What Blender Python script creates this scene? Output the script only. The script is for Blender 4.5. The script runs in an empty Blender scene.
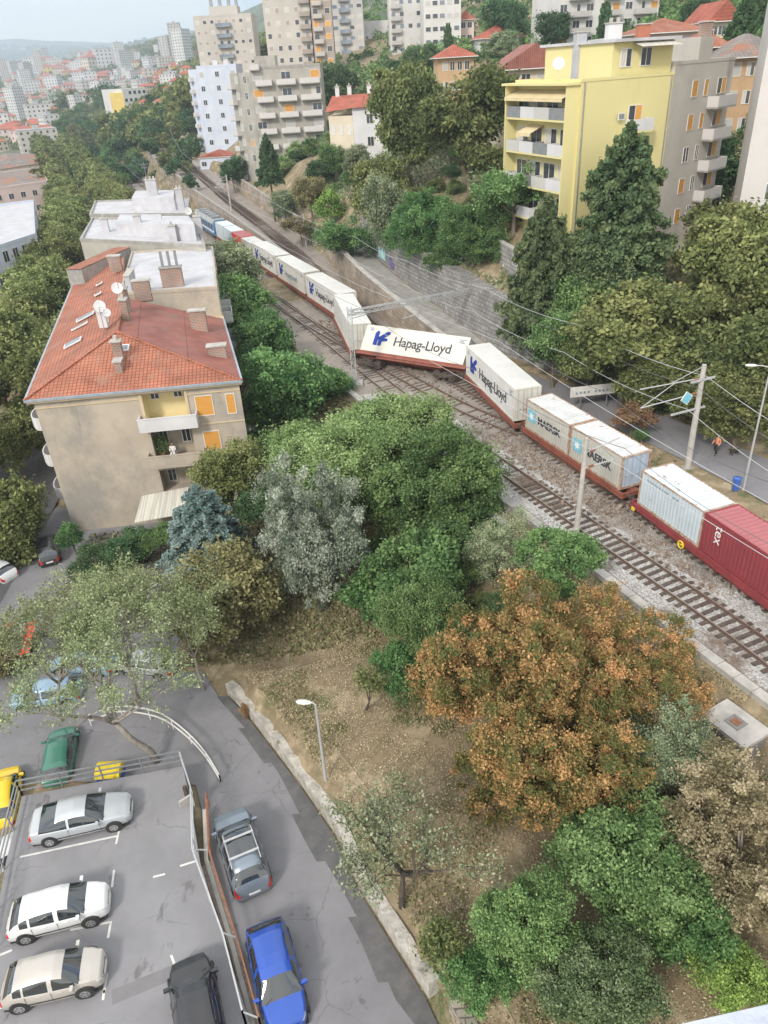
import bpy, math, random
import numpy as np
from mathutils import Vector, Matrix, Euler
from math import radians, sin, cos, pi, sqrt, atan2, tan
random.seed(7); rng=np.random.default_rng(11)
HAZE_D=2.7e-4
sc=bpy.context.scene; col=sc.collection
# ---------------------------------------------------------------- camera
CH=27.7; PITCH=radians(30.93); ROLL=radians(-3.5); FPX=741.6
cF=Vector((0,cos(PITCH),-sin(PITCH))); cR0=Vector((1,0,0)); cU0=cR0.cross(cF)
cR=cR0*cos(ROLL)+cU0*sin(ROLL); cU=-cR0*sin(ROLL)+cU0*cos(ROLL)
cd=bpy.data.cameras.new('camera'); cam=bpy.data.objects.new('camera',cd); col.objects.link(cam)
m=Matrix((cR,cU,-cF)).transposed().to_4x4(); m.translation=Vector((0,0,CH)); cam.matrix_world=m
cd.sensor_fit='VERTICAL'; cd.sensor_height=24; cd.sensor_width=18; cd.lens=FPX/1024*24; cd.clip_start=0.1; cd.clip_end=30000
sc.camera=cam
# ---------------------------------------------------------------- world, sun, exposure
SUN_EL=radians(38); SUN_AZ=radians(-150)     # direction the light comes from, azimuth measured from +Y towards +X
w=bpy.data.worlds.new('World'); sc.world=w; w.use_nodes=True
nt=w.node_tree; N=nt.nodes; L=nt.links; N.clear()
wo=N.new('ShaderNodeOutputWorld'); bg=N.new('ShaderNodeBackground'); L.new(bg.outputs[0],wo.inputs[0])
sky=N.new('ShaderNodeTexSky'); sky.sky_type='NISHITA'; sky.sun_disc=False; sky.sun_elevation=SUN_EL; sky.sun_rotation=SUN_AZ
sky.air_density=1.2; sky.dust_density=2.5
tc=N.new('ShaderNodeTexCoord'); mp=N.new('ShaderNodeMapping'); mp.inputs['Scale'].default_value=(1,1,3.2)
L.new(tc.outputs['Generated'],mp.inputs[0])
cn=N.new('ShaderNodeTexNoise'); cn.inputs['Scale'].default_value=2.6; cn.inputs['Detail'].default_value=6; cn.inputs['Roughness'].default_value=.55
L.new(mp.outputs[0],cn.inputs['Vector'])
cr=N.new('ShaderNodeValToRGB'); L.new(cn.outputs['Fac'],cr.inputs[0])
cr.color_ramp.elements[0].position=.33; cr.color_ramp.elements[0].color=(3.6,5.0,7.8,1)
e=cr.color_ramp.elements.new(.43); e.color=(8.6,9.0,9.6,1)
cr.color_ramp.elements[-1].position=.56; cr.color_ramp.elements[-1].color=(11.6,11.0,9.6,1)
cov=N.new('ShaderNodeMix'); cov.data_type='RGBA'; cov.inputs[0].default_value=.86
L.new(sky.outputs[0],cov.inputs[6]); L.new(cr.outputs[0],cov.inputs[7]); L.new(cov.outputs[2],bg.inputs[0])
bg.inputs[1].default_value=0.115
sd=bpy.data.lights.new('sun','SUN'); sd.energy=2.3; sd.angle=radians(10); sd.color=(1,.93,.84)
so=bpy.data.objects.new('sun',sd); col.objects.link(so)
sdir=Vector((sin(SUN_AZ)*cos(SUN_EL),cos(SUN_AZ)*cos(SUN_EL),sin(SUN_EL)))
so.rotation_euler=sdir.to_track_quat('Z','Y').to_euler()
sc.view_settings.view_transform='Standard'; sc.view_settings.look='None'; sc.view_settings.exposure=0.52; sc.view_settings.gamma=1
sc.cycles.max_bounces=6; sc.cycles.diffuse_bounces=3; sc.cycles.glossy_bounces=3; sc.cycles.transparent_max_bounces=6; sc.cycles.volume_bounces=2
sc.cycles.use_denoising=True
try: sc.cycles.denoiser='OPENIMAGEDENOISE'
except Exception: pass
# ---------------------------------------------------------------- materials
M={}
def mat(name,c1,c2=None,scale=1.0,rough=.85,detail=5,bump=0,bscale=None,metal=0,coords='Object',ramp=(.35,.65),stretch=(1,1,1),c3=None,alpha_spec=.5,dist=0):
    m=bpy.data.materials.new(name); m.use_nodes=True; nt=m.node_tree; N=nt.nodes; L=nt.links
    b=N['Principled BSDF']; b.inputs['Roughness'].default_value=rough; b.inputs['Metallic'].default_value=metal
    b.inputs['Specular IOR Level'].default_value=alpha_spec
    if c2 is None: c2=tuple(x*.82 for x in c1)
    tc=N.new('ShaderNodeTexCoord'); mp=N.new('ShaderNodeMapping'); mp.inputs['Scale'].default_value=stretch
    L.new(tc.outputs[coords],mp.inputs[0])
    n=N.new('ShaderNodeTexNoise'); n.inputs['Scale'].default_value=scale; n.inputs['Detail'].default_value=detail; n.inputs['Roughness'].default_value=.65
    n.inputs['Distortion'].default_value=dist
    L.new(mp.outputs[0],n.inputs['Vector'])
    r=N.new('ShaderNodeValToRGB'); L.new(n.outputs['Fac'],r.inputs[0])
    r.color_ramp.elements[0].position=ramp[0]; r.color_ramp.elements[0].color=(*c1,1)
    r.color_ramp.elements[1].position=ramp[1]; r.color_ramp.elements[1].color=(*c2,1)
    if c3 is not None:
        e=r.color_ramp.elements.new((ramp[0]+ramp[1])/2); e.color=(*c3,1)
    L.new(r.outputs[0],b.inputs['Base Color'])
    if bump:
        n2=N.new('ShaderNodeTexNoise'); n2.inputs['Scale'].default_value=bscale or scale*4; n2.inputs['Detail'].default_value=4
        L.new(tc.outputs[coords],n2.inputs['Vector'])
        bp=N.new('ShaderNodeBump'); bp.inputs['Strength'].default_value=bump; bp.inputs['Distance'].default_value=.05
        L.new(n2.outputs['Fac'],bp.inputs['Height']); L.new(bp.outputs[0],b.inputs['Normal'])
    M[name]=m; return m
def mix_second(name,color,scale,lo,hi,coords='Object',stretch=(1,1,1),rough=None,bscale=None):
    """lay a second noise-shaped layer (stains, rust, weeds) over a material"""
    m=M[name]; N=m.node_tree.nodes; L=m.node_tree.links; b=N['Principled BSDF']
    src=b.inputs['Base Color'].links[0].from_socket
    tc=N.new('ShaderNodeTexCoord'); mp=N.new('ShaderNodeMapping'); mp.inputs['Scale'].default_value=stretch; mp.inputs['Location'].default_value=(31,17,5)
    L.new(tc.outputs[coords],mp.inputs[0])
    n=N.new('ShaderNodeTexNoise'); n.inputs['Scale'].default_value=scale; n.inputs['Detail'].default_value=7; n.inputs['Roughness'].default_value=.7
    L.new(mp.outputs[0],n.inputs['Vector'])
    mr=N.new('ShaderNodeMapRange'); mr.inputs[1].default_value=lo; mr.inputs[2].default_value=hi; L.new(n.outputs['Fac'],mr.inputs[0])
    mx=N.new('ShaderNodeMix'); mx.data_type='RGBA'; L.new(mr.outputs[0],mx.inputs[0]); L.new(src,mx.inputs[6]); mx.inputs[7].default_value=(*color,1)
    L.new(mx.outputs[2],b.inputs['Base Color']); return m
def brickmat(name,c1,c2,mortar,bw,bh,ms=.02,rough=.9,bump=.4,offset=.5,noise=None):
    m=bpy.data.materials.new(name); m.use_nodes=True; N=m.node_tree.nodes; L=m.node_tree.links
    b=N['Principled BSDF']; b.inputs['Roughness'].default_value=rough
    tc=N.new('ShaderNodeTexCoord'); br=N.new('ShaderNodeTexBrick'); br.offset=offset
    dn=N.new('ShaderNodeTexNoise'); dn.inputs['Scale'].default_value=1.1; L.new(tc.outputs['UV'],dn.inputs['Vector'])
    ad=N.new('ShaderNodeMix'); ad.data_type='VECTOR'; ad.inputs[0].default_value=noise or 0.0
    L.new(tc.outputs['UV'],ad.inputs[4]); L.new(dn.outputs['Color'],ad.inputs[5]); L.new(ad.outputs[1],br.inputs['Vector'])
    br.inputs['Scale'].default_value=1; br.inputs['Brick Width'].default_value=bw; br.inputs['Row Height'].default_value=bh; br.inputs['Mortar Size'].default_value=ms
    br.inputs['Color1'].default_value=(*c1,1); br.inputs['Color2'].default_value=(*c2,1); br.inputs['Mortar'].default_value=(*mortar,1)
    br.inputs['Bias'].default_value=0
    n=N.new('ShaderNodeTexNoise'); n.inputs['Scale'].default_value=.45; n.inputs['Detail'].default_value=6; L.new(tc.outputs['Object'],n.inputs['Vector'])
    mr=N.new('ShaderNodeMapRange'); mr.inputs[1].default_value=.3; mr.inputs[2].default_value=.7; mr.inputs[3].default_value=.72; mr.inputs[4].default_value=1.2; L.new(n.outputs['Fac'],mr.inputs[0])
    mx=N.new('ShaderNodeMix'); mx.data_type='RGBA'; mx.blend_type='MULTIPLY'; mx.inputs[0].default_value=1; L.new(br.outputs['Color'],mx.inputs[6]); L.new(mr.outputs[0],mx.inputs[7])
    L.new(mx.outputs[2],b.inputs['Base Color'])
    bp=N.new('ShaderNodeBump'); bp.inputs['Strength'].default_value=bump; bp.inputs['Distance'].default_value=.04; bp.invert=True
    L.new(br.outputs['Fac'],bp.inputs['Height']); L.new(bp.outputs[0],b.inputs['Normal'])
    M[name]=m; return m
def leafmat(name,dark,mid,light,rough=.75,var=.12,trans=.25):
    """leaf colour: per-clump and per-leaf tone stored on the mesh, plus a small random shift per tree"""
    m=bpy.data.materials.new(name); m.use_nodes=True; N=m.node_tree.nodes; L=m.node_tree.links
    b=N['Principled BSDF']; b.inputs['Roughness'].default_value=rough; b.inputs['Specular IOR Level'].default_value=.25
    at=N.new('ShaderNodeAttribute'); at.attribute_name='tone'
    r=N.new('ShaderNodeValToRGB'); L.new(at.outputs['Fac'],r.inputs[0])
    r.color_ramp.elements[0].position=0.05; r.color_ramp.elements[0].color=(*dark,1)
    e=r.color_ramp.elements.new(.5); e.color=(*mid,1)
    r.color_ramp.elements[-1].position=.95; r.color_ramp.elements[-1].color=(*light,1)
    oi=N.new('ShaderNodeObjectInfo'); hs=N.new('ShaderNodeHueSaturation'); hs.inputs['Saturation'].default_value=.9
    a=N.new('ShaderNodeMapRange'); a.inputs[3].default_value=1-var*1.6; a.inputs[4].default_value=1+var*1.6; L.new(oi.outputs['Random'],a.inputs[0]); L.new(a.outputs[0],hs.inputs['Value'])
    a2=N.new('ShaderNodeMapRange'); a2.inputs[3].default_value=.5-var*.14; a2.inputs[4].default_value=.5+var*.14
    mu=N.new('ShaderNodeMath'); mu.operation='MULTIPLY'; mu.inputs[1].default_value=7.31; fr=N.new('ShaderNodeMath'); fr.operation='FRACT'
    L.new(oi.outputs['Random'],mu.inputs[0]); L.new(mu.outputs[0],fr.inputs[0]); L.new(fr.outputs[0],a2.inputs[0]); L.new(a2.outputs[0],hs.inputs['Hue'])
    L.new(r.outputs[0],hs.inputs['Color']); L.new(hs.outputs[0],b.inputs['Base Color'])
    if trans:
        tr=N.new('ShaderNodeBsdfTranslucent'); L.new(hs.outputs[0],tr.inputs[0]); ms=N.new('ShaderNodeMixShader'); ms.inputs[0].default_value=trans
        L.new(b.outputs[0],ms.inputs[1]); L.new(tr.outputs[0],ms.inputs[2]); L.new(ms.outputs[0],N['Material Output'].inputs[0])
    M[name]=m; return m
# ---------------------------------------------------------------- mesh helpers
class MB:
    def __init__(s): s.v=[]; s.f=[]; s.mi=[]
    def face(s,pts,mi=0):
        n=len(s.v); s.v+= [tuple(p) for p in pts]; s.f.append(tuple(range(n,n+len(pts)))); s.mi.append(mi); return s
    def box(s,x0,y0,z0,x1,y1,z1,mi=0,T=None):
        c=[(x0,y0,z0),(x1,y0,z0),(x1,y1,z0),(x0,y1,z0),(x0,y0,z1),(x1,y0,z1),(x1,y1,z1),(x0,y1,z1)]
        if T is not None: c=[tuple(T@Vector(p)) for p in c]
        n=len(s.v); s.v+=c
        for q in ((0,3,2,1),(4,5,6,7),(0,1,5,4),(1,2,6,5),(2,3,7,6),(3,0,4,7)): s.f.append(tuple(n+i for i in q)); s.mi.append(mi)
        return s
    def prism(s,poly,z0,z1,mi=0,top=None,T=None):
        """poly ccw seen from above; z0/z1 numbers or per-vertex lists"""
        k=len(poly); n=len(s.v)
        Z0=z0 if hasattr(z0,'__len__') else [z0]*k; Z1=z1 if hasattr(z1,'__len__') else [z1]*k
        c=[(p[0],p[1],Z0[i]) for i,p in enumerate(poly)]+[(p[0],p[1],Z1[i]) for i,p in enumerate(poly)]
        if T is not None: c=[tuple(T@Vector(p)) for p in c]
        s.v+=c
        for i in range(k):
            j=(i+1)%k; s.f.append((n+i,n+j,n+k+j,n+k+i)); s.mi.append(mi)
        s.f.append(tuple(n+k+i for i in range(k))); s.mi.append(mi if top is None else top)
        s.f.append(tuple(n+k-1-i for i in range(k))); s.mi.append(mi)
        return s
    def tube(s,pts,rad,n=6,mi=0,cap=True):
        pts=[Vector(p) for p in pts]; k=len(pts)
        R=rad if hasattr(rad,'__len__') else [rad]*k
        b=len(s.v); up=None
        for i,p in enumerate(pts):
            d=(pts[min(i+1,k-1)]-pts[max(i-1,0)]).normalized()
            if up is None:
                up=Vector((0,0,1)) if abs(d.z)<.9 else Vector((1,0,0))
            a=d.cross(up).normalized(); u=a.cross(d).normalized(); up=u
            for j in range(n):
                t=2*pi*j/n; q=p+(a*cos(t)+u*sin(t))*R[i]; s.v.append(tuple(q))
        for i in range(k-1):
            for j in range(n):
                j2=(j+1)%n; s.f.append((b+i*n+j,b+i*n+j2,b+(i+1)*n+j2,b+(i+1)*n+j)); s.mi.append(mi)
        if cap:
            s.f.append(tuple(b+n-1-j for j in range(n))); s.mi.append(mi)
            s.f.append(tuple(b+(k-1)*n+j for j in range(n))); s.mi.append(mi)
        return s
    def cyl(s,p0,p1,r,n=12,mi=0,r2=None): return s.tube([p0,p1],[r,r if r2 is None else r2],n,mi)
    def bar(s,p0,p1,w,h,mi=0):
        """rectangular bar from p0 to p1"""
        p0=Vector(p0);p1=Vector(p1); d=(p1-p0); Ln=d.length; d.normalize()
        up=Vector((0,0,1)) if abs(d.z)<.95 else Vector((1,0,0))
        a=d.cross(up).normalized(); u=a.cross(d)
        T=Matrix((d,a,u)).transposed().to_4x4(); T.translation=p0
        return s.box(0,-w/2,-h/2,Ln,w/2,h/2,mi,T)
    def build(s,name,mats,parent=None,loc=None,rz=0,smooth=False,uv=False,origin=None,recalc=False):
        me=bpy.data.meshes.new(name)
        v=s.v
        if origin is not None: o=Vector(origin); v=[(p[0]-o.x,p[1]-o.y,p[2]-o.z) for p in v]
        me.from_pydata(v,[],s.f)
        if not isinstance(mats,(list,tuple)): mats=[mats]
        for m_ in mats: me.materials.append(M[m_] if isinstance(m_,str) else m_)
        me.polygons.foreach_set('material_index',s.mi)
        if smooth: me.polygons.foreach_set('use_smooth',[True]*len(s.f))
        if recalc:
            import bmesh
            b=bmesh.new(); b.from_mesh(me); bmesh.ops.remove_doubles(b,verts=b.verts,dist=1e-5); bmesh.ops.recalc_face_normals(b,faces=b.faces); b.to_mesh(me); b.free()
        if uv:
            ul=me.uv_layers.new(name='UVMap'); me.update()
            for p in me.polygons:
                n=p.normal
                if abs(n.z)>.98: U=Vector((1,0,0)); V=Vector((0,1,0))
                else: U=Vector((0,0,1)).cross(n).normalized(); V=n.cross(U).normalized()
                for li in p.loop_indices:
                    c=me.vertices[me.loops[li].vertex_index].co; ul.data[li].uv=(c.dot(U),c.dot(V))
        me.update()
        ob=bpy.data.objects.new(name,me); col.objects.link(ob)
        if parent is not None: ob.parent=parent
        if loc is not None: ob.location=loc
        ob.rotation_euler=(0,0,rz)
        return ob
def link_mesh(name,me,parent=None,loc=(0,0,0),rz=0,scale=None):
    ob=bpy.data.objects.new(name,me); col.objects.link(ob)
    if parent is not None: ob.parent=parent
    ob.location=loc; ob.rotation_euler=(0,0,rz)
    if scale: ob.scale=scale
    return ob
def thing(name,label,cat,loc=(0,0,0),rz=0,group=None):
    o=bpy.data.objects.new(name,None); col.objects.link(o); o.empty_display_size=.2
    o.location=loc; o.rotation_euler=(0,0,rz); o['label']=label; o['category']=cat
    if group: o['group']=group
    return o
def tag(o,label=None,cat=None,group=None,kind=None):
    if label: o['label']=label
    if cat: o['category']=cat
    if group: o['group']=group
    if kind: o['kind']=kind
    return o
def copy_tree(o,parent=None):
    c=o.copy(); col.objects.link(c)
    if parent is not None: c.parent=parent
    for ch in list(o.children): copy_tree(ch,c)
    return c
def text_mesh(txt,size,extrude=.01,bold=0,spacing=1.0):
    cu=bpy.data.curves.new('text','FONT'); cu.body=txt; cu.size=size; cu.extrude=extrude; cu.offset=bold; cu.space_character=spacing; cu.resolution_u=3
    o=bpy.data.objects.new('text',cu); col.objects.link(o); bpy.context.view_layer.update()
    dg=bpy.context.evaluated_depsgraph_get(); me=bpy.data.meshes.new_from_object(o.evaluated_get(dg))
    bpy.data.objects.remove(o); me.name='lettering'; return me
# ---------------------------------------------------------------- terrain
def pl(tab,y):
    t=np.array(tab,float); return np.interp(y,t[:,1],t[:,0])
XL=[(23,5),(20.2,18),(18.07,25.5),(16.3,29.4),(8.56,46.9),(3.33,56),(-2.7,69.2),(-8.4,80.5),(-18,103),(-31,135),(-52,185),(-62,210),(-86,281),(-125,420)]      # foot of the ballast, town side
XR=[(30,5),(27,30),(22,45),(16.8,60),(12.0,70),(6.4,82),(3.0,92),(-2.2,106),(-3.6,112),(-7,125),(-14.5,145),(-30,189),(-62,290),(-100,420)]                         # outer edge, hill side
XW=[(-10.6,118),(-13.8,125),(-24.6,151),(-40,188),(-53,226),(-73,281),(-112,420)]          # retaining wall between lower and upper line
ZU=[(0,104),(1.8,120),(3.3,145),(5,189),(7,290),(8,420)]
RD=[(43,15),(36.5,30),(31,40),(27.5,48.5),(23.5,56.5),(19,64),(14.4,69),(11.5,74),(8.4,82),(4.2,93),(1.1,102),(-1.2,110),(-4,124)]
RZ=[(.3,0),(.3,60),(.5,65.5),(1.2,73),(2,82),(3,92),(4,104),(4.8,113),(5.5,124)]
WL=[(4.2,8),(2.2,11),(.6,15),(-.58,17.1),(-2.16,20),(-3.16,22.6),(-5.1,25.9),(-6.62,28.3),(-8.81,31.7),(-10.2,33.4)]   # stone wall beside the lane
HP=[(20.5,76,12),(29,80,11),(16,90,12),(40,90,6.5),(34,86,6.5),(46,95,8),(28.5,72,8),(24,70,7),(22,62,3),(32,60,3),(45,60,4),(60,60,6),(39,99,7.5),(35,30,.3),(50,20,1),(70,30,4),
 (47,110,18),(60,105,20),(80,110,24),(-5,160,15),(5,130,13),(10,110,11),(15,150,19),(50,130,23),(30,125,18),(-15,150,8.5),(-30,195,7),(-45,250,6.5),(-10,140,8.5),(-1,115,9.5),(12,92,9),(6,102,8.5),(-22,178,9),(-6,182,13),(-32,228,8),(-14,215,16),
 (-54,300,24),(-20,256,24),(15,210,28),(50,185,28),(60,250,38),(0,300,33),(30,270,34),(100,300,58),(100,200,40),(-90,400,20),(-40,400,34),(0,500,66),(200,600,130),(400,600,190),(200,300,90),(100,100,28),(300,200,100),
 (-150,600,8),(-80,800,60),(0,1500,190),(400,1500,330),(800,2500,500),(-300,1500,60),(-600,2500,110),(-300,2500,145),(200,3000,330),(-100,4000,265),(-700,4500,200),(-1300,4500,155),(-2200,4500,110),(-1000,3000,70),(-1800,3000,60),
 (-300,1000,2),(-500,1300,8),(-900,1500,2),(-1500,2000,10),(-3000,5000,200),(500,5000,480),(2000,5000,700),(-2600,6500,330),(-1300,6500,250),(0,6500,300),(-4000,6500,300),(-3000,2000,0),(-4000,4000,40),(2500,1000,500),(3000,0,500),(300,0,20),(1500,-300,300)]
HL=[(-27,55,-5),(-40,80,-5.3),(-60,140,-5.6),(-120,265,-6),(-200,430,-6.2),(-240,600,-5),(-80,60,-5.5),(-150,150,-6),(-15,48,-5),(-5,46,-4),(-12,90,-4.2),(-20,110,-5),(-300,400,-7),(-30,20,-5),(-22,36,-4.9),(-100,0,-6),(-30,-50,-5),(0,0,-4),(-400,100,-8)]
def rbf(P):
    P=np.array(P,float); X=P[:,:2]; n=len(X)
    D=np.sqrt(((X[:,None]-X[None])**2).sum(-1)+4.0)
    A=np.zeros((n+1,n+1)); A[:n,:n]=-D; A[:n,n]=1; A[n,:n]=1
    c=np.linalg.solve(A+np.diag([0.0]*n+[0]),np.append(P[:,2],0))
    def f(x,y):
        x=np.asarray(x,float); y=np.asarray(y,float); out=np.full(x.shape,c[n])
        for k in range(n): out=out-c[k]*np.sqrt((x-X[k,0])**2+(y-X[k,1])**2+4.0)
        return out
    return f
hill=rbf(HP+[(x+6,y,z+3) for z,y in ZU for x in [pl(XR,y)] if y>125])
far_pts=[p for p in HP if p[1]>=600]
town=rbf(HL+[p for p in far_pts if p[0]<500]+[(-110,420,-5)])
def sm(t): t=np.clip(t,0,1); return t*t*(3-2*t)
def vnoise(x,y,s,seed=0):
    x=x/s+seed*17.3; y=y/s-seed*9.1
    return (np.sin(x*1.3+np.sin(y*1.7+seed))+np.sin(y*1.1+np.sin(x*.9)*1.3)+np.sin((x+y)*.7+2.1)+.5*np.sin(x*3.1-y*2.3))/3.5
def lane_z(y): return np.interp(y,[0,14,22,30,42,60],[-3.3,-3.4,-3.8,-4.4,-5,-5.2])
def ground(x,y):
    x=np.asarray(x,float); y=np.asarray(y,float)
    xl=pl(XL,y); xr=pl(XR,y); xw=np.where(y>118,pl(XW,y),1e6); zu=np.interp(y,[a[1] for a in ZU],[a[0] for a in ZU])
    zc=np.where((y>118)&(x>xw),zu,0.0); zc=np.where((y>104)&(y<=118),zu*sm((x-xl)/(xr-xl)),zc)
    zend=1-sm((y-300)/120)
    # town side
    T=town(x,y); d=(xl-x)*.9
    lane=lane_z(y)
    wx=pl(WL,y); dw=(xl-x)/np.maximum(xl-wx,1)
    near=np.where(x>wx+.8, -1.5*sm((xl-x-.3)/1.7)-.85*sm(np.clip(dw,0,1)) -.25*vnoise(x,y,1.7)*np.clip(dw*4,0,1)*np.clip((1-dw)*4,0,1), lane)
    fx=np.where(y<33.5,1-sm((y-33.5)/1),1-sm((y-33.5)/4.0))
    mid=np.minimum(0,np.maximum(T,-.30*np.clip(d-.2,0,60)))
    # north of the wall the dry slope runs on down to the street level
    w2=sm((y-32)/4)
    L_=near*(1-w2)+np.where(y>60,mid,np.where(x>-14, np.maximum(np.minimum(T,-4.6),-.24*np.clip(d-.2,0,60)),lane))*w2
    L_=np.where(y>60,mid,L_)
    # hill side
    H=hill(x,y); zr=np.interp(y,[a[1] for a in RZ],[a[0] for a in RZ]); rc=pl(RD,y); e=(x-rc)*.88*(1+.40*sm((y-70)/6))
    zed=zr+5.2*sm((y-67)/3.5)
    inroad=e<np.where(y>66,4.3,2.9)
    Rn=np.where(inroad, np.where(e>-2.9,zr, zr*np.where((y>68)&(y<118),sm((e+3.3)/.35),sm((e+5.0)/1.9))), zed+(H-zed)*sm((e-3.3)/9))
    Rf=np.where(x>xr+.5, (zu+2.2)+(H-zu-2.2)*sm((x-xr-.5)/9), zu)
    wt=sm((y-117)/5); R_=Rn*(1-wt)+Rf*wt
    z=np.where(x<xl,L_,np.where(x>xr,R_,zc))
    F=np.where(x<xl,T,H); g=sm((y-300)/110); z=z*(1-g)+np.where(x<pl(XL,y),T,H)*g
    big=sm((y-900)/1500); z=z+big*(vnoise(x,y,420,1)*28+vnoise(x,y,170,2)*10)*np.clip(y/3500,0,1.2)
    return z
def gz(x,y): return float(ground(np.array([x]),np.array([y]))[0])
def ray(px,py): return (cF+cR*((px-384)/FPX)-cU*((py-512)/FPX))
def atz(px,py,z):
    d=ray(px,py); t=(z-CH)/d.z; return Vector((d.x*t,d.y*t,z))
def aty(px,py,Y):
    d=ray(px,py); t=Y/d.y; return Vector((d.x*t,Y,CH+d.z*t))
def hit(px,py,y0=8,y1=6000):
    """where the line of sight through a photograph point meets the ground"""
    d=ray(px,py); n=1500; Y=y0*(y1/y0)**(np.arange(n)/(n-1)); t=Y/d.y; X=d.x*t; Z=CH+d.z*t
    g=ground(X,Y); k=np.nonzero(Z<=g)[0]
    if len(k)==0: return None
    k=k[0]; return Vector((float(X[k]),float(Y[k]),float(g[k])))
# ---------------------------------------------------------------- the palette
mat('terrain_soil',(.25,.19,.12),(.42,.34,.225),scale=.55,bump=.5,bscale=6,ramp=(.3,.7),c3=(.19,.15,.09))
mix_second('terrain_soil',(.07,.09,.03),.35,.54,.66)
mix_second('terrain_soil',(.33,.27,.18),7,.55,.72)
mat('asphalt',(.17,.168,.18),(.225,.222,.236),scale=.4,bump=.15,bscale=40,ramp=(.3,.7),rough=.92)
mix_second('asphalt',(.12,.115,.12),1.3,.6,.68)
mix_second('asphalt',(.25,.24,.235),22,.62,.75)
mat('deck_asphalt',(.20,.198,.21),(.245,.243,.257),scale=.35,bump=.12,bscale=40,rough=.92)
mix_second('deck_asphalt',(.14,.135,.14),.9,.6,.66,stretch=(1,.5,1))
def cracks(name,scale,width,color):
    m=M[name]; N=m.node_tree.nodes; L=m.node_tree.links; b=N['Principled BSDF']; src=b.inputs['Base Color'].links[0].from_socket
    tc=N.new('ShaderNodeTexCoord'); n=N.new('ShaderNodeTexNoise'); n.inputs['Scale'].default_value=1.6; n.inputs['Detail'].default_value=4; L.new(tc.outputs['Object'],n.inputs['Vector'])
    mv=N.new('ShaderNodeMix'); mv.data_type='VECTOR'; mv.inputs[0].default_value=.35; L.new(tc.outputs['Object'],mv.inputs[4]); L.new(n.outputs['Color'],mv.inputs[5])
    v=N.new('ShaderNodeTexVoronoi'); v.feature='DISTANCE_TO_EDGE'; v.inputs['Scale'].default_value=scale; L.new(mv.outputs[1],v.inputs['Vector'])
    n2=N.new('ShaderNodeTexNoise'); n2.inputs['Scale'].default_value=.35; L.new(tc.outputs['Object'],n2.inputs['Vector'])
    mr=N.new('ShaderNodeMapRange'); mr.inputs[1].default_value=0; mr.inputs[2].default_value=width; mr.inputs[3].default_value=.6; mr.inputs[4].default_value=0; L.new(v.outputs['Distance'],mr.inputs[0])
    m2=N.new('ShaderNodeMapRange'); m2.inputs[1].default_value=.46; m2.inputs[2].default_value=.54; L.new(n2.outputs['Fac'],m2.inputs[0])
    mu=N.new('ShaderNodeMath'); mu.operation='MULTIPLY'; L.new(mr.outputs[0],mu.inputs[0]); L.new(m2.outputs[0],mu.inputs[1])
    mx=N.new('ShaderNodeMix'); mx.data_type='RGBA'; L.new(mu.outputs[0],mx.inputs[0]); L.new(src,mx.inputs[6]); mx.inputs[7].default_value=(*color,1); L.new(mx.outputs[2],b.inputs['Base Color'])
cracks('asphalt',.42,.008,(.09,.09,.09)); cracks('deck_asphalt',.36,.007,(.11,.11,.11))
mat('patch_asphalt',(.165,.163,.172),(.195,.192,.2),scale=1.5,bump=.2,bscale=30)
mat('old_asphalt',(.085,.085,.09),(.13,.125,.125),scale=1.5,bump=.2,bscale=30)
mat('paint_white',(.62,.62,.6),(.42,.42,.41),scale=3,ramp=(.45,.75))
mat('ballast_grey',(.2,.19,.18),(.56,.55,.54),scale=9,detail=3,bump=1,bscale=14,ramp=(.35,.65),coords='Object')
mix_second('ballast_grey',(.16,.12,.09),.22,.5,.62)
mat('ballast_brown',(.17,.145,.125),(.36,.32,.285),scale=9,detail=3,bump=1,bscale=14)
mix_second('ballast_brown',(.2,.18,.16),.4,.5,.65)
mat('rail_steel',(.16,.10,.075),(.22,.15,.11),scale=3,rough=.55,metal=.4)
mat('rail_top',(.34,.30,.27),(.45,.42,.4),scale=3,rough=.3,metal=.7)
mat('sleeper_wood',(.055,.042,.034),(.11,.085,.07),scale=4,bump=.3)
mat('concrete',(.34,.33,.31),(.24,.235,.22),scale=1.1,bump=.2,bscale=10)
mat('concrete_pale',(.47,.45,.42),(.33,.32,.3),scale=1.3,bump=.2,bscale=10)
mat('concrete_dark',(.17,.165,.155),(.25,.24,.225),scale=1.1,bump=.2,bscale=10)
brickmat('stone_wall',(.34,.31,.26),(.22,.205,.175),(.12,.11,.09),.55,.3,.03,noise=.12,bump=.7)
brickmat('brown_stone',(.38,.32,.26),(.27,.225,.18),(.17,.14,.11),.7,.4,.02,noise=.12,bump=.5)
mat('pale_stone',(.5,.475,.43),(.27,.25,.22),scale=2.2,bump=1,bscale=7,ramp=(.35,.68)); mix_second('pale_stone',(.12,.12,.07),1.4,.58,.7)
brickmat('grey_stone',(.33,.32,.31),(.23,.225,.215),(.13,.12,.115),.6,.4,.03,noise=.12,bump=.7)
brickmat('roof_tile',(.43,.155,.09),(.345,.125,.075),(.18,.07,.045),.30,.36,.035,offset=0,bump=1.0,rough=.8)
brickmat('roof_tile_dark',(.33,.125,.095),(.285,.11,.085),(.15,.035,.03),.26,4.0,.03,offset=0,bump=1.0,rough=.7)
brickmat('roof_far',(.44,.125,.075),(.34,.10,.065),(.2,.06,.045),.4,.5,.04,offset=0,bump=.6)
brickmat('roof_grey',(.26,.23,.21),(.2,.18,.165),(.12,.1,.1),.5,.5,.03,offset=0)
mat('flat_roof_white',(.50,.50,.53),(.38,.385,.41),scale=.5,rough=.7,ramp=(.35,.7))
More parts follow.
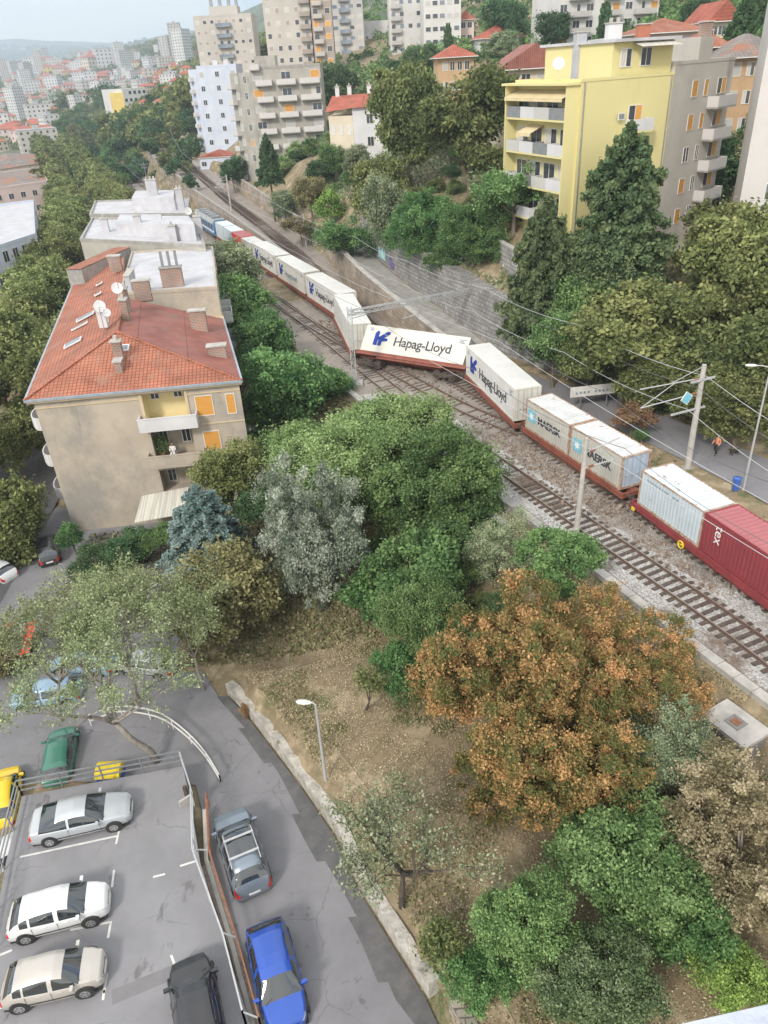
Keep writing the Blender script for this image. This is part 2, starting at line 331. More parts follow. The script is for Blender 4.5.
mix_second('roof_tile',(.30,.17,.12),.6,.52,.72); mix_second('roof_tile_dark',(.24,.14,.11),.5,.52,.72)
mix_second('flat_roof_white',(.36,.36,.37),.9,.58,.7)
mat('flat_roof_grey',(.42,.43,.46),(.31,.32,.34),scale=.6)
brickmat('chimney_brick',(.36,.13,.08),(.24,.17,.13),(.33,.3,.27),.32,.14,.03,bump=.5,noise=.05)
mat('zinc',(.28,.33,.38),(.38,.43,.48),scale=2,rough=.4,metal=.3)
mat('plaster_beige',(.47,.41,.33),(.36,.31,.25),scale=.35,bump=.1,bscale=20,ramp=(.3,.7))
mix_second('plaster_beige',(.27,.25,.225),.22,.47,.66,stretch=(1,1,.7))
mix_second('plaster_beige',(.2,.18,.16),.8,.62,.75,stretch=(1,1,.3))
mat('plaster_trim',(.56,.45,.3),(.48,.39,.27),scale=.6)
mat('plaster_yellow',(.65,.585,.29),(.59,.535,.265),scale=.12,rough=.9,ramp=(.25,.8))
mix_second('plaster_yellow',(.54,.48,.2),.3,.58,.8,stretch=(1,1,.25))
mat('plaster_loggia',(.72,.62,.36),(.62,.53,.3),scale=.6)
mat('plaster_white',(.62,.62,.635),(.52,.52,.535),scale=.3); mix_second('plaster_white',(.5,.5,.5),.5,.58,.75,stretch=(1,1,.3))
mat('plaster_slab',(.56,.54,.53),(.5,.485,.475),scale=.2)
mat('plaster_bluewhite',(.54,.59,.69),(.46,.51,.6),scale=.3); mix_second('plaster_bluewhite',(.45,.5,.58),.4,.58,.78,stretch=(1,1,.3))
mat('plaster_grey',(.40,.385,.34),(.3,.285,.255),scale=.25); mix_second('plaster_grey',(.22,.21,.19),.35,.52,.7,stretch=(1,1,.35))
mat('plaster_taupe',(.50,.475,.43),(.43,.405,.365),scale=.3); mix_second('plaster_taupe',(.28,.26,.24),.35,.56,.74,stretch=(1,1,.3))
mat('tower_cream',(.50,.47,.43),(.42,.395,.36),scale=.12); mat('tower_brown',(.38,.32,.28),(.31,.265,.23),scale=.3)
mat('tower_grey',(.5,.48,.46),(.4,.39,.38),scale=.12); mat('tower_white',(.60,.595,.585),(.5,.495,.485),scale=.12)
mat('house_ochre',(.50,.34,.2),(.42,.28,.165),scale=.3); mat('house_cream',(.62,.55,.43),(.52,.46,.36),scale=.3); mat('house_pink',(.62,.5,.47),(.54,.44,.42),scale=.3)
mat('house_lilac',(.42,.42,.68),(.36,.36,.6),scale=.2)
mat('house_yellow',(.68,.52,.16),(.58,.44,.14),scale=.3)
mat('glass_dark',(.03,.036,.045),(.06,.07,.085),scale=.7,rough=.12,alpha_spec=.8)
mat('glass_sky',(.10,.13,.17),(.2,.25,.3),scale=.5,rough=.1,alpha_spec=.9)
mat('frame_white',(.68,.67,.65),(.58,.57,.55),scale=2); mat('curtain',(.6,.58,.53),(.45,.43,.4),scale=3,stretch=(4,4,.5))
mat('shutter_orange',(.66,.33,.07),(.58,.28,.06),scale=2,stretch=(1,1,18),rough=.6)
mat('shutter_grey',(.5,.5,.48),(.42,.42,.4),scale=2,stretch=(1,1,18)); mat('shutter_green',(.14,.2,.14),(.1,.15,.1),scale=2,stretch=(1,1,18))
mat('awning_cream',(.66,.55,.33),(.56,.47,.3),scale=1.5); mat('awning_stripe',(.55,.53,.47),(.4,.39,.35),scale=1.2,stretch=(6,.2,.2),ramp=(.45,.55))
mat('metal_grey',(.33,.34,.35),(.26,.27,.28),scale=3,rough=.45,metal=.5); mat('metal_pale',(.5,.51,.52),(.42,.43,.44),scale=3,rough=.5,metal=.3)
mat('rail_rust',(.30,.13,.07),(.20,.085,.05),scale=5,rough=.8)
mat('wagon_red',(.27,.085,.055),(.19,.06,.042),scale=1.4,rough=.7,bump=.1); mix_second('wagon_red',(.12,.07,.05),1.2,.55,.7)
mat('wagon_crimson',(.27,.045,.05),(.2,.035,.04),scale=1.4,rough=.65); mix_second('wagon_crimson',(.14,.05,.045),1.2,.56,.7)
mat('bogie_dark',(.045,.035,.03),(.10,.075,.06),scale=4)
mat('yellow_paint',(.72,.56,.04),(.62,.47,.03),scale=3); 
mat('cont_white',(.66,.66,.645),(.57,.57,.555),scale=.5,rough=.5); mix_second('cont_white',(.56,.52,.45),.5,.60,.78,stretch=(1,1,.35))
mat('cont_cream',(.62,.61,.56),(.54,.53,.48),scale=.5,rough=.55); mix_second('cont_cream',(.5,.45,.36),.6,.58,.76,stretch=(1,1,.35))
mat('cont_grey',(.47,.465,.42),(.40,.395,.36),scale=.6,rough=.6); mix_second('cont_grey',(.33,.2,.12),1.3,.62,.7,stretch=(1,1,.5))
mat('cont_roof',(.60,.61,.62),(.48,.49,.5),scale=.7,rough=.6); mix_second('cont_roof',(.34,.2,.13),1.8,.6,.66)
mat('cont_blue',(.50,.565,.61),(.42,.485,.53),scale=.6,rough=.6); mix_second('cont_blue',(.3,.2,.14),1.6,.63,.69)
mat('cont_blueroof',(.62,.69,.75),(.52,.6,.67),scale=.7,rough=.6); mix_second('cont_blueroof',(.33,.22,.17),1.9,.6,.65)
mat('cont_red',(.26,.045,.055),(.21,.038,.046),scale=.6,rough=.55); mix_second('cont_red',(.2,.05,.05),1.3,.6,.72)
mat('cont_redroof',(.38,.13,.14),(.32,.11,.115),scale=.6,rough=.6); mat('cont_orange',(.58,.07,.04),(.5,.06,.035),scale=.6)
mat('cont_bluedoor',(.36,.46,.6),(.44,.52,.62),scale=1.5,rough=.5); mix_second('cont_bluedoor',(.3,.2,.14),2.5,.6,.68)
mat('rust_edge',(.30,.16,.09),(.42,.36,.3),scale=2.5,ramp=(.4,.6)); mat('text_dark',(.03,.033,.045),(.05,.053,.065)); mat('text_blue',(.012,.045,.30),(.01,.04,.26)); mat('text_lightblue',(.17,.48,.62),(.15,.42,.55)); mat('text_white',(.75,.75,.74),(.68,.68,.67)); mat('text_faded',(.17,.22,.28),(.3,.36,.42),scale=6)
mat('loco_blue',(.10,.2,.36),(.08,.17,.3),scale=1); mat('loco_grey',(.36,.38,.4),(.28,.3,.32),scale=1)
def paint(name,c,rough=.28,metal=.0):
    m=mat(name,c,tuple(x*.93 for x in c),scale=.8,rough=rough,metal=metal,alpha_spec=.6); m.node_tree.nodes['Principled BSDF'].inputs['Coat Weight'].default_value=.6; m.node_tree.nodes['Principled BSDF'].inputs['Coat Roughness'].default_value=.08
paint('car_white',(.66,.67,.68)); paint('car_silver',(.50,.53,.56),.35,.35); paint('car_champagne',(.52,.49,.45),.35,.35); paint('car_bluegrey',(.22,.265,.32),.35,.45); paint('car_blue',(.015,.075,.40),.28,.1)
paint('car_black',(.018,.018,.022)); paint('car_yellow',(.78,.55,.02)); paint('car_green',(.04,.17,.12)); paint('car_red',(.5,.03,.03)); paint('car_bluelight',(.25,.38,.5)); paint('bin_blue',(.04,.12,.4)); 
mat('car_glass',(.012,.017,.022),(.02,.028,.035),scale=1,rough=.06,alpha_spec=1.0); M['car_glass'].node_tree.nodes['Principled BSDF'].inputs['Coat Weight'].default_value=1
mat('tyre',(.02,.02,.021),(.03,.03,.03)); mat('rim',(.48,.49,.5),(.4,.41,.42),rough=.3,metal=.7); mat('trim_black',(.02,.02,.022),(.03,.03,.03),rough=.5)
mat('lamp_red',(.55,.02,.015),(.45,.015,.01),rough=.2); mat('lamp_clear',(.6,.62,.64),(.5,.52,.54),rough=.12); mat('plate_white',(.7,.7,.68),(.65,.65,.63))
mat('bark',(.11,.085,.065),(.2,.165,.13),scale=3,bump=.6,bscale=9,stretch=(1,1,.3)); mat('bark_grey',(.17,.15,.13),(.28,.26,.23),scale=3,bump=.5,bscale=9); mat('bark_dark',(.05,.04,.035),(.09,.075,.06),scale=3,bump=.5)
mat('skin',(.5,.3,.21),(.46,.27,.19)); mat('cloth_orange',(.62,.25,.16),(.55,.21,.14)); mat('cloth_black',(.02,.02,.025),(.03,.03,.035)); mat('cloth_white',(.72,.71,.7),(.62,.61,.6)); mat('hair_dark',(.03,.02,.015),(.05,.035,.025)); mat('fur_dark',(.03,.025,.02),(.06,.05,.04)); mat('terracotta',(.42,.16,.09),(.36,.13,.08))
mat('wire',(.10,.10,.11),(.16,.16,.17),rough=.5,metal=.5); mat('wire_pale',(.42,.43,.45),(.36,.37,.39),rough=.5)
mat('graffiti_blue',(.2,.55,.6),(.45,.6,.6),scale=2,ramp=(.4,.6)); mat('graffiti_violet',(.09,.06,.25),(.2,.18,.3),scale=3)
mat('rubble',(.16,.12,.1),(.3,.25,.2),scale=5,bump=.8,bscale=12)
# foliage (dark, mid, light)
leafmat('leaf_olive',(0.076,0.101,0.030),(0.160,0.194,0.059),(0.288,0.304,0.101))
leafmat('leaf_avenue',(.085,.12,.03),(.19,.23,.065),(.33,.36,.13))
leafmat('leaf_green',(0.048,0.119,0.034),(0.101,0.211,0.059),(0.203,0.338,0.101))
leafmat('leaf_bright',(.06,.125,.035),(.15,.28,.08),(.28,.43,.15))
leafmat('leaf_lime',(0.119,0.220,0.034),(0.220,0.371,0.059),(0.371,0.557,0.119))
leafmat('leaf_acacia',(0.101,0.186,0.051),(0.203,0.304,0.092),(0.338,0.456,0.186))
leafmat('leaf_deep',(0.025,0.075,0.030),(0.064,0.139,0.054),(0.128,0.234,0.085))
leafmat('leaf_silver',(.13,.165,.11),(.28,.32,.235),(.46,.49,.40))
leafmat('leaf_spruce',(.09,.16,.145),(.20,.31,.29),(.36,.47,.44))
leafmat('leaf_orange',(.08,.13,.03),(.24,.175,.05),(.60,.31,.11),var=.05)
leafmat('leaf_sage',(.05,.09,.035),(.11,.18,.06),(.27,.35,.18))
leafmat('leaf_tan',(.12,.11,.05),(.27,.24,.12),(.44,.39,.24))
leafmat('leaf_greygreen',(0.101,0.144,0.068),(0.220,0.279,0.144),(0.423,0.473,0.288))
leafmat('leaf_browngreen',(0.101,0.101,0.043),(0.220,0.203,0.085),(0.338,0.304,0.135))
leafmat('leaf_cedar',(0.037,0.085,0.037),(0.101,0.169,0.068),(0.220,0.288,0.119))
leafmat('leaf_dry',(0.184,0.081,0.040),(0.299,0.161,0.081),(0.414,0.276,0.149)); leafmat('leaf_litter',(.19,.12,.065),(.36,.26,.15),(.54,.45,.30),trans=0)
leafmat('leaf_grass',(.10,.13,.04),(.24,.23,.10),(.42,.37,.2))

leafmat('leaf_twiggy',(.10,.13,.05),(.22,.27,.11),(.40,.46,.24))
# ---------------------------------------------------------------- terrain mesh
def axis(segs):
    out=[segs[0][0]]
    for a,b,st in segs:
        n=max(1,int(round((b-a)/st))); out+=list(np.linspace(a,b,n+1)[1:])
    return np.array(out)
gx=axis([(-5000,-1500,250),(-1500,-500,60),(-500,-150,14),(-150,-50,2.5),(-50,45,.62),(45,90,2.5),(90,250,12),(250,1000,50),(1000,3500,250)])
gy=axis([(-200,-20,30),(-20,6,3),(6,125,.62),(125,300,2),(300,700,10),(700,2000,45),(2000,7500,110)])
XX,YY=np.meshgrid(gx,gy); ZZ=ground(XX,YY)
# sheets laid on the terrain sit on it: sink the terrain a little under roads, deck and ballast
nxg,nyg=len(gx),len(gy)
V=np.stack([XX,YY,ZZ-.05],-1).reshape(-1,3)
idx=np.arange(nxg*nyg).reshape(nyg,nxg)
Fq=np.stack([idx[:-1,:-1],idx[:-1,1:],idx[1:,1:],idx[1:,:-1]],-1).reshape(-1,4)
def fast_mesh(name,V,F,tone=None,smooth=False):
    me=bpy.data.meshes.new(name); nv=len(V); nf=len(F); k=F.shape[1]
    me.vertices.add(nv); me.vertices.foreach_set('co',np.ascontiguousarray(V,dtype=np.float32).ravel())
    me.loops.add(nf*k); me.loops.foreach_set('vertex_index',np.ascontiguousarray(F,dtype=np.int32).ravel())
    me.polygons.add(nf); me.polygons.foreach_set('loop_start',np.arange(nf,dtype=np.int32)*k)
    me.polygons.foreach_set('use_smooth',np.full(nf,smooth))
    if tone is not None:
        a=me.attributes.new('tone','FLOAT','POINT'); a.data.foreach_set('value',np.asarray(tone,dtype=np.float32))
    me.update(calc_edges=True); me.validate(); return me
mat('terrain_far',(.035,.055,.03),(.10,.12,.06),scale=.012,detail=8,ramp=(.35,.6),c3=(.06,.085,.04))
mix_second('terrain_far',(.36,.31,.27),.05,.56,.66)
me=fast_mesh('terrain',V,Fq,smooth=True); me.materials.append(M['terrain_soil']); me.materials.append(M['terrain_far'])
cy=YY[:-1,:-1].ravel(); me.polygons.foreach_set('material_index',(cy>330).astype(np.int32)); me.update()
ter=link_mesh('terrain',me); tag(ter,kind='structure')
def strip(name,pts,halfw,m,dz=.01,step=.8,zf=None,kind='structure',uv=True,thick=0):
    """ribbon along pts (x,y[,z]); halfw a number or (left,right)"""
    P=[Vector((p[0],p[1],p[2] if len(p)>2 else 0)) for p in pts]; hl,hr=(halfw if hasattr(halfw,'__len__') else (halfw,halfw))
    Q=[P[0]]
    for a,b in zip(P,P[1:]):
        n=max(1,int((b-a).length/step)); Q+=[a.lerp(b,i/n) for i in range(1,n+1)]
    mb=MB(); rows=[]
    for i,p in enumerate(Q):
        d=(Q[min(i+2,len(Q)-1)]-Q[max(i-2,0)]); d.z=0; d.normalize(); nrm=Vector((-d.y,d.x,0))
        a=p+nrm*hl; b=p-nrm*hr
        if len(pts[0])<3:
            if zf: a.z=zf(a.x,a.y)+dz; b.z=zf(b.x,b.y)+dz
            else: a.z=b.z=dz
        else: a.z=p.z+dz; b.z=p.z+dz
        rows.append((a,b))
    for (a,b),(c,d) in zip(rows,rows[1:]): mb.face([a,b,d,c])
    o=mb.build(name,m,uv=uv)
    if kind: o['kind']=kind
    return o
def xy(tab,ys): return [(float(pl(tab,y)),float(y)) for y in ys]
# ballast bed: from its town-side edge to beyond the train track
ys=list(range(6,118,2)); mb=MB()
def bed(ys,fl,fr,z,m,name):
    mb=MB(); nx=10
    R=[[(fl(y)+(fr(y)-fl(y))*k/nx,y,z(y) if callable(z) else z) for k in range(nx+1)] for y in ys]
    for a,b in zip(R,R[1:]):
        for k in range(nx): mb.face([a[k],a[k+1],b[k+1],b[k]])
    o=mb.build(name,m,uv=True); o['kind']='structure'; return o
A=[(23.4,10),(21.4,22),(19.8,29),(13.55,43),(7.2,57),(1.1,70.5),(-5.4,86.8),(-12,103.3),(-18.4,117),(-30.5,146),(-47,183),(-60.5,220),(-79,270),(-118,400)]
B=[(28.6,18),(23.9,29),(20.5,38.3),(18.6,43.7),(15.6,51.1),(13.4,56.9),(10.2,70),(3.2,82),(-2.8,92.5),(-7.4,103.5),(-12.6,116),(-17.7,128),(-27.5,151.7),(-35,170.6),(-43,189),(-56,223),(-75.5,272),(-115,400)]
Ct=[(-14.4,108),(-9.6,97),(-3.1,84.5),(3.2,72.5),(8.3,63.5),(12.6,57.5)]
Ut=[(11.3,64,0),(7.6,72.5,0),(3.4,82,0),(.2,90,0),(-3.6,104,0.0),(-9.4,120,1.8),(-18.6,145,3.3),(-34.5,189,5),(-66.5,290,7),(-104,410,8)]
bed(np.arange(6,300,1.5),lambda y:float(pl(XL,y))+.0,lambda y:float(min(pl(XR,y)-.2,pl(XW,y)-.4 if y>116 else 1e9)),.03,'ballast_brown','ballast')
bed(np.arange(6,70,1.5),lambda y:float(pl(XL,y)+.9),lambda y:float(pl(A,y)+1.9+(1.2 if y<36 else 0)),.05,'ballast_grey','ballast_light')
bed(np.arange(103,300,2),lambda y:float(pl(XW,y))+.2 if y>=118 else float(np.interp(y,[104,120],[-5.8,-11.6])),lambda y:float(pl(XR,y)-.3),lambda y:float(np.interp(y,[a[1] for a in ZU],[a[0] for a in ZU]))+.04,'ballast_brown','ballast_upper')
def smooth_path(P,n=4):
    P=[Vector((p[0],p[1],p[2] if len(p)>2 else 0)) for p in P]; out=[]
    for i in range(len(P)-1):
        p0=P[max(i-1,0)];p1=P[i];p2=P[i+1];p3=P[min(i+2,len(P)-1)]
        for k in range(n):
            t=k/n; out.append(.5*((2*p1)+(p2-p0)*t+(2*p0-5*p1+4*p2-p3)*t*t+(3*p1-p0-3*p2+p3)*t**3))
    out.append(P[-1]); return out
def resample(P,st):
    out=[P[0]]; acc=0
    for a,b in zip(P,P[1:]):
        L_=(b-a).length; s=st-acc
        while s<=L_: out.append(a.lerp(b,s/L_)); s+=st
        acc=(acc+L_)%st
    return out
def track(name,P,z=.0,sleepers=True,spacing=.62,smat='sleeper_wood',gauge=1.5):
    path=smooth_path(P,6); root=bpy.data.objects.new(name,None); col.objects.link(root); root['kind']='structure'
    Q=resample(path,1.5)
    for s in (-1,1):
        mb=MB(); ring=[]
        pts=[]
        for i,p in enumerate(Q):
            d=Q[min(i+1,len(Q)-1)]-Q[max(i-1,0)]; d.z=0; d.normalize(); n=Vector((-d.y,d.x,0)); pts.append(p+n*s*gauge/2+Vector((0,0,z)))
        for a,b in zip(pts,pts[1:]):
            mb.bar(a+Vector((0,0,.17)),b+Vector((0,0,.17)),.07,.16,0); mb.bar(a+Vector((0,0,.262)),b+Vector((0,0,.262)),.075,.02,1); mb.bar(a+Vector((0,0,.10)),b+Vector((0,0,.10)),.15,.03,0)
        mb.build('rail',['rail_steel','rail_top'],root)
    if sleepers:
        mb=MB()
        for i,p in enumerate(resample(path,spacing)[:-1]):
            d=path[min(range(len(path)),key=lambda k:(path[k]-p).length)]; 
            k=min(range(len(path)),key=lambda k:(path[k]-p).length); dd=(path[min(k+1,len(path)-1)]-path[max(k-1,0)]); dd.z=0; dd.normalize(); n=Vector((-dd.y,dd.x,0))
            j=random.uniform(-.05,.05); c=p+Vector((0,0,(.05 if p.y<49 else -.045+random.uniform(-.02,.035))+z)); mb.bar(c-n*(1.28+j),c+n*(1.28-j),.25,.14)
        o=mb.build('sleeper',smat,root); o['kind']='stuff'
    return root
track('railway_track_empty',A); track('railway_track_under_train',B,0,spacing=.65); track('turnout_track',Ct,.004,spacing=.7); track('upper_railway_track',Ut,.03,spacing=.7)
sy_=[hit(112,186),hit(100,171),hit(90,160),hit(80,148)]; sy_=[p for p in sy_ if p]; strip('siding_ballast',[tuple(p) for p in sy_],4.2,'ballast_brown',dz=.25,step=5); track('siding_track',[tuple(p) for p in sy_],.3,spacing=.8)
# ---------------------------------------------------------------- roads
rdpts=[(x,y,float(np.interp(y,[a[1] for a in RZ],[a[0] for a in RZ]))) for x,y in RD]
sp_=smooth_path(rdpts,4); strip('upper_road',[(p.x,p.y,p.z) for p in sp_ if p.y<76],2.6,'asphalt',dz=.02); strip('ramp_path',[(p.x,p.y,p.z) for p in sp_ if p.y>71],1.95,'concrete',dz=.03)
# lane with the two cars, widening into the street behind the parking deck
lane_poly=[]
mb=MB(); ysl=np.arange(4,60,.8)
def lane_right(y): return float(np.interp(y,[0,12,15,17.5,19.8,22.4,26.8,30,33,38,60],[7,1.6,-.6,-1.6,-2.8,-4.2,-6.3,-8.3,-10.6,-13.5,-15]))
def lane_left(y): return float(np.interp(y,[0,14.4,21,25,27,28,60],[-4.2,-6.1,-9.1,-10.2,-11.0,-45,-45]))
R=[]
for y in ysl: R.append([(lane_left(y)+(lane_right(y)-lane_left(y))*k/16,float(y)) for k in range(17)])
for a,b in zip(R,R[1:]):
    for k in range(16): mb.face([(q[0],q[1],float(lane_z(q[1]))+.03) for q in (a[k],a[k+1],b[k+1],b[k])])
o=mb.build('lane_road','asphalt'); o['kind']='structure'
# street under the avenue trees
strip('avenue_street',[(-34,30),(-36,60),(-37.5,84),(-42,102),(-46,124),(-51,146),(-60,176),(-73,212),(-94,264),(-127,349),(-169,457)],6,'old_asphalt',dz=.06,step=3,zf=gz)
# dark gutter and repaired asphalt along the stone wall
def gut_l(y): return lane_right(y)-.05
mb=MB(); yy=list(np.arange(8,33.5,.7))
for a,b in zip(yy,yy[1:]):
    wa=pl(WL,a)-.15; wb=pl(WL,b)-.15; la=lane_right(a)-.5*(1 if int(a/3)%2 else .2); lb=lane_right(b)-.5*(1 if int(a/3)%2 else .2)
    mb.face([(la,a,lane_z(a)+.045),(max(wa,la+.1),a,lane_z(a)+.045),(max(wb,lb+.1),b,lane_z(b)+.045),(lb,b,lane_z(b)+.045)])
o=mb.build('gutter','old_asphalt'); o['kind']='structure'
# ---------------------------------------------------------------- walls
def wall_along(name,pts,h,t,m,label,cap=None,step=1.2,hb=.4,group=None,cat='wall',world=True):
    """pts: (x,y,zground,height) polyline; thickness to the right of travel"""
    root=thing(name,label,cat,(pts[0][0],pts[0][1],pts[0][2]),0,group); o=root.location
    P=[Vector(p[:3]) for p in pts]; Hs=[(p[3] if len(p)>3 else h) for p in pts]
    Q=[];HH=[]
    for i,(a,b) in enumerate(zip(P,P[1:])):
        n=max(1,int((b-a).length/step))
        for k in range(n): Q.append(a.lerp(b,k/n)); HH.append(Hs[i]+(Hs[i+1]-Hs[i])*k/n)
    Q.append(P[-1]); HH.append(Hs[-1])
    L1=[];L2=[]
    for i,p in enumerate(Q):
        d=Q[min(i+1,len(Q)-1)]-Q[max(i-1,0)]; d.z=0; d.normalize(); n=Vector((d.y,-d.x,0))
        L1.append(p); L2.append(p+n*t)
    mb=MB(); cb=MB()
    U=Vector((0,0,1))
    for i in range(len(Q)-1):
        j=i+1; a,b,c,d=L1[i],L1[j],L2[j],L2[i]; ha,hb_=HH[i],HH[j]
        mb.face([a-U*hb,d-U*hb,d+U*ha,a+U*ha] ) if i==0 else None
        mb.face([b-U*hb,a-U*hb,a+U*ha,b+U*hb_]); mb.face([d-U*hb,c-U*hb,c+U*hb_,d+U*ha]); mb.face([a+U*ha,d+U*ha,c+U*hb_,b+U*hb_])
        if i==len(Q)-2: mb.face([c-U*hb,b-U*hb,b+U*hb_,c+U*hb_])
        if cap:
            e=(L2[i]-L1[i]).normalized()*.06; k1,k2=a-e+U*(ha+.003),b-e+U*(hb_+.003); k3,k4=c+e+U*(hb_+.003),d+e+U*(ha+.003)
            for q in ([k1,k4,k3,k2],[k+U*.1 for k in (k1,k2,k3,k4)],[k1,k2,k2+U*.1,k1+U*.1],[k3,k4,k4+U*.1,k3+U*.1]): cb.face(q[::-1] if q[0]==k1 and len(q)==4 and q[1]==k4 else q)
    mb.build('stonework',m,root,uv=True,origin=o,recalc=True)
    if cap: cb.build('coping',cap,root,origin=o,recalc=True)
    return root
wl=[(x,y,float(lane_z(y)),.85) for x,y in WL]
rw=random.Random(2); wl2=[]
for a,b in zip(wl[2:],wl[3:]):
    for k in range(5): t=k/5; wl2.append(tuple(a[i]+(b[i]-a[i])*t for i in range(3))+(rw.uniform(.72,1.0),))
wall_along('lane_stone_wall',wl2+[wl[-1]],1,.5,'pale_stone','low mortared stone wall between the curving lane and the dry slope',step=.5)
mb=MB(); yy=list(np.arange(9,33.6,.6))
for a,b in zip(yy,yy[1:]):
    wa=float(pl(WL,a));wb=float(pl(WL,b)); za=float(lane_z(a))+.72; zb=float(lane_z(b))+.72
    for (o0,f0),(o1,f1) in (((.42,0),(1.2,.5)),((1.2,.5),(2.4,1))):
        q=[]
        for (w0,y_,z_,o_,f_) in ((wa,a,za,o0,f0),(wa,a,za,o1,f1),(wb,b,zb,o1,f1),(wb,b,zb,o0,f0)):
            g_=gz(w0+2.4,y_); q.append((w0+o_,y_,z_+(max(g_,z_-.3)-z_)*f_+.02*(1-f_)))
        mb.face(q)
o=mb.build('slope_verge','terrain_soil'); o['kind']='structure'
wall_along('broken_stone_wall',[(x,y,float(lane_z(y)),1.1) for x,y in [(4.4,9),(2.9,11.5),(1.3,14.3)]],1,.45,'stone_wall','short crumbling stone wall below the dry slope, bottom of the photo')
wall_along('line_retaining_wall',[(float(pl(XW,y)),float(y),0,float(np.interp(y,[a[1] for a in ZU],[a[0] for a in ZU]))+.7) for y in (122,135,151,170,188,207,226,250,281,300)],1,.5,'brown_stone','tall brown stone wall holding up the upper railway line',cap='concrete')
wall_along('garden_stone_wall',[(float(pl(XR,y)),float(y),float(np.interp(y,[a[1] for a in ZU],[a[0] for a in ZU])),3.0) for y in (118,125,135,145,160,175,189,205)],1,.4,'brown_stone','pale stone garden wall on the hill side of the upper line',cap='concrete')
def road_off(y,o):
    a=Vector((float(pl(RD,y-.5)),y-.5,0)); b=Vector((float(pl(RD,y+.5)),y+.5,0)); d=(b-a).normalized(); n=Vector((d.y,-d.x,0)); p=(a+b)/2+n*o
    return p.x,p.y,float(np.interp(y,[q[1] for q in RZ],[q[0] for q in RZ]))
wall_along('ramp_parapet_wall',[(*road_off(y,-2.55)[:2],0,road_off(y,0)[2]+.9) for y in range(72,121,4)],1,.55,'brown_stone','pale brown parapet wall on the track side of the sloping ramp',cap='concrete_pale')
hw=wall_along('hillside_retaining_wall',[(*road_off(y,2.7 if y<72 else 2.05),float(np.interp(y,[67,72,100,120],[1,5.4,5.4,4.2]))) for y in range(67,121,3)],1,1.7,'grey_stone','high grey stone retaining wall above the ramp with graffiti on it')
g=MB()
for yc,w_,h0,h1,mi in ((106,3.0,.4,2.2,0),(102,2.0,.4,1.9,1)):
    n=10
    for k in range(n):
        y0=yc-w_/2+w_*k/n; y1=yc-w_/2+w_*(k+1)/n; a=road_off(y0,2.0); b=road_off(y1,2.0); j0=random.uniform(0,.5); j1=random.uniform(0,.5)
        g.face([(a[0],a[1],a[2]+h0+j0),(b[0],b[1],b[2]+h0+j0),(b[0],b[1],b[2]+h1-j1),(a[0],a[1],a[2]+h1-j1)],mi)
g.build('graffiti',['graffiti_blue','graffiti_violet'],hw,origin=hw.location)
wall_along('terrace_wall',[(*aty(498,236,84).to_tuple()[:2],8.5,2.6),(*aty(520,245,78).to_tuple()[:2],8.5,2.4),(20,72,8,2.4)],1,.4,'grey_stone','grey stone terrace wall below the yellow apartment block',cap='concrete_pale')
# cable trough beside the empty track
for i,(y0,y1) in enumerate(((24.5,47.5),(55,72))):
    root=thing('cable_trough','concrete cable trough beside the ballast, '+('right of the orange tree' if i==0 else 'left of the empty track by the portal mast'),'cable trough',(float(pl(XL,y0)),y0,0))
    mb=MB(); y=y0
    while y<y1:
        a=Vector((float(pl(XL,y))+.25,y,.1)); b=Vector((float(pl(XL,y+1.0))+.25,y+1.0,.1)); mb.bar(a,a.lerp(b,.97),.6,.34); y+=1.0
    mb.build('trough_slab','concrete_pale',root,origin=root.location)
# concrete manhole box with an open square hatch
c=Vector((16.1,24.6,0)); root=thing('concrete_chamber','concrete chamber with a rusty hatch in its lid, beside the ballast','concrete chamber',(c.x,c.y,-1.5),radians(-62))
mb=MB(); mb.box(-1.15,-.85,0,1.15,.85,1.42); mb.build('chamber_wall','concrete_dark',root)
mb=MB(); mb.box(-1.25,-.95,1.423,1.25,.95,1.62); mb.build('lid','concrete_pale',root)
mb=MB(); mb.box(-.38,-.38,1.62,.38,.38,1.66,0); mb.box(-.2,-.2,1.66,.2,.2,1.69,1); mb.build('hatch',['concrete_dark','rail_rust'],root)
# blocks of concrete by the ballast near the acacia
for i,(px,py) in enumerate(((508,508),(496,520))):
    p=atz(px,py,0); o=MB().box(-.9,-.35,-.4,.9,.35,.5).build('concrete_block','concrete',loc=(p.x,p.y,gz(p.x,p.y)+.1),rz=radians(-60)); tag(o,('upper' if i==0 else 'lower')+' grey concrete block between the acacia and the cable trough','concrete block',group='concrete blocks beside the track')
# rubble dragged up between the tracks and round the derailed wagons
def rubble(name,n,fn,smin,smax,m):
    mb=MB()
    for k in range(n):
        x,y,z=fn(); s=random.uniform(smin,smax); T=Matrix.Translation((x,y,z+s*.2))@Euler((random.random()*3,random.random()*3,random.random()*3)).to_matrix().to_4x4()
        mb.box(-s,-s*.6,-s*.4,s,s*.7,s*.5,0,T)
    o=mb.build(name,m); o['kind']='stuff'; tag(o,'loose dark stones and clods churned up along the tracks','rubble'); return o
def rb():
    y=random.choice([random.uniform(66,95),random.uniform(34,60),random.uniform(44,58)]); t=random.gauss(.5,.17); return float(pl(A,y)*(1-t)+pl(B,y)*t),y,.04
rubble('track_rubble',900,rb,.05,.2,'rubble')
def bs():
    y=random.uniform(20,62)**1.0; return random.uniform(float(pl(XL,y))+.2,float(pl(B,y))-1.2),y,.045
o=rubble('ballast_stones',9000,bs,.03,.06,'ballast_grey')
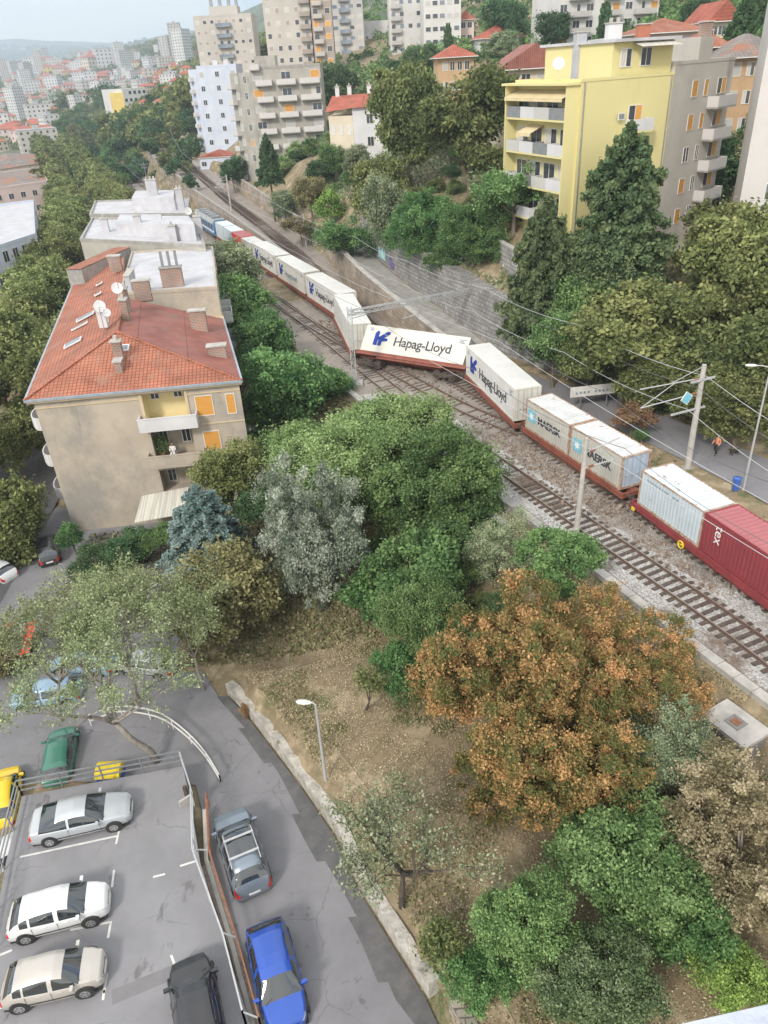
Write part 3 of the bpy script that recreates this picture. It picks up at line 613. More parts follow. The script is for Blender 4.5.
# ---------------------------------------------------------------- foliage
def leaf_quads(C,size,tone,upbias=.35,aspect=.62,rg=rng,drop=0):
    n=len(C); nrm=rg.normal(size=(n,3)); nrm[:,2]=np.abs(nrm[:,2])*(1+upbias); nrm/=np.linalg.norm(nrm,axis=1)[:,None]
    t=rg.normal(size=(n,3)); t-= (t*nrm).sum(1)[:,None]*nrm; t/=np.linalg.norm(t,axis=1)[:,None]
    if drop: t[:,2]-=drop; t/=np.linalg.norm(t,axis=1)[:,None]
    b=np.cross(nrm,t); s=size*rg.uniform(.6,1.35,n); a=t*s[:,None]*.5; c=b*(s*aspect)[:,None]*.5
    V=np.stack([C-a,C-a*.1+c,C+a,C-a*.1-c],1).reshape(-1,3); F=np.arange(n*4).reshape(n,4)
    return V,F,np.repeat(tone,4)
def lobed_points(n_lobes,n_clumps,leaves,seed,shape='round',clump_r=.17,fill=.25,hfac=.85,spread=.55):
    """unit crown: centre 0, radius about 1; returns leaf centres, tones and clump centres"""
    r=np.random.default_rng(seed); lob=[]
    for i in range(n_lobes):
        a=2*pi*i/n_lobes+r.uniform(-.4,.4); el=r.uniform(-.8,1.0); q=r.uniform(.35,spread+.12)
        lob.append(np.array([cos(a)*q*cos(el*.9),sin(a)*q*cos(el*.9),q*sin(el)*hfac*1.1])); 
    lob.append(np.array([0,0,.25*hfac])); R=[r.uniform(.28,.46) for _ in lob]; R[-1]=.5
    cl=[];ctone=[]
    while len(cl)<n_clumps:
        k=r.integers(len(lob)); d=r.normal(size=3); d[2]=d[2]+.08; d/=np.linalg.norm(d)
        rad=R[k]*(r.uniform(.82,1.08) if r.random()>fill else r.uniform(.3,.8)); p=lob[k]+d*rad*np.array([1,1,hfac])
        inside=any(np.linalg.norm((p-lob[j])/np.array([1,1,hfac]))<R[j]*.72 for j in range(len(lob)) if j!=k)
        if inside and r.random()>fill*.6: continue
        if shape=='cone':
            pass
        cl.append(p); ctone.append(r.uniform(.0,1))
    cl=np.array(cl); ctone=np.array(ctone)
    per=leaves//n_clumps; C=[];T=[]
    for p,t in zip(cl,ctone):
        m=int(per*r.uniform(.6,1.4)); d=r.normal(size=(m,3)); d/=np.linalg.norm(d,axis=1)[:,None]
        cr_=clump_r*r.uniform(.6,1.5); ax=r.uniform(.6,1.5,3)
        pts=p+r.normal(size=(m,3))*cr_*.46*ax*np.array([1,1,.8]); C.append(pts); T.append(np.clip(.5+(t-.5)*.72+r.normal(0,.2,m),0,1))
    C=np.concatenate(C); k=1.0/np.percentile(np.linalg.norm(C[:,:2],axis=1),97); return C*k,np.concatenate(T),cl*k
def conifer_points(n,seed,tiers=16,droop=.25,top=1.0,full=1.0,taper=1.0):
    """unit conifer: height 0..2, base radius 1"""
    r=np.random.default_rng(seed); C=[];T=[];B=[]
    for i in range(tiers):
        f=i/(tiers-1); z=.12+1.8*f; R=(1-f)**taper*.95*r.uniform(.85,1.12)+.05; nb=max(4,int(11*(1-f)+4))
        for k in range(nb):
            a=2*pi*(k+r.random()*.7)/nb; Rk=R*r.uniform(.7,1.1); t0=r.uniform(.1,.9)
            m=int(n/tiers/nb*(.3+1.6*(1-f))*1.2)+6
            s=r.uniform(.12,1,m)**.7; wdt=.15*(1-f)+.05
            x=s*Rk; lat=r.normal(0,1,m)*wdt*(1.15-s)*1.1
            zz=z-droop*s*s*Rk+r.normal(0,.03,m)+.09*s
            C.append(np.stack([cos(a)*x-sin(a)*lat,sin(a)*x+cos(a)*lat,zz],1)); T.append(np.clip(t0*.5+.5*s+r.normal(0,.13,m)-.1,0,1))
            B.append(((0,0,z-.05),(cos(a)*Rk*.8,sin(a)*Rk*.8,z-droop*.64*Rk)))
    return np.concatenate(C),np.concatenate(T),B
CROWN={}
def crown(key,leafsize,R,kind='round',seed=0,**kw):
    """build one crown mesh at real size with radius R (leaf size in metres)"""
    if kind=='round':
        C,T,cl=lobed_points(seed=seed,**kw); C=C*R; cl=cl*R
    else:
        C,T,B=conifer_points(seed=seed,**kw); C=C*R; cl=[( Vector(a)*R,Vector(b)*R) for a,b in B]
    V,F,t=leaf_quads(C,leafsize,T,rg=np.random.default_rng(seed+5))
    me=fast_mesh('crown',V,F,t); CROWN[key]=(me,R,cl,kind); return me
def limb_mesh(cl,R,height,trunk_r,seed,n=9,crown_h=None,below=None):
    """trunk from 0 up to the crown centre at z=height, limbs to clump centres"""
    r=random.Random(seed); mb=MB(); h=height
    lean=Vector((r.uniform(-.06,.06),r.uniform(-.06,.06),1))
    pts=[Vector((0,0,-.3)),Vector((0,0,.25)),lean*h*.35,lean*h*.7+Vector((r.uniform(-.1,.1),r.uniform(-.1,.1),0))*R*.3,Vector((0,0,h))]
    pts[2].z=h*.35;pts[3].z=h*.7
    mb.tube(pts,[trunk_r*1.5,trunk_r*1.1,trunk_r*.85,trunk_r*.6,trunk_r*.35],8)
    cs=[Vector(c) for c in cl]; r.shuffle(cs)
    for c in cs[:n]:
        s=pts[2].lerp(pts[4],r.uniform(.05,.8)); e=c+Vector((0,0,h)); e=s.lerp(e,.92); mid=s.lerp(e,.5)+Vector((r.uniform(-.1,.1),r.uniform(-.1,.1),-.05))*R
        mb.tube([s,mid,e],[trunk_r*.45,trunk_r*.26,trunk_r*.08],5)
    return mb
TREE_N=0
def tree(key,leaf,x,y,R,zc=None,label='',cat='tree',group=None,name='broadleaf_tree',squash=1.0,bark='bark',trunk_r=None,limbs=9,rz=None,z0=None):
    """tree with crown of radius R whose centre is at height zc (world)"""
    global TREE_N; TREE_N+=1
    me,R0,cl,kind=CROWN[key]; g=gz(x,y) if z0 is None else z0; s=R/R0
    root=thing(name,label,cat,(x,y,g),0,group)
    rz=random.uniform(0,6.28) if rz is None else rz
    zc=(g+R*1.1) if zc is None else zc; h=max(.3,zc-g)
    cm=me.copy() if False else me
    c=bpy.data.objects.new('crown',cm); col.objects.link(c); c.parent=root
    if not cm.materials: cm.materials.append(M[leaf])
    c.material_slots[0].link='OBJECT'; c.material_slots[0].material=M[leaf]
    c.rotation_euler=(0,0,rz); c.scale=(s,s,s*squash)
    tr=trunk_r or max(.09,R*.055)
    if kind=='round':
        c.location=(0,0,h); rot=Matrix.Rotation(rz,3,'Z'); cls=[rot@Vector((q[0]*s,q[1]*s,q[2]*s*squash)) for q in cl]
        if limbs<0:                                    # far tree: simple trunk
            MB().tube([(0,0,-.3),(0,0,h)],[tr*1.2,tr*.5],5).build('trunk',bark,root)
        else: limb_mesh(cls,R,h,tr,TREE_N,n=limbs).build('trunk',bark,root,smooth=True)
    else:
        c.location=(0,0,h); top=2*R*squash; mb=MB().tube([(0,0,-.3),(0,0,h),(0,0,h+top*.5),(0,0,h+top*.97)],[tr*1.3,tr,tr*.6,tr*.1],8)
        rot=Matrix.Rotation(rz,3,'Z')
        for a,b in (cl[::3] if limbs>=0 else []):
            a=rot@Vector((a.x*s,a.y*s,a.z*s*squash)); b=rot@Vector((b.x*s,b.y*s,b.z*s*squash)); mb.tube([a+Vector((0,0,h)),b+Vector((0,0,h))],[tr*.22,tr*.07],4)
        mb.build('trunk',bark,root,smooth=True)
    return root
# shared crowns
crown('mid_a',.30,4,seed=1,n_lobes=7,n_clumps=120,leaves=26000)
crown('mid_b',.30,4,seed=2,n_lobes=8,n_clumps=120,leaves=26000,hfac=.95)
crown('mid_c',.26,4,seed=3,n_lobes=6,n_clumps=95,leaves=24000,hfac=.75,clump_r=.2)
crown('ave_a',.42,5,seed=4,n_lobes=8,n_clumps=150,leaves=26000,clump_r=.15,hfac=.8)
crown('ave_b',.42,5,seed=5,n_lobes=9,n_clumps=150,leaves=26000,clump_r=.15,hfac=.8)
crown('small_a',.17,1.6,seed=6,n_lobes=6,n_clumps=60,leaves=9000,clump_r=.24,hfac=.9)
crown('small_b',.17,1.6,seed=7,n_lobes=5,n_clumps=50,leaves=7000,clump_r=.26,hfac=.75)
crown('far_a',.9,5,seed=8,n_lobes=7,n_clumps=60,leaves=3500,clump_r=.24,hfac=.9)
crown('far_b',.9,5,seed=9,n_lobes=6,n_clumps=60,leaves=3500,clump_r=.24,hfac=1.1)
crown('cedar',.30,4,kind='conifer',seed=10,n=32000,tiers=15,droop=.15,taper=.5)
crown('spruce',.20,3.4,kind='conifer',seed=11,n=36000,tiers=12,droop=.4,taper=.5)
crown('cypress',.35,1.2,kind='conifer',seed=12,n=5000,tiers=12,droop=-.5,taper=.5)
crown('feather',.24,7,seed=13,n_lobes=9,n_clumps=230,leaves=60000,clump_r=.13,hfac=.7,fill=.4)
crown('lush',.17,4,seed=14,n_lobes=9,n_clumps=260,leaves=70000,clump_r=.12,hfac=1.0,fill=.3)
crown('lush2',.17,4,seed=15,n_lobes=9,n_clumps=240,leaves=64000,clump_r=.12,hfac=1.05,fill=.3)
crown('maple',.19,6,seed=16,n_lobes=14,n_clumps=620,leaves=110000,clump_r=.075,hfac=.95,fill=.3,spread=.62)
crown('airy',.15,3.6,seed=17,n_lobes=10,n_clumps=330,leaves=56000,clump_r=.085,hfac=1.15,fill=.5)
crown('airy2',.13,3.4,seed=18,n_lobes=9,n_clumps=200,leaves=26000,clump_r=.12,hfac=1.0,fill=.5)
crown('clip',.16,2.4,seed=19,n_lobes=7,n_clumps=120,leaves=22000,clump_r=.13,hfac=.8,fill=.1)
def bytop(px,py,Y,r_px,key,leaf,label,sq=1.0,name='tree',**kw):
    kw['name']=name
    """crown centred where photograph point (px,py) lies at forward distance Y, radius in photograph pixels"""
    while True:      # the crown must stand on the ground: come nearer along the line of sight until it does
        p=aty(px,py,Y); k=(p-Vector((0,0,CH))).dot(cF); R=r_px*k/FPX
        if p.z>=gz(p.x,p.y)+R*sq*(.72 if CROWN[key][3]=='round' else .95) or Y<12: break
        Y-=.25
    g_=0
    while Y>50 and CROWN[key][3]=='round' and p.z>gz(p.x,p.y)+R*sq*1.3+.5 and g_<70 and name!='pine_tree':
        Y+=.5; g_+=1; p=aty(px,py,Y); k=(p-Vector((0,0,CH))).dot(cF); R=r_px*k/FPX
    if CROWN[key][3]=='round': return tree(key,leaf,p.x,p.y,R,p.z,label,squash=sq,**kw)
    return tree(key,leaf,p.x,p.y,R,p.z-R*sq,label,squash=sq,**kw)
near=[ # px,py,Y,r,key,leaf,label,squash,name
(345,458,50,80,'feather','leaf_acacia','broad feathery pale green acacia between the tenement and the tracks',.85,'acacia_tree',{}),
(437,487,47.5,70,'lush','leaf_green','dense mid green tree hiding the empty track, right of the feathery acacia',.95,'broadleaf_tree',{}),
(395,440,53,52,'lush2','leaf_acacia','light green tree crown rising behind the dense green one, below the tilted wagon',.9,'broadleaf_tree',{}),
(472,500,46,34,'mid_c','leaf_green','green bush with bare twigs beside the white ballast, below the empty track',.9,'broadleaf_tree',{}),
(315,542,41,54,'airy','leaf_silver','silvery grey tree with a pale lacy crown on the dry slope',1.4,'silver_tree',{'bark':'bark_grey'}),
(203,524,45,54,'spruce','leaf_spruce','blue green spruce in front of the tenement',.78,'blue_spruce',{}),
(226,598,38.5,56,'mid_a','leaf_browngreen','dark brownish green holm oak between the spruce and the lane',.95,'holm_oak',{}),
(228,474,50,36,'mid_b','leaf_olive','olive green tree against the right corner of the tenement',1.0,'broadleaf_tree',{}),
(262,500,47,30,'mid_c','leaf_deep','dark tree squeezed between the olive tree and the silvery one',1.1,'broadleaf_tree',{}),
(415,590,39,55,'mid_b','leaf_green','leafy green tree left of the big orange tree',.95,'broadleaf_tree',{}),
(425,628,36,42,'lush2','leaf_bright','vivid green shrubby tree at the left foot of the big orange tree',1.35,'broadleaf_tree',{}),
(405,668,34.5,32,'mid_c','leaf_green','low green bush on the slope below the vivid green tree',1.2,'broadleaf_tree',{}),
(500,552,40,42,'airy2','leaf_greygreen','thin greyish green shrub by the cable trough above the orange tree',.8,'shrub',{}),
(560,558,34.5,46,'clip','leaf_green','round clipped green tree poking out behind the orange tree',.8,'broadleaf_tree',{}),
(506,680,32,90,'maple','leaf_orange','big orange brown autumn tree, left and tallest crown',1.2,'autumn_tree',{}),
(620,674,32,78,'maple','leaf_orange','big orange brown autumn tree beside the white ballast, right crown',1.0,'autumn_tree',{'rz':2.5}),
(550,762,29.5,88,'maple','leaf_orange','orange and green autumn tree lowest of the three orange crowns',1.05,'autumn_tree',{'rz':4.1}),
(665,755,27.5,58,'airy2','leaf_greygreen','twiggy grey green shrub between the orange tree and the concrete chamber',1.0,'shrub',{}),
(628,868,22.5,78,'lush','leaf_bright','bright green acacia in the lower right corner',1.05,'acacia_tree',{}),
(530,932,21,54,'lush2','leaf_bright','bright green acacia left of the bigger one near the bottom edge',1.3,'acacia_tree',{'rz':1}),
(600,985,18.5,64,'lush2','leaf_sage','grey green tree with upright shoots at the bottom edge',.9,'broadleaf_tree',{}),
(742,855,22.5,76,'airy','leaf_tan','pale brown half dry tree at the right edge below the chamber',1.2,'half_dry_tree',{'bark':'bark_grey'}),
(738,975,18.5,42,'mid_c','leaf_lime','yellow green bush at the bottom right corner above the ledge',1.0,'shrub',{}),
(690,925,20.5,44,'mid_b','leaf_green','dark green bush between the bright acacia and the pale brown tree',1.2,'broadleaf_tree',{}),
(700,800,25,30,'airy2','leaf_dry','reddish dry shrub above the pale brown tree',1.0,'shrub',{}),
(640,820,25,28,'mid_c','leaf_green','small green bush under the right side of the autumn trees',1.0,'shrub',{}),
(480,975,17.6,36,'mid_c','leaf_green','ragged green bush on the bank above the broken wall',1.0,'shrub',{}),
(283,386,66,44,'mid_b','leaf_green','vivid green tree right of the tenement beside the empty track',.95,'broadleaf_tree',{}),
(262,340,74,32,'mid_a','leaf_green','green tree in the row along the tenement, behind the vivid one',1.0,'broadleaf_tree',{}),
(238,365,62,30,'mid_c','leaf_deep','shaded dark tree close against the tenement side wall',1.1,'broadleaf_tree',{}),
(242,310,82,34,'mid_b','leaf_green','mid green tree beside the near white roof',1.0,'broadleaf_tree',{}),
(232,272,94,34,'mid_a','leaf_greygreen','grey green tree beside the train between roof and containers',1.0,'broadleaf_tree',{}),
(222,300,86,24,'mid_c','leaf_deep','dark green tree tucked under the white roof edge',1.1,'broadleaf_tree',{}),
(258,410,61,26,'mid_c','leaf_green','low green tree at the end of the tenement side yard',.9,'broadleaf_tree',{}),
(95,560,48.5,26,'mid_c','leaf_deep','dark green bush in the yard at the foot of the tenement facade',.8,'shrub',{}),
(128,548,49,24,'mid_b','leaf_deep','dark hedge bush under the striped awning',.8,'shrub',{}),
(70,535,51,13,'small_a','leaf_green','round green shrub at the left foot of the tenement',1.1,'shrub',{}),
(158,535,49.5,20,'mid_c','leaf_green','leafy bush right of the striped awning',1.0,'shrub',{}),
# hill side
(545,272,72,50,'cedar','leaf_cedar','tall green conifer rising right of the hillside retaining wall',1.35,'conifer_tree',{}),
(555,342,66,30,'mid_b','leaf_bright','vivid green tree behind the banner at the foot of the conifer',1.1,'broadleaf_tree',{}),
(585,345,63,26,'mid_c','leaf_green','small green tree behind the banner between conifer and big oak',1.1,'broadleaf_tree',{}),
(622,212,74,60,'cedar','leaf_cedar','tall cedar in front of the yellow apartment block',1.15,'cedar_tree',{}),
(600,262,72,40,'mid_a','leaf_cedar','dark spreading tree at the foot of the tall cedar',.9,'broadleaf_tree',{}),
(703,182,84,46,'mid_b','leaf_deep','very dark green tree between the cedar and the white slab block',1.0,'broadleaf_tree',{}),
(630,336,60,64,'ave_a','leaf_olive','big rounded olive green oak beside the upper road',.85,'oak_tree',{}),
(590,352,60,34,'mid_a','leaf_olive','olive green oak crown left of the big rounded one',1.0,'oak_tree',{}),
(738,272,58,58,'ave_b','leaf_olive','tall olive green oak at the right edge, upper of two',1.1,'oak_tree',{}),
(745,362,56,56,'ave_a','leaf_olive','spreading olive green oak at the right edge above the street lamp',1.05,'oak_tree',{'rz':2}),
(700,395,57,30,'mid_a','leaf_olive','lower branches of an oak behind the walking person',.9,'oak_tree',{}),
(672,300,66,30,'mid_c','leaf_olive','olive green tree below the parked silver car',.9,'broadleaf_tree',{}),
(700,372,60,38,'mid_b','leaf_olive','dark olive tree between the two biggest oaks',1.0,'oak_tree',{}),
(722,240,60,42,'ave_a','leaf_olive','olive green oak between the white slab and the cedar, above the silver car',1.0,'oak_tree',{'rz':1}),
(756,318,55,44,'ave_b','leaf_olive','olive green oak against the right edge, middle of the stack of crowns',1.0,'oak_tree',{'rz':3}),
(696,338,58,38,'ave_a','leaf_olive','olive green oak filling the gap left of the right edge oaks',1.0,'oak_tree',{'rz':4}),
(742,408,52,42,'ave_b','leaf_olive','lowest oak at the right edge behind the tall street lamp',.9,'oak_tree',{'rz':5}),
(652,378,58,36,'ave_b','leaf_olive','low dense oak left of the thick concrete mast',.9,'oak_tree',{'rz':6}),
(590,318,66,36,'mid_b','leaf_green','green tree wedged between conifer and rounded oak',1.1,'broadleaf_tree',{}),
(515,188,84,40,'mid_c','leaf_bright','fresh green round tree left of the yellow block',.9,'broadleaf_tree',{}),
(472,238,88,38,'lush2','leaf_green','light green acacia on top of the hillside wall, right of two',.9,'acacia_tree',{}),
(425,225,98,38,'lush','leaf_green','light green acacia on top of the hillside wall, left of two',1.0,'acacia_tree',{}),
(448,262,92,24,'mid_c','leaf_green','drooping green bush hanging over the hillside wall',.9,'shrub',{}),
(405,118,112,38,'ave_b','leaf_olive','tall grey green oak right of the white gabled house',1.35,'oak_tree',{}),
(470,125,102,50,'ave_a','leaf_olive','broad grey green oak left of the yellow block',1.1,'oak_tree',{}),
(376,192,110,34,'mid_a','leaf_olive','olive tree above the bend of the ramp',1.15,'broadleaf_tree',{}),
(388,215,104,24,'mid_b','leaf_greygreen','tall greyish tree beside the ramp entrance',1.6,'broadleaf_tree',{}),
(345,235,112,30,'mid_c','leaf_green','leafy green tree over the dark end of the ramp',1.0,'broadleaf_tree',{}),
(285,205,135,16,'mid_a','leaf_greygreen','small grey green tree in the gardens above the upper line',1.0,'broadleaf_tree',{}),
(310,195,128,18,'mid_b','leaf_browngreen','brownish garden tree right of the small grey green one',1.0,'broadleaf_tree',{}),
(330,205,125,15,'small_a','leaf_lime','yellow green garden bush above the upper line wall',1.0,'shrub',{}),
(268,160,150,15,'cedar','leaf_deep','dark pointed conifer in front of the grey apartment block',1.5,'conifer_tree',{}),
(232,172,155,15,'mid_b','leaf_deep','round dark tree between the cottage and the grey block',.9,'broadleaf_tree',{}),
(320,172,140,14,'mid_a','leaf_deep','dark tree at the right foot of the grey block',1.0,'broadleaf_tree',{}),
(333,160,140,16,'mid_b','leaf_green','green tree in front of the white gabled house, left of two',1.0,'broadleaf_tree',{}),
(356,160,132,14,'mid_a','leaf_greygreen','grey tree in front of the white gabled house, right of two',1.2,'broadleaf_tree',{}),
(300,225,120,18,'mid_c','leaf_browngreen','scrubby brown green tree behind the upper line wall',.8,'shrub',{}),
(745,125,95,24,'mid_b','leaf_green','green tree behind the gray wing beside the white slab',.9,'broadleaf_tree',{}),
(540,120,95,20,'mid_a','leaf_olive','tree crown peeping out at the left corner of the yellow block',1.0,'broadleaf_tree',{}),
(338,88,215,24,'mid_b','leaf_deep','dark tree group crown between tower and white gabled house',1.0,'broadleaf_tree',{}),
(398,75,200,16,'mid_a','leaf_deep','dark tree above the grey green oak',1.0,'broadleaf_tree',{}),
(422,64,220,20,'mid_b','leaf_deep','dark spreading pine left of the brick house',.9,'pine_tree',{}),
(508,24,260,26,'mid_b','leaf_deep','dark bushy tree below the lilac building',.9,'broadleaf_tree',{}),
(556,30,190,22,'mid_a','leaf_deep','dark tree right of the tall cypress near the pale block',.9,'broadleaf_tree',{}),
(585,8,230,24,'mid_b','leaf_deep','dark tree at the top edge behind the pale block',1.0,'broadleaf_tree',{}),
(742,35,125,24,'cedar','leaf_deep','dark conifer beside the red roofed villas top right',1.4,'conifer_tree',{}),
(700,15,180,22,'mid_a','leaf_deep','dark tree on the skyline above the red roofed villas',.9,'broadleaf_tree',{}),
(760,15,150,20,'mid_b','leaf_deep','dark tree at the top right corner of the photograph',1.0,'broadleaf_tree',{}),
(605,22,180,8,'cypress','leaf_deep','slim dark cypress on the right in front of the pale block',1.9,'cypress_tree',{}),
(512,25,200,6,'cypress','leaf_deep','tall slim cypress in the middle of the red roofed houses',2.6,'cypress_tree',{}),
(448,38,210,5,'cypress','leaf_deep','slim cypress beside the white tower block',2.2,'cypress_tree',{}),
(480,95,140,16,'mid_c','leaf_green','garden tree at the foot of the brick house',.9,'broadleaf_tree',{}),
(500,45,190,16,'mid_a','leaf_greygreen','grey green tree between the red roofed houses',.9,'broadleaf_tree',{}),
]
rows=0
for px,py,Y,r,key,leaf,label,sq,name,kw in near:
    bytop(px,py,Y,r,key,leaf,label,sq,name=name,cat='shrub' if name=='shrub' else 'tree',limbs=(9 if Y<90 else 4),**kw)
# avenue trees in two rows down the street
av=smooth_path([(-33,36),(-35,56),(-37.5,84),(-42,102),(-46,124),(-51,146),(-60,176),(-73,212),(-94,264),(-127,349),(-169,457)],5)
k=0
for side,off in (('r',6.2),('l',-5.5)):
    for p,q in zip(resample(av,7.6),resample(av,7.6)[1:]):
        if side=='r' and p.y<68: continue
        d=(q-p).normalized(); n=Vector((d.y,-d.x,0)); c=p+n*(off+random.uniform(-.7,.7))+d*random.uniform(-.8,.8)
        if side=='r' and 52<c.y<88: c=p+n*(off-3.2)
        R=random.uniform(4.4,5.3); far=c.y>230
        tree(['ave_a','ave_b'][k%2] if not far else ['far_a','far_b'][k%2],'leaf_avenue',c.x,c.y,R,-5.5+7.2+random.uniform(-.8,.6),'rounded olive green street tree in the long avenue left of the tenement',group='street trees of the avenue',name='street_tree',squash=random.uniform(.85,1.05),limbs=-1 if c.y>110 else 6); k+=1
for (px,py,Y,r,lf) in ((6,524,52,42,'leaf_avenue'),(10,440,60,30,'leaf_avenue'),(8,655,37,26,'leaf_browngreen')):
    bytop(px,py,Y,r,'ave_b',lf,{524:'olive green street tree nearest the yard, left edge of the photograph',440:'olive green street tree behind the nearest one at the left edge',655:'half bare tree at the left edge beside the red striped canopy'}[py],1.0,name='street_tree',limbs=9)
# trees along the far railway cutting and round the blocks
cut=[(random.Random(i*7+1).uniform(58,196),random.Random(i*13+2).uniform(98,182),random.Random(i*3).uniform(7,11),i%2) for i in range(95)]
cut=[c for c in cut if not(c[0]<75 and c[1]>140) ]+[(118,150,10,0),(105,135,9,1),(135,160,10,0),(92,150,8,1),(128,135,11,1),(150,130,12,0),(165,120,12,1),(175,135,9,0),(158,108,10,1),(75,128,8,0),(88,132,8,1),(60,118,9,0),(182,105,10,1),(140,120,9,0),(112,160,9,1),(122,172,9,0),(85,118,7,1),(70,108,6,0),(180,150,8,1),(186,168,7,0),(192,185,8,1),(110,108,6,0),(50,125,7,1)]
for i,(px,py,r,t) in enumerate(cut):
    h_=hit(px,py+r*.9)
    if h_ is None: continue
    k_=(h_-Vector((0,0,CH))).dot(cF); R=r*k_/FPX
    tree(['far_a','far_b'][t],['leaf_deep','leaf_green','leaf_olive','leaf_deep'][i%4],h_.x,h_.y,R,h_.z+R*.9,'bushy tree on the slopes beside the far railway cutting',group='trees round the far railway cutting',limbs=-1)
# sparse trees: recursive skeleton with few leaves
def bare_tree(name,label,px,py_base,z,height,spread,leaf,seed,nleaf=3,levels=5,leafsize=.14,bark='bark_grey',r0=.2,lean=(0,0),first=4):
    base=hit(px,py_base) if z is None else atz(px,py_base,z)
    root=thing(name,label,'tree',(base.x,base.y,base.z)); r=random.Random(seed); mb=MB(); tips=[]
    def grow(p,d,L_,rad,lv):
        d=d.normalized(); n=3; pts=[p]; q=p
        for i in range(n):
            d=(d+Vector((r.gauss(0,.16),r.gauss(0,.16),r.gauss(.02,.1)))).normalized(); q=q+d*L_/n; pts.append(q)
            if lv<=2: tips.append((q,lv))
        mb.tube(pts,[rad,rad*.85,rad*.7,rad*.55],6 if lv>3 else 4 if lv>1 else 3,cap=lv>3)
        if lv<=0: tips.append((q,0)); return
        for k in range(r.choice([2,3,3]) if lv<levels else first):
            a=r.uniform(0,6.28); up=Vector((cos(a),sin(a),r.uniform(-.05,.6))); nd=(d*(.75)+up*spread*r.uniform(.6,1.1)); s=pts[r.choice([2,3,3])] if lv<levels else pts[3]
            grow(s,nd,L_*r.uniform(.6,.82),rad*.55,lv-1)
    grow(Vector((0,0,-.2)),Vector((lean[0],lean[1],1)),height*.34,r0,levels)
    mb.build('trunk',bark,root,smooth=True)
    g=np.random.default_rng(seed); C=[]
    for q,lv in tips:
        if g.random()<.85: C.append(np.array(q)+g.normal(0,.16,(nleaf,3)))
    C=np.concatenate(C); T=np.clip(g.normal(.5,.28,len(C)),0,1)
    V,F,t=leaf_quads(C,leafsize,T,rg=g); me=fast_mesh('crown',V,F,t); me.materials.append(M[leaf]); link_mesh('crown',me,root); return root
bare_tree('half_bare_tree','large half bare tree with thin yellow green leaves over the street corner',160,765,-4.5,11.5,.95,'leaf_twiggy',5,nleaf=5,levels=6,leafsize=.12,r0=.24,lean=(-.1,.25),first=4)
bare_tree('half_bare_tree','second half bare tree mixing its twigs with the large one, behind the parking railing',65,728,-5,9.5,.9,'leaf_twiggy',9,nleaf=4,levels=6,leafsize=.13,r0=.16,lean=(0,.1),first=4)
bare_tree('half_bare_tree','half bare tree with spiky greyish crown left of the holm oak',205,695,-4.9,8.8,1.0,'leaf_twiggy',15,nleaf=5,levels=6,leafsize=.12,r0=.13,lean=(-.1,.2),first=4)
bare_tree('half_bare_tree','widest half bare tree spreading fine twigs over the parked cars under it',140,705,-4.9,10.5,1.0,'leaf_twiggy',41,nleaf=5,levels=6,leafsize=.12,r0=.2,lean=(-.1,.1),first=5)
bare_tree('almond_tree','dark limbed almond tree with sparse leaves beside the stone wall',402,905,None,6.6,1.1,'leaf_greygreen',22,nleaf=3,levels=5,leafsize=.13,bark='bark_dark',r0=.17,lean=(-.05,.1),first=7)
bare_tree('almond_tree','small bent almond sapling on the dry slope above the lamp',365,710,None,3.4,.9,'leaf_olive',23,nleaf=3,levels=4,leafsize=.16,bark='bark_dark',r0=.08,first=3)
bare_tree('dry_shrub','leafless reddish shrub left of the concrete chamber',690,770,-1,4,1.1,'leaf_dry',29,nleaf=2,levels=4,leafsize=.12,bark='bark_grey',r0=.06,first=5)
bare_tree('dry_shrub','twiggy bush at the bank under the almond tree',440,960,None,2.4,1.1,'leaf_olive',31,nleaf=4,levels=4,leafsize=.14,bark='bark',r0=.04,first=5)
# ground cover: leaf litter and grass on the slope (cannot be counted)
def scatter(name,label,n,xr,yr,leaf,size,cond,h=.03,up=3.0,kind_cat='ground cover'):
    g=np.random.default_rng(len(name)); x=g.uniform(*xr,n); y=g.uniform(*yr,n); k=cond(x,y); x=x[k];y=y[k]; z=ground(x,y)-.02
    C=np.stack([x,y,z+g.uniform(.01,h,len(x))],1); V,F,t=leaf_quads(C,size,g.random(len(x)),upbias=up,rg=g); me=fast_mesh(name,V,F,t); me.materials.append(M[leaf]); o=link_mesh(name,me); o['kind']='stuff'; tag(o,label,kind_cat); return o
onslope=lambda x,y:(x>pl(WL,y)+.4)&(x<pl(XL,y)-.3)
def patch(s,seed,lo): return lambda x,y: onslope(x,y)&(vnoise(x,y,s,seed)>lo)
scatter('leaf_litter','dry fallen leaves strewn over the slope',150000,(-12,20),(9,48),'leaf_litter',.085,lambda x,y:onslope(x,y)&(vnoise(x,y,1.3,3)+vnoise(x,y,.4,6)*.6>-.5),.05,4)
scatter('slope_grass','tufts of grass on the dry slope',110000,(-12,20),(9,48),'leaf_grass',.15,lambda x,y:onslope(x,y)&(vnoise(x,y,1.5,7)>.05),.16,0)
scatter('yard_grass','grass and weeds round the tenement and under the trees',60000,(-26,6),(36,84),'leaf_grass',.28,lambda x,y:(x<pl(XL,y)-.5)&(x>-25)&~((x<-10)&(y>54))&~((y<40)&(x<-13.5)),.2,0)
scatter('hillside_scrub','scrub and brambles covering the hillside',90000,(-35,60),(58,150),'leaf_greygreen',.5,lambda x,y:(x>np.where(y<117,pl(RD,y)+3.6,pl(XR,y)+1))&(x<pl(RD,y)+60)&(vnoise(x,y,6,9)>-.15),.6,0)
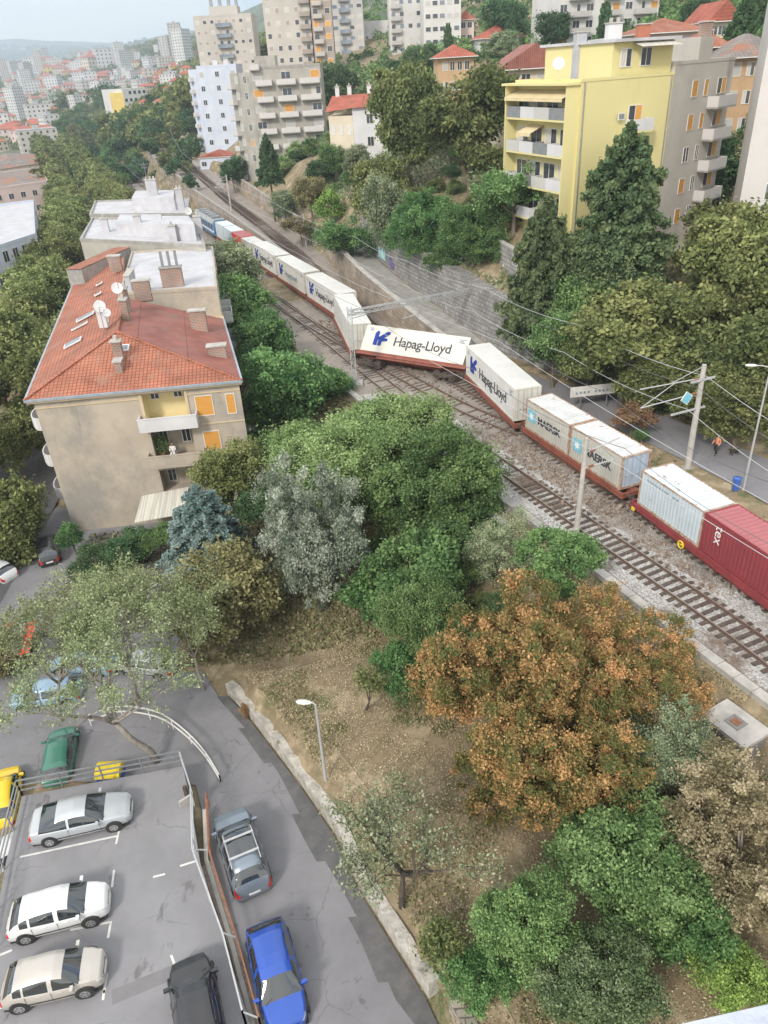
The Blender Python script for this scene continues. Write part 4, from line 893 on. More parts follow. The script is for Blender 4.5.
scatter('verge_weeds','dry weeds on the verge between the upper road and the train',14000,(-6,30),(36,125),'leaf_dry',.22,lambda x,y:(x<np.where(y<117,pl(RD,y)-3.5,pl(XR,y)))&(x>np.where(y<117,pl(RD,y)-5.0,pl(XR,y)-1.2))&(vnoise(x,y,2,4)>-.1),.25,0)
# undergrowth bushes on the hillside, in the gardens and along the tenement row
for lo,hi,n,pts in ((0,0,110,'hill'),(0,0,42,'town'),(0,0,16,'slope')):
    c_=0; t_=0; ru=random.Random(n)
    while c_<n and t_<2500:
        t_+=1
        if pts=='hill': x=ru.uniform(-25,55); y=ru.uniform(60,200); e=x-(float(pl(RD,y)) if y<117 else float(pl(XR,y))); ok=4.2<e<45 and not(20<x<42 and y>73) and not (27<x and y<73)
        elif pts=='town': x=ru.uniform(-22,2); y=ru.uniform(38,98); ok=1.0<float(pl(XL,y))-x<14 and not (x<-9.5 and y>52.5 and x<-10.5-(y-56)*.22+1.0)
        else: x=ru.uniform(-12,16); y=ru.uniform(20,44); ok=float(pl(WL,y))+3<x<float(pl(XL,y))-2 and ((y-15)*.9+x*.6)>21
        if not ok: continue
        p_=Vector((x,y,gz(x,y))); R=ru.uniform(1.4,3.0) if pts=='hill' else ru.uniform(1.2,2.4) if pts=='town' else ru.uniform(.7,1.3)
        lb={'hill':'leafy bush in the undergrowth covering the hillside right of the railway','town':'leafy bush among the trees between the tenement row and the empty track','slope':'low bush on the slope between the trees and the ballast'}[pts]
        tree(['mid_c','small_a','small_b','mid_a'][c_%4],['leaf_green','leaf_olive','leaf_greygreen','leaf_green','leaf_deep','leaf_acacia'][c_%6],x,y,R,p_.z+R*.55,lb,cat='shrub',group='bushes of the '+{'hill':'hillside','town':'tenement side','slope':'dry slope'}[pts],name='shrub',limbs=3,squash=.8); c_+=1
tree('small_a','leaf_dry',*hit(630,438).to_tuple()[:2],1.7,None,'rusty orange bush between the containers and the upper road',cat='shrub',name='shrub',squash=.6,limbs=3)
for px,py,lb in ((641,445,'green weed bush beside the rusty orange bush'),(672,498,'small green bush at the foot of the road lamp, left of two'),(718,524,'small green bush at the road edge right of the lamp')):
    h_=hit(px,py); tree('small_b','leaf_green',h_.x,h_.y,.7,None,lb,cat='shrub',name='shrub',squash=.8,limbs=2)
# ---------------------------------------------------------------- buildings
WMESH={}
def win_mesh(w_,h_,kind,d=.06):
    key=(round(w_,2),round(h_,2),kind)
    if key in WMESH: return WMESH[key]
    mb=MB(); x=w_/2
    if kind in('glass','dark','sky'):
        for a in ((-x,0,-x+.07,h_),(x-.07,0,x,h_),(-x+.07,0,x-.07,.07),(-x+.07,h_-.07,x-.07,h_),(-.03,.07,.03,h_-.07)):
            mb.box(a[0],-d,a[1],a[2],.02,a[3],0)
        mb.box(-x+.07,-.02,.07,-.03,.02,h_-.07,1); mb.box(.03,-.02,.07,x-.07,.02,h_-.07,1)
        mats=['frame_white','glass_sky' if kind=='sky' else 'glass_dark']
    elif kind=='curtain':
        for a in ((-x,0,-x+.07,h_),(x-.07,0,x,h_),(-x+.07,0,x-.07,.07),(-x+.07,h_-.07,x-.07,h_),(-.03,.07,.03,h_-.07)):
            mb.box(a[0],-d,a[1],a[2],.02,a[3],0)
        mb.box(-x+.07,-.02,.07,-.03,.02,h_-.07,2); mb.box(.03,-.02,.07,x-.07,.02,h_-.07,1); mats=['frame_white','glass_dark','curtain']
    elif kind=='half':
        for a in ((-x,0,-x+.07,h_),(x-.07,0,x,h_),(-x+.07,0,x-.07,.07),(-x+.07,h_-.07,x-.07,h_),(-.03,.07,.03,h_-.07)):
            mb.box(a[0],-d,a[1],a[2],.02,a[3],0)
        mb.box(-x+.07,-.02,.07,-.03,.02,h_-.07,1); mb.box(.03,-.045,.07,x-.07,.02,h_-.07,2); mats=['frame_white','glass_dark','shutter_orange']
    else:
        mb.box(-x,-d,0,x,.02,.06,0); mb.box(-x,-d,h_-.06,x,.02,h_,0); mb.box(-x,-d,.06,-x+.06,.02,h_-.06,0); mb.box(x-.06,-d,.06,x,.02,h_-.06,0)
        n=max(3,int(h_/.12))
        for i in range(n):
            z=.06+(h_-.12)*i/n; mb.box(-x+.06,-.035,z,x-.06,.02,z+(h_-.12)/n*.86,1)
        mats=['frame_white',{'orange':'shutter_orange','shgrey':'shutter_grey','shgreen':'shutter_green','shwhite':'frame_white'}[kind]]
    me=bpy.data.meshes.new('window'); me.from_pydata(mb.v,[],mb.f)
    for m_ in mats: me.materials.append(M[m_])
    me.polygons.foreach_set('material_index',mb.mi); me.update(); WMESH[key]=me; return me
def simple_win(w_,h_,m_):
    key=(w_,h_,m_,'s')
    if key not in WMESH:
        mb=MB().box(-w_/2,-.05,0,w_/2,.02,h_,0); mb.box(-w_/2+.08,-.06,.08,w_/2-.08,-.051,h_-.08,1)
        me=bpy.data.meshes.new('window'); me.from_pydata(mb.v,[],mb.f); me.materials.append(M['frame_white']); me.materials.append(M[m_]); me.polygons.foreach_set('material_index',mb.mi); WMESH[key]=me
    return WMESH[key]
class Bldg:
    def __init__(s,name,label,cat,corners,z0,z1,wall,group=None,roof='flat',rm='flat_roof_grey',rh=1.8,over=.35,parapet=.5,uvroof=True,build_wall=True):
        s.c=[Vector((p[0],p[1])) for p in corners]   # ccw from above
        s.z0=z0;s.z1=z1; s.root=thing(name,label,cat,(s.c[0].x,s.c[0].y,z0),0,group); s.o=s.root.location.copy(); s.n=0
        if build_wall: MB().prism(s.c,z0-3,z1).build('wall',wall,s.root,origin=s.o,uv=True)
        s.roof(roof,rm,rh,over,parapet,wall)
    def roof(s,kind,rm,rh,over,parapet,wall):
        c=s.c; z=s.z1
        ctr=sum(c,Vector((0,0)))/len(c)
        if kind=='flat':
            mb=MB(); k=len(c); inn=[p+(ctr-p).normalized()*.35 for p in c]
            for i in range(k):
                j=(i+1)%k; a,b,ci,di=c[i],c[j],inn[j],inn[i]
                a2=a+(a-ctr).normalized()*.06; b2=b+(b-ctr).normalized()*.06
                mb.prism([a2,b2,ci,di],z+.003,z+parapet)
            mb.build('parapet','concrete' if wall.startswith('plaster_grey') else wall,s.root,origin=s.o)
            MB().prism(inn,z+.004,z+.12).build('roof',rm,s.root,origin=s.o,uv=True)
        elif kind in('hip','gable') and len(c)==4:
            e=[p+(p-ctr).normalized()*over*1.3 for p in c]
            l01=(e[1]-e[0]).length; l12=(e[2]-e[1]).length
            if l01<l12: e=[e[1],e[2],e[3],e[0]]
            # ridge runs parallel to e0-e1
            m1=(e[0]+e[3])/2; m2=(e[1]+e[2])/2; w=min(l01,l12)/2; d=(m2-m1).normalized(); L_=(m2-m1).length
            ins=min(w,L_*.45) if kind=='hip' else 0
            r1=m1+d*ins; r2=m2-d*ins; T=lambda p,zz:(p.x,p.y,zz)
            mb=MB(); zb=z+.02
            mb.face([T(e[0],zb),T(e[1],zb),T(r2,zb+rh),T(r1,zb+rh)]); mb.face([T(e[2],zb),T(e[3],zb),T(r1,zb+rh),T(r2,zb+rh)])
            mb.face([T(e[3],zb),T(e[0],zb),T(r1,zb+rh)]); mb.face([T(e[1],zb),T(e[2],zb),T(r2,zb+rh)])
            mb.face([T(p,zb) for p in reversed(e)])
            mb.build('roof',rm,s.root,origin=s.o,uv=True)
            MB().prism(e,z-.1,z+.015).build('eaves','frame_white',s.root,origin=s.o)
            s.ridge=(r1,r2,zb+rh)
    def frame(s,i):
        a=s.c[i];b=s.c[(i+1)%len(s.c)]; d=(b-a); L_=d.length; d.normalize(); return a,d,L_,atan2(d.y,d.x)
    def put(s,name,me,i,x,z,out=0,label=None):
        a,d,L_,rz=s.frame(i); n=Vector((d.y,-d.x)); p=a+d*x+n*out; o=link_mesh(name,me,s.root,(p.x-s.o.x,p.y-s.o.y,z-s.o.z),rz); s.n+=1; return o
    def windows(s,i,rows,cols,w_=1.2,h_=1.4,kinds=('dark',),x0=1.2,x1=1.2,sh=3.0,sill=1.0,top=None,skip=None,simple=False):
        a,d,L_,rz=s.frame(i); zt=s.z1 if top is None else top
        for r in range(rows):
            z=zt-sh*(r+1)+sill
            for c in range(cols):
                if skip and skip(r,c): continue
                x=x0+(L_-x0-x1)*(c/(cols-1) if cols>1 else .5); k=kinds[(r*7+c*3+random.randrange(len(kinds)))%len(kinds)] if len(kinds)>1 else kinds[0]
                s.put('window',simple_win(w_,h_,k) if simple else win_mesh(w_,h_,k),i,x,z)
    def balcony(s,i,x,z,w_,depth=1.1,h_=1.0,m_='concrete_pale',slab='concrete',awning=None,rail=False):
        key=('balc',round(w_,2),depth,h_,m_,slab,rail)
        if key not in WMESH:
            mb=MB(); mb.box(-w_/2,-depth,-.18,w_/2,0,0,1)
            if rail:
                for t in np.arange(-w_/2+.05,w_/2,.16): mb.box(t,-depth+.02,0,t+.02,-depth+.05,h_,0)
                mb.box(-w_/2,-depth,h_,w_/2,-depth+.07,h_+.05,0)
            else:
                mb.box(-w_/2,-depth,.003,w_/2,-depth+.08,h_,0); mb.box(-w_/2,-depth+.083,.003,-w_/2+.08,-.003,h_,0); mb.box(w_/2-.08,-depth+.083,.003,w_/2,-.003,h_,0)
            me=bpy.data.meshes.new('balcony'); me.from_pydata(mb.v,[],mb.f); me.materials.append(M[m_]); me.materials.append(M[slab]); me.polygons.foreach_set('material_index',mb.mi); WMESH[key]=me
        o=s.put('balcony',WMESH[key],i,x,z)
        if awning:
            mb=MB(); mb.face([(-w_/2,-.05,2.4),(w_/2,-.05,2.4),(w_/2,-depth-.35,1.75),(-w_/2,-depth-.35,1.75)][::-1]); mb.face([(-w_/2,-.05,2.43),(-w_/2,-depth-.35,1.78),(w_/2,-depth-.35,1.78),(w_/2,-.05,2.43)][::-1]); mb.face([(-w_/2,-depth-.35,1.5),(w_/2,-depth-.35,1.5),(w_/2,-depth-.35,1.77),(-w_/2,-depth-.35,1.77)])
            a_=s.put('awning',None or bpy.data.meshes.new('awning'),i,x,z); a_.data.from_pydata(mb.v,[],mb.f); a_.data.materials.append(M[awning])
        return o
def quadpts(p,q,depth,flip=False):
    """front edge p->q seen left to right; depth away from the camera"""
    p=Vector((p[0],p[1]));q=Vector((q[0],q[1])); d=(q-p).normalized(); n=Vector((-d.y,d.x)); return [p,q,q+n*depth,p+n*depth]
# ---- tenement with the red tiled roof
T0=Vector((-26.7,54.7)); T1=Vector((-10.9,56.2)); T2=Vector((-16.3,78.5)); T3=Vector((-31.9,78.5)); ZG=-5.1; ZE=7.0
ten=Bldg('tenement','old beige apartment house with red tiled hip roof beside the tracks','apartment house',[T0,T1,T2,T3],ZG,ZE,'plaster_beige',build_wall=False,roof='none')
R_=ten.root; O=ten.o; fd=(T1-T0).normalized(); fn=Vector((fd.y,-fd.x)); FL_=(T1-T0).length
def F(x,z,out=0): p=T0+fd*x+fn*out; return (p.x,p.y,z)
# front wall built round the recessed loggia openings (x 7.6..11.2)
mb=MB(); la,lb=8.2,11.5; zs=[(4.0,6.55),(0.7,3.35),(-2.3,-.2)]
def panel(x0,x1,z0,z1): mb.face([F(x0,z0),F(x1,z0),F(x1,z1),F(x0,z1)])
panel(0,la,ZG-1,ZE); panel(lb,FL_,ZG-1,ZE)
zc_=ZE
for z0,z1 in zs: panel(la,lb,z1,zc_); zc_=z0
panel(la,lb,ZG-1,zc_)
for a,b in ((T1,T2),(T2,T3),(T3,T0)): mb.face([(a.x,a.y,ZG-1),(b.x,b.y,ZG-1),(b.x,b.y,ZE),(a.x,a.y,ZE)])
mb.build('wall','plaster_beige',R_,origin=O,uv=True)
for k,(z0,z1) in enumerate(zs):
    mb=MB(); dep=1.5
    mb.face([F(la,z0,-dep),F(lb,z0,-dep),F(lb,z1,-dep),F(la,z1,-dep)]); mb.face([F(la,z0),F(la,z0,-dep),F(la,z1,-dep),F(la,z1)]); mb.face([F(lb,z0,-dep),F(lb,z0),F(lb,z1),F(lb,z1,-dep)])
    mb.face([F(la,z0),F(lb,z0),F(lb,z0,-dep),F(la,z0,-dep)]); mb.face([F(la,z1),F(la,z1,-dep),F(lb,z1,-dep),F(lb,z1)])
    o=mb.build('loggia','plaster_loggia' if k==0 else 'plaster_beige',R_,origin=O)
    for xx in (la+.7,lb-.75):
        o=ten.put('window',win_mesh(.75,.8 if k==0 else 1.3,'dark'),0,xx,z1-1.0-(0 if k==0 else .8),-1.45)
    if k<2:
        mb=MB(); x0,x1=la-.55,lb+.75; P=MB()
        for (xa,xb,o0,o1) in ((x0,x1,1.05,.93),):
            pass
        def bx(m_,xa,xb,oa,ob,za,zb,mi=0):
            q=[F(xa,za,oa),F(xb,za,oa),F(xb,za,ob),F(xa,za,ob)]; m_.prism([(q[0][0],q[0][1]),(q[1][0],q[1][1]),(q[2][0],q[2][1]),(q[3][0],q[3][1])],za,zb,mi)
        bx(mb,x0,x1,1.1,-.0,z0-.22,z0-.003); bx(mb,x0,x1,1.1,.98,z0,z0+.85); bx(mb,x0,x0+.12,.975,.02,z0,z0+.85); bx(mb,x1-.12,x1,.975,.02,z0,z0+.85); bx(mb,x0-.03,x1+.03,1.13,.95,z0+.853,z0+.92)
        mb.build('balcony','plaster_white' if k==0 else 'plaster_beige',R_,origin=O)
# facade details: string courses, windows with orange blinds
mb=MB()
for (x0,x1,z0,z1,o) in ((0,la-.2,6.2,6.3,.07),(lb+.2,FL_,6.2,6.3,.07),(lb+.9,FL_,3.55,3.63,.06),(lb+.9,FL_,.6,.68,.06),(la-.25,la,3.9,6.6,.08),(lb,lb+.2,3.9,6.6,.08)):
    a=F(x0,z0,o);b=F(x1,z0,o);c=F(x1,z0,.0);d=F(x0,z0,.0); mb.prism([a[:2],b[:2],c[:2],d[:2]],z0,z1)
mb.build('cornice','plaster_trim',R_,origin=O)
for x,z,w_ in ((12.9,4.3,1.4),(15.0,4.25,.75),(13.0,1.2,1.35)): ten.put('window',win_mesh(w_,1.75,'orange'),0,x,z)
ten.put('window',win_mesh(1.3,1.7,'dark'),0,13.1,-2.2)
# balconies on the street side seen edge-on
for z in (3.9,.6,-2.6):
    mb=MB(); n=12
    for k in range(n):
        pass
    pts=[]; a=T0+(T3-T0).normalized()*1.6; dd=(T3-T0).normalized(); nn=Vector((-dd.y,dd.x))*(1)
    if nn.x>0: nn=-nn
    for t in np.linspace(0,pi,11): pts.append(a+dd*(1.6-1.6*cos(t))+nn*(1.15*sin(t)**.6))
    out=[(p.x,p.y) for p in pts]; mb.prism(out[::-1] if False else out,z-.18,z)
    for p,q in zip(pts,pts[1:]): mb.bar((p.x,p.y,z+.45),(q.x,q.y,z+.45),.1,.9)
    mb.build('balcony','plaster_white',R_,origin=O,recalc=True)
# roof: hip at the front, running back to the flat roofed part
ctr=(T0+T1+T2+T3)/4
E0=T0+Vector((-.45,-.42));E1=T1+Vector((.35,-.4));E2=T2+Vector((.4,0));E3=T3+Vector((-.45,0)); zr=9.75
rg1=Vector((-21.5,62.0)); rg2=Vector((-23.9,73.4)); vl=Vector((-14.9,73.2))
W_=lambda p,z:(p.x,p.y,z)
mb=MB(); ze=ZE+.12
E1b=E1+(E2-E1)*.78; 
mb.face([W_(E0,ze),W_(E1,ze),W_(rg1,zr)])                    # front slope
mb.build('roof_slope','roof_tile',R_,origin=O,uv=True)
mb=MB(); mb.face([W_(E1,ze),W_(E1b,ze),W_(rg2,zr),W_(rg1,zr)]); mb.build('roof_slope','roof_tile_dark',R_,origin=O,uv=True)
EL=Vector((-36.2,93.5)); rgL=Vector((-29.4,93.5))
mb=MB(); mb.face([W_(rg1,zr),W_(rg2,zr),W_(rgL,zr),W_(EL,ze),W_(E0,ze)]); mb.build('roof_slope','roof_tile',R_,origin=O,uv=True)
mb=MB()
for a,b in ((E0,rg1),(E1,rg1)):
    mb.bar(W_(a,ze+.05),W_(b,zr+.06),.22,.12)
mb.bar(W_(rg1,zr+.07),W_(rg2,zr+.07),.24,.14); mb.build('ridge_tile','roof_tile',R_,origin=O,uv=True)
# gutter and eaves board
mb=MB()
for a,b in ((E0,E1),(E1,E1b),(EL,E0)):
    mb.bar(W_(a,ze-.07),W_(b,ze-.07),.16,.2)
mb.build('gutter','zinc',R_,origin=O)
mb=MB(); ee=[T0+Vector((-.38,-.36)),T1+Vector((.3,-.34)),T2+Vector((.5,0)),T3+Vector((-.6,0))]
mb.prism(ee,ZE-.22,ZE-.05); mb.build('eaves','plaster_trim',R_,origin=O)
# rear wing walls under the red slope, street side
mb=MB(); mb.prism([T3+Vector((.0,.0)),T3+Vector((7.5,0)),Vector((-29.4,93.3)),Vector((-35.6,93.3))],ZG-1,ZE-.25); mb.build('wall','plaster_beige',R_,origin=O,uv=True)
# skylights on the left slope, small one on the front slope
def on_left(u,v):   # u along the street from the front, v up the slope
    a=E0+(EL-E0)*u; bpt=rg1+(rgL-rg1)*u; p=a+(bpt-a)*v; return Vector((p.x,p.y,ze+(zr-ze)*v))
def skylight(p,ux,uy,w_,l_,m='glass_sky'):
    nrm=ux.cross(uy).normalized(); 
    if nrm.z<0: nrm=-nrm
    T=Matrix((ux.normalized(),uy.normalized(),nrm)).transposed().to_4x4(); T.translation=p-O
    mb=MB(); mb.box(-w_/2,-l_/2,.02,w_/2,l_/2,.13,0,T); mb.box(-w_/2+.12,-l_/2+.12,.131,w_/2-.12,l_/2-.12,.15,1,T); mb.build('skylight',['frame_white',m],R_)
ul=(on_left(.5,.3)-on_left(.4,.3)); vl_=(on_left(.4,.6)-on_left(.4,.3)); vl_=vl_-ul*(vl_.dot(ul)/ul.dot(ul))
for u,v,w_,l_ in ((.20,.42,1.1,1.7),(.33,.45,.5,1.7),(.40,.50,1.1,1.9),(.60,.62,.6,.8),(.74,.6,.6,.8)): skylight(on_left(u,v),ul,vl_,w_,l_)
pf=Vector(W_(E0.lerp(E1,.53),ze)).lerp(Vector(W_(rg1,zr)),.70); uf=Vector(W_(E1-E0,0)); vf=Vector(W_(rg1-E0.lerp(E1,.3),zr-ze)); vf=vf-uf*(vf.dot(uf)/uf.dot(uf)); skylight(pf,uf,vf,.9,.8)
def chimney(x,y,z0,z1,w_,d_,pots=0,m='chimney_brick',root=None,org=None,rz=.1,cap='concrete_pale',ducts=0):
    root=root or R_; org=org or O; T=Matrix.Translation((x-org.x,y-org.y,0))@Matrix.Rotation(rz,4,'Z')
    o=MB().box(-w_/2,-d_/2,z0-org.z,w_/2,d_/2,z1-org.z,0,T).build('chimney',m,root,uv=True)
    mb=MB().box(-w_/2-.1,-d_/2-.1,z1-org.z+.003,w_/2+.1,d_/2+.1,z1-org.z+.12,0,T)
    for k in range(pots): xx=-w_/2+w_*(k+.5)/pots; mb.box(xx-.13,-.13,z1-org.z+.123,xx+.13,.13,z1-org.z+.5,0,T)
    for k in range(ducts): xx=-w_/2+w_*(k+.5)/ducts; mb.box(xx-.12,-.12,z1-org.z+.123,xx+.12,.12,z1-org.z+1.6,1,T)
    mb.build('cap',[cap,'metal_grey'],o)
    return o
chimney(-20.6,58.6,8.0,10.0,.7,.6,1); chimney(-20.4,57.4,7.7,8.8,.55,.9)
chimney(-21.9,66.5,9.2,11.3,.6,.8,1); chimney(-22.6,69.2,9.4,11.6,.7,.8,2); chimney(-23.3,64.4,9.6,11.4,.7,.6,1,m='plaster_white')
chimney(-15.9,67.8,7.6,9.6,1.45,.7); chimney(-13.2,61.0,7.0,8.4,1.5,.7); chimney(-22.6,75.2,9.0,10.9,1.6,.7)
def dish(x,y,z,r,az,root,org,m='plaster_white'):
    mb=MB(); n=14; R0=Vector((x,y,z))-org
    d=Vector((cos(az),sin(az),.45)).normalized(); a=d.cross(Vector((0,0,1))).normalized(); b=a.cross(d)
    rings=[(0.02,0),(.5,.06),(1,.2)]; P=[[R0+(a*cos(2*pi*k/n)+b*sin(2*pi*k/n))*r*q+d*r*e for k in range(n)] for q,e in rings]
    for i in range(2):
        for k in range(n): mb.face([P[i][k],P[i][(k+1)%n],P[i+1][(k+1)%n],P[i+1][k]]); 
    mb.tube([R0-Vector((0,0,.8)),R0],.04,5); mb.tube([R0,R0+d*r*.9],.02,4)
    return mb.build('satellite_dish',m,root)
dish(-22.6,67.9,12.0,.5,radians(-75),R_,O); dish(-23.1,63.9,11.5,.5,radians(-75),R_,O); dish(-22.3,62.9,11.2,.35,radians(-60),R_,O)
mb=MB()
for (x,y,z,h_) in ((-20.9,57.6,10.9,2.1),(-22.0,66.5,12.3,2.6)):
    mb.tube([(x,y,z),(x,y,z+h_)],.03,5)
    for k in range(5): mb.tube([(x-.4,y,z+h_-.12*k),(x+.4,y,z+h_-.12*k)],.015,3)
mb.build('antenna','metal_grey',R_,origin=O)
# dormer strip with sloping red top and grey side wall along the street side further back
mb=MB(); a,b=[Vector(atz(*q_)[:2]) for q_ in ((84,280,8.2),(133,259,8.9))]; c=b+Vector((-3.2,3.4)); d=a+Vector((-3.0,3.2))
mb.prism([a,b,c,d],ZE-.5,[9.4,10.3,9.7,8.8]); mb.build('dormer','concrete',R_,origin=O)
mb=MB(); mb.face([(a.x-.1,a.y-.1,9.47),(b.x+.1,b.y-.1,10.37),(c.x,c.y,9.78),(d.x-.2,d.y,8.87)]); mb.build('dormer_roof','roof_tile',R_,origin=O,uv=True)
# striped awning over the yard and the yard paving
mb=MB(); a=F(6.3,-2.4,.05);b=F(10.3,-2.0,.05);c=F(10.0,-3.1,2.6);d=F(5.9,-3.4,2.7); mb.face([a,d,c,b]); mb.face([(q[0],q[1],q[2]+.04) for q in (a,b,c,d)])
aw=mb.build('awning','awning_stripe',R_,origin=O)
mb=MB(); 
for q in (c,d): mb.tube([q,(q[0],q[1],ZG)],.05,6)
mb.build('awning_post','metal_pale',aw,None); 
for v in aw.children: v.location=(-O.x,-O.y,-O.z)
# ---- white flat roofed house behind, stepping back along the line
fr1=Bldg('flat_roof_house','beige house with a white flat roof just behind the red tiled one','apartment house',[(-24.9,75.0),(-15.2,75.2),(-19.0,95.6),(-29.0,95.6)],-5,9.6,'plaster_beige',rm='flat_roof_white',parapet=.3)
chimney(-19.9,77.0,9.7,11.6,2.1,.8,0,m='chimney_brick',root=fr1.root,org=fr1.o,ducts=3,cap='concrete'); chimney(-24.3,77.6,9.7,11.2,.5,3.2,m='flat_roof_white',root=fr1.root,org=fr1.o); chimney(-28.2,86,9.7,11.3,1.3,.7,m='chimney_brick',root=fr1.root,org=fr1.o)
fr1.windows(1,4,4,1.1,1.4,('dark','shgrey'),sh=3.2); 
for z in (5.8,2.6): 
    for x in (3,8): fr1.balcony(1,x,z,2.2,m_='metal_pale')
fr2=Bldg('flat_roof_house','long grey walled house with stepped white terraces, second from the red roof','apartment house',[(-37.6,103),(-19.5,93.6),(-24.6,113.8),(-41.2,120)],-5,10.2,'plaster_grey',rm='flat_roof_white',parapet=.35)
mb=MB(); o_=fr2.o
def lb_(mb,pts,z0,z1): mb.prism([Vector(p) for p in pts],z0,z1)
mb=MB(); lb_(mb,[(-33,104.2),(-26,100.7),(-28.2,109.8),(-34.5,112)],10.33,11.9); lb_(mb,[(-25.8,99.5),(-21.2,97.2),(-23.2,104.2),(-27,105.6)],10.33,12.3); mb.build('roof_terrace','flat_roof_white',fr2.root,origin=o_)
for q in ((-29.9,103.9,1.3),(-24.2,98.0,1.0),(-35.6,108.0,.9),(-21.6,101.6,1.2)): chimney(q[0],q[1],10.3,10.4+q[2]*1.8,.9,.7,m='flat_roof_white',root=fr2.root,org=o_,pots=1)
dish(-23.0,103.3,13,.5,radians(-60),fr2.root,o_)
fr2.windows(1,4,4,1.1,1.4,('dark','shgrey'),sh=3.2)
fr3=Bldg('flat_roof_house','farthest white flat roofed house of the row beside the locomotive','apartment house',[(-42.3,122.4),(-26.3,117.5),(-29.2,134),(-46.0,137.5)],-5,10.4,'plaster_grey',rm='flat_roof_white',parapet=.35)
mb=MB(); lb_(mb,[(-36,124.5),(-29,122.3),(-30.8,131),(-37.5,132.8)],10.5,12.4); mb.build('penthouse','flat_roof_white',fr3.root,origin=fr3.o)
chimney(-27.9,121.5,10.5,13.6,1.0,1.0,m='flat_roof_white',root=fr3.root,org=fr3.o,pots=2); chimney(-33,126,12.4,14.6,1.6,.9,m='flat_roof_white',root=fr3.root,org=fr3.o,pots=3)
mb=MB()
for (x,y,z,h_) in ((-33.4,125.6,14.7,2.4),(-31.5,130,12.5,3)): mb.tube([(x,y,z),(x,y,z+h_)],.05,4); mb.tube([(x-.7,y,z+h_*.9),(x+.7,y,z+h_*.9)],.03,3); mb.tube([(x-.5,y,z+h_*.7),(x+.5,y,z+h_*.7)],.03,3)
mb.build('antenna','metal_grey',fr3.root,origin=fr3.o)
# small shed right of the tenement
p=atz(268,440,-4); sh=Bldg('garden_shed','low shed with a flat grey roof between the tenement and the acacia','shed',quadpts((p.x-2.0,p.y-1.5),(p.x+1.0,p.y-2.2),4.4),-5,-2.4,'concrete',rm='concrete_pale',parapet=.12); MB().box(-.45,-.04,0,.45,.02,1.9).build('door','shutter_grey',sh.root,loc=(1.5,-.35,0),rz=atan2(-.7,3.0))
# ---- yellow apartment block
yb=aty(583,68,76); ya=aty(513,80,87); yc=aty(667,63,80.5); zt=25.6
p0=Vector((ya.x+.3,ya.y)); p1=Vector((yb.x,yb.y)); p2=Vector((yc.x+1.0,yc.y+.5)); p3=p0+(p2-p1)
yel=Bldg('yellow_apartment_block','bright yellow apartment block with long balconies on its left side','apartment block',[p0,p1,p2,p3],11.2,zt,'plaster_yellow',rm='flat_roof_grey',parapet=.25)
# left side: continuous balconies in three bays, four storeys
L0=(p1-p0).length
for r in range(5):
    z=zt-3.05*(r+1)+.05
    if z<11: continue
    for c in range(4):
        x=.55+(L0-1.1)*(c+.5)/4; wv=(L0-1.1)/4-.04
        yel.balcony(0,x,z,wv,1.25,1.0,m_=('plaster_white' if c in(1,3) else 'shutter_grey') if (r+c)%3 else 'metal_grey',slab='plaster_yellow',awning=('awning_cream' if (r==0 or (r==1 and c==1)) else None))
    for c in range(4):
        x=.55+(L0-1.1)*(c+.5)/4; yel.put('window',win_mesh(2.1,2.1,('dark','curtain')[(r+c)%2]),0,x,z+.1)
mb=MB(); nL=yel.frame(0); nv=Vector((nL[1].y,-nL[1].x))
def along(bl,i,x,out): a,d,L_,rz=bl.frame(i); n=Vector((d.y,-d.x)); return a+d*x+n*out
for x in (.35,L0-.35): a=along(yel,0,x,0);b=along(yel,0,x,1.35); mb.bar((a.x,a.y,18.4),(b.x,b.y,18.4),.14,14.4)
a=along(yel,0,-.2,.8); b=along(yel,0,L0-.1,.8); mb.bar((a.x,a.y,zt-.1),(b.x,b.y,zt-.1),1.5,.2)
mb.build('balcony_frame','plaster_yellow',yel.root,origin=yel.o)
# right (front) face: two balcony bays
La=(p2-p1).length
for r in range(4):
    z=zt-1.9-3.05*(r+1)+.6
    if r<2:
        yel.balcony(1,La*.62,z,2.6,1.1,1.0,m_='plaster_white',slab='plaster_yellow'); yel.put('window',win_mesh(1.7,2.1,'half'),1,La*.60,z+.05)
        o=yel.put('air_conditioner',simple_win(.8,.6,'metal_grey'),1,La*.43,z+1.0,.25)
mb=MB(); q=along(yel,1,.35,.06); mb.tube([(q.x,q.y,11),(q.x,q.y,zt)],.06,6); q=along(yel,1,La-.3,.06); mb.tube([(q.x,q.y,11),(q.x,q.y,zt)],.06,6); mb.build('downpipe','metal_grey',yel.root,origin=yel.o)
# set-back penthouse storey
ctr=(p0+p1+p2+p3)/4; pin=[p0.lerp(p3,.25).lerp(ctr,.12),p1.lerp(p2,.32).lerp(ctr,.10),p2.lerp(ctr,.05),p3.lerp(ctr,.1)]
MB().prism(pin,zt+.1,zt+2.9).build('penthouse','plaster_yellow',yel.root,origin=yel.o)
ov=[c_+(c_-ctr).normalized()*.7 for c_ in pin]; MB().prism(ov,zt+2.903,zt+3.15).build('penthouse_roof','flat_roof_white',yel.root,origin=yel.o)
a=pin[0].lerp(pin[1],.15);b=pin[0].lerp(pin[1],.95)
mb=MB(); d_=(pin[2]-pin[1]).normalized(); n_=Vector((d_.y,-d_.x))
for k,t in enumerate((.22,.55)):
    q=pin[1].lerp(pin[2],t); o=link_mesh('window',win_mesh(1.3,1.5,('curtain','dark')[k]),yel.root,(q.x+n_.x*.01-yel.o.x,q.y+n_.y*.01-yel.o.y,zt+.9-yel.o.z),atan2(d_.y,d_.x))
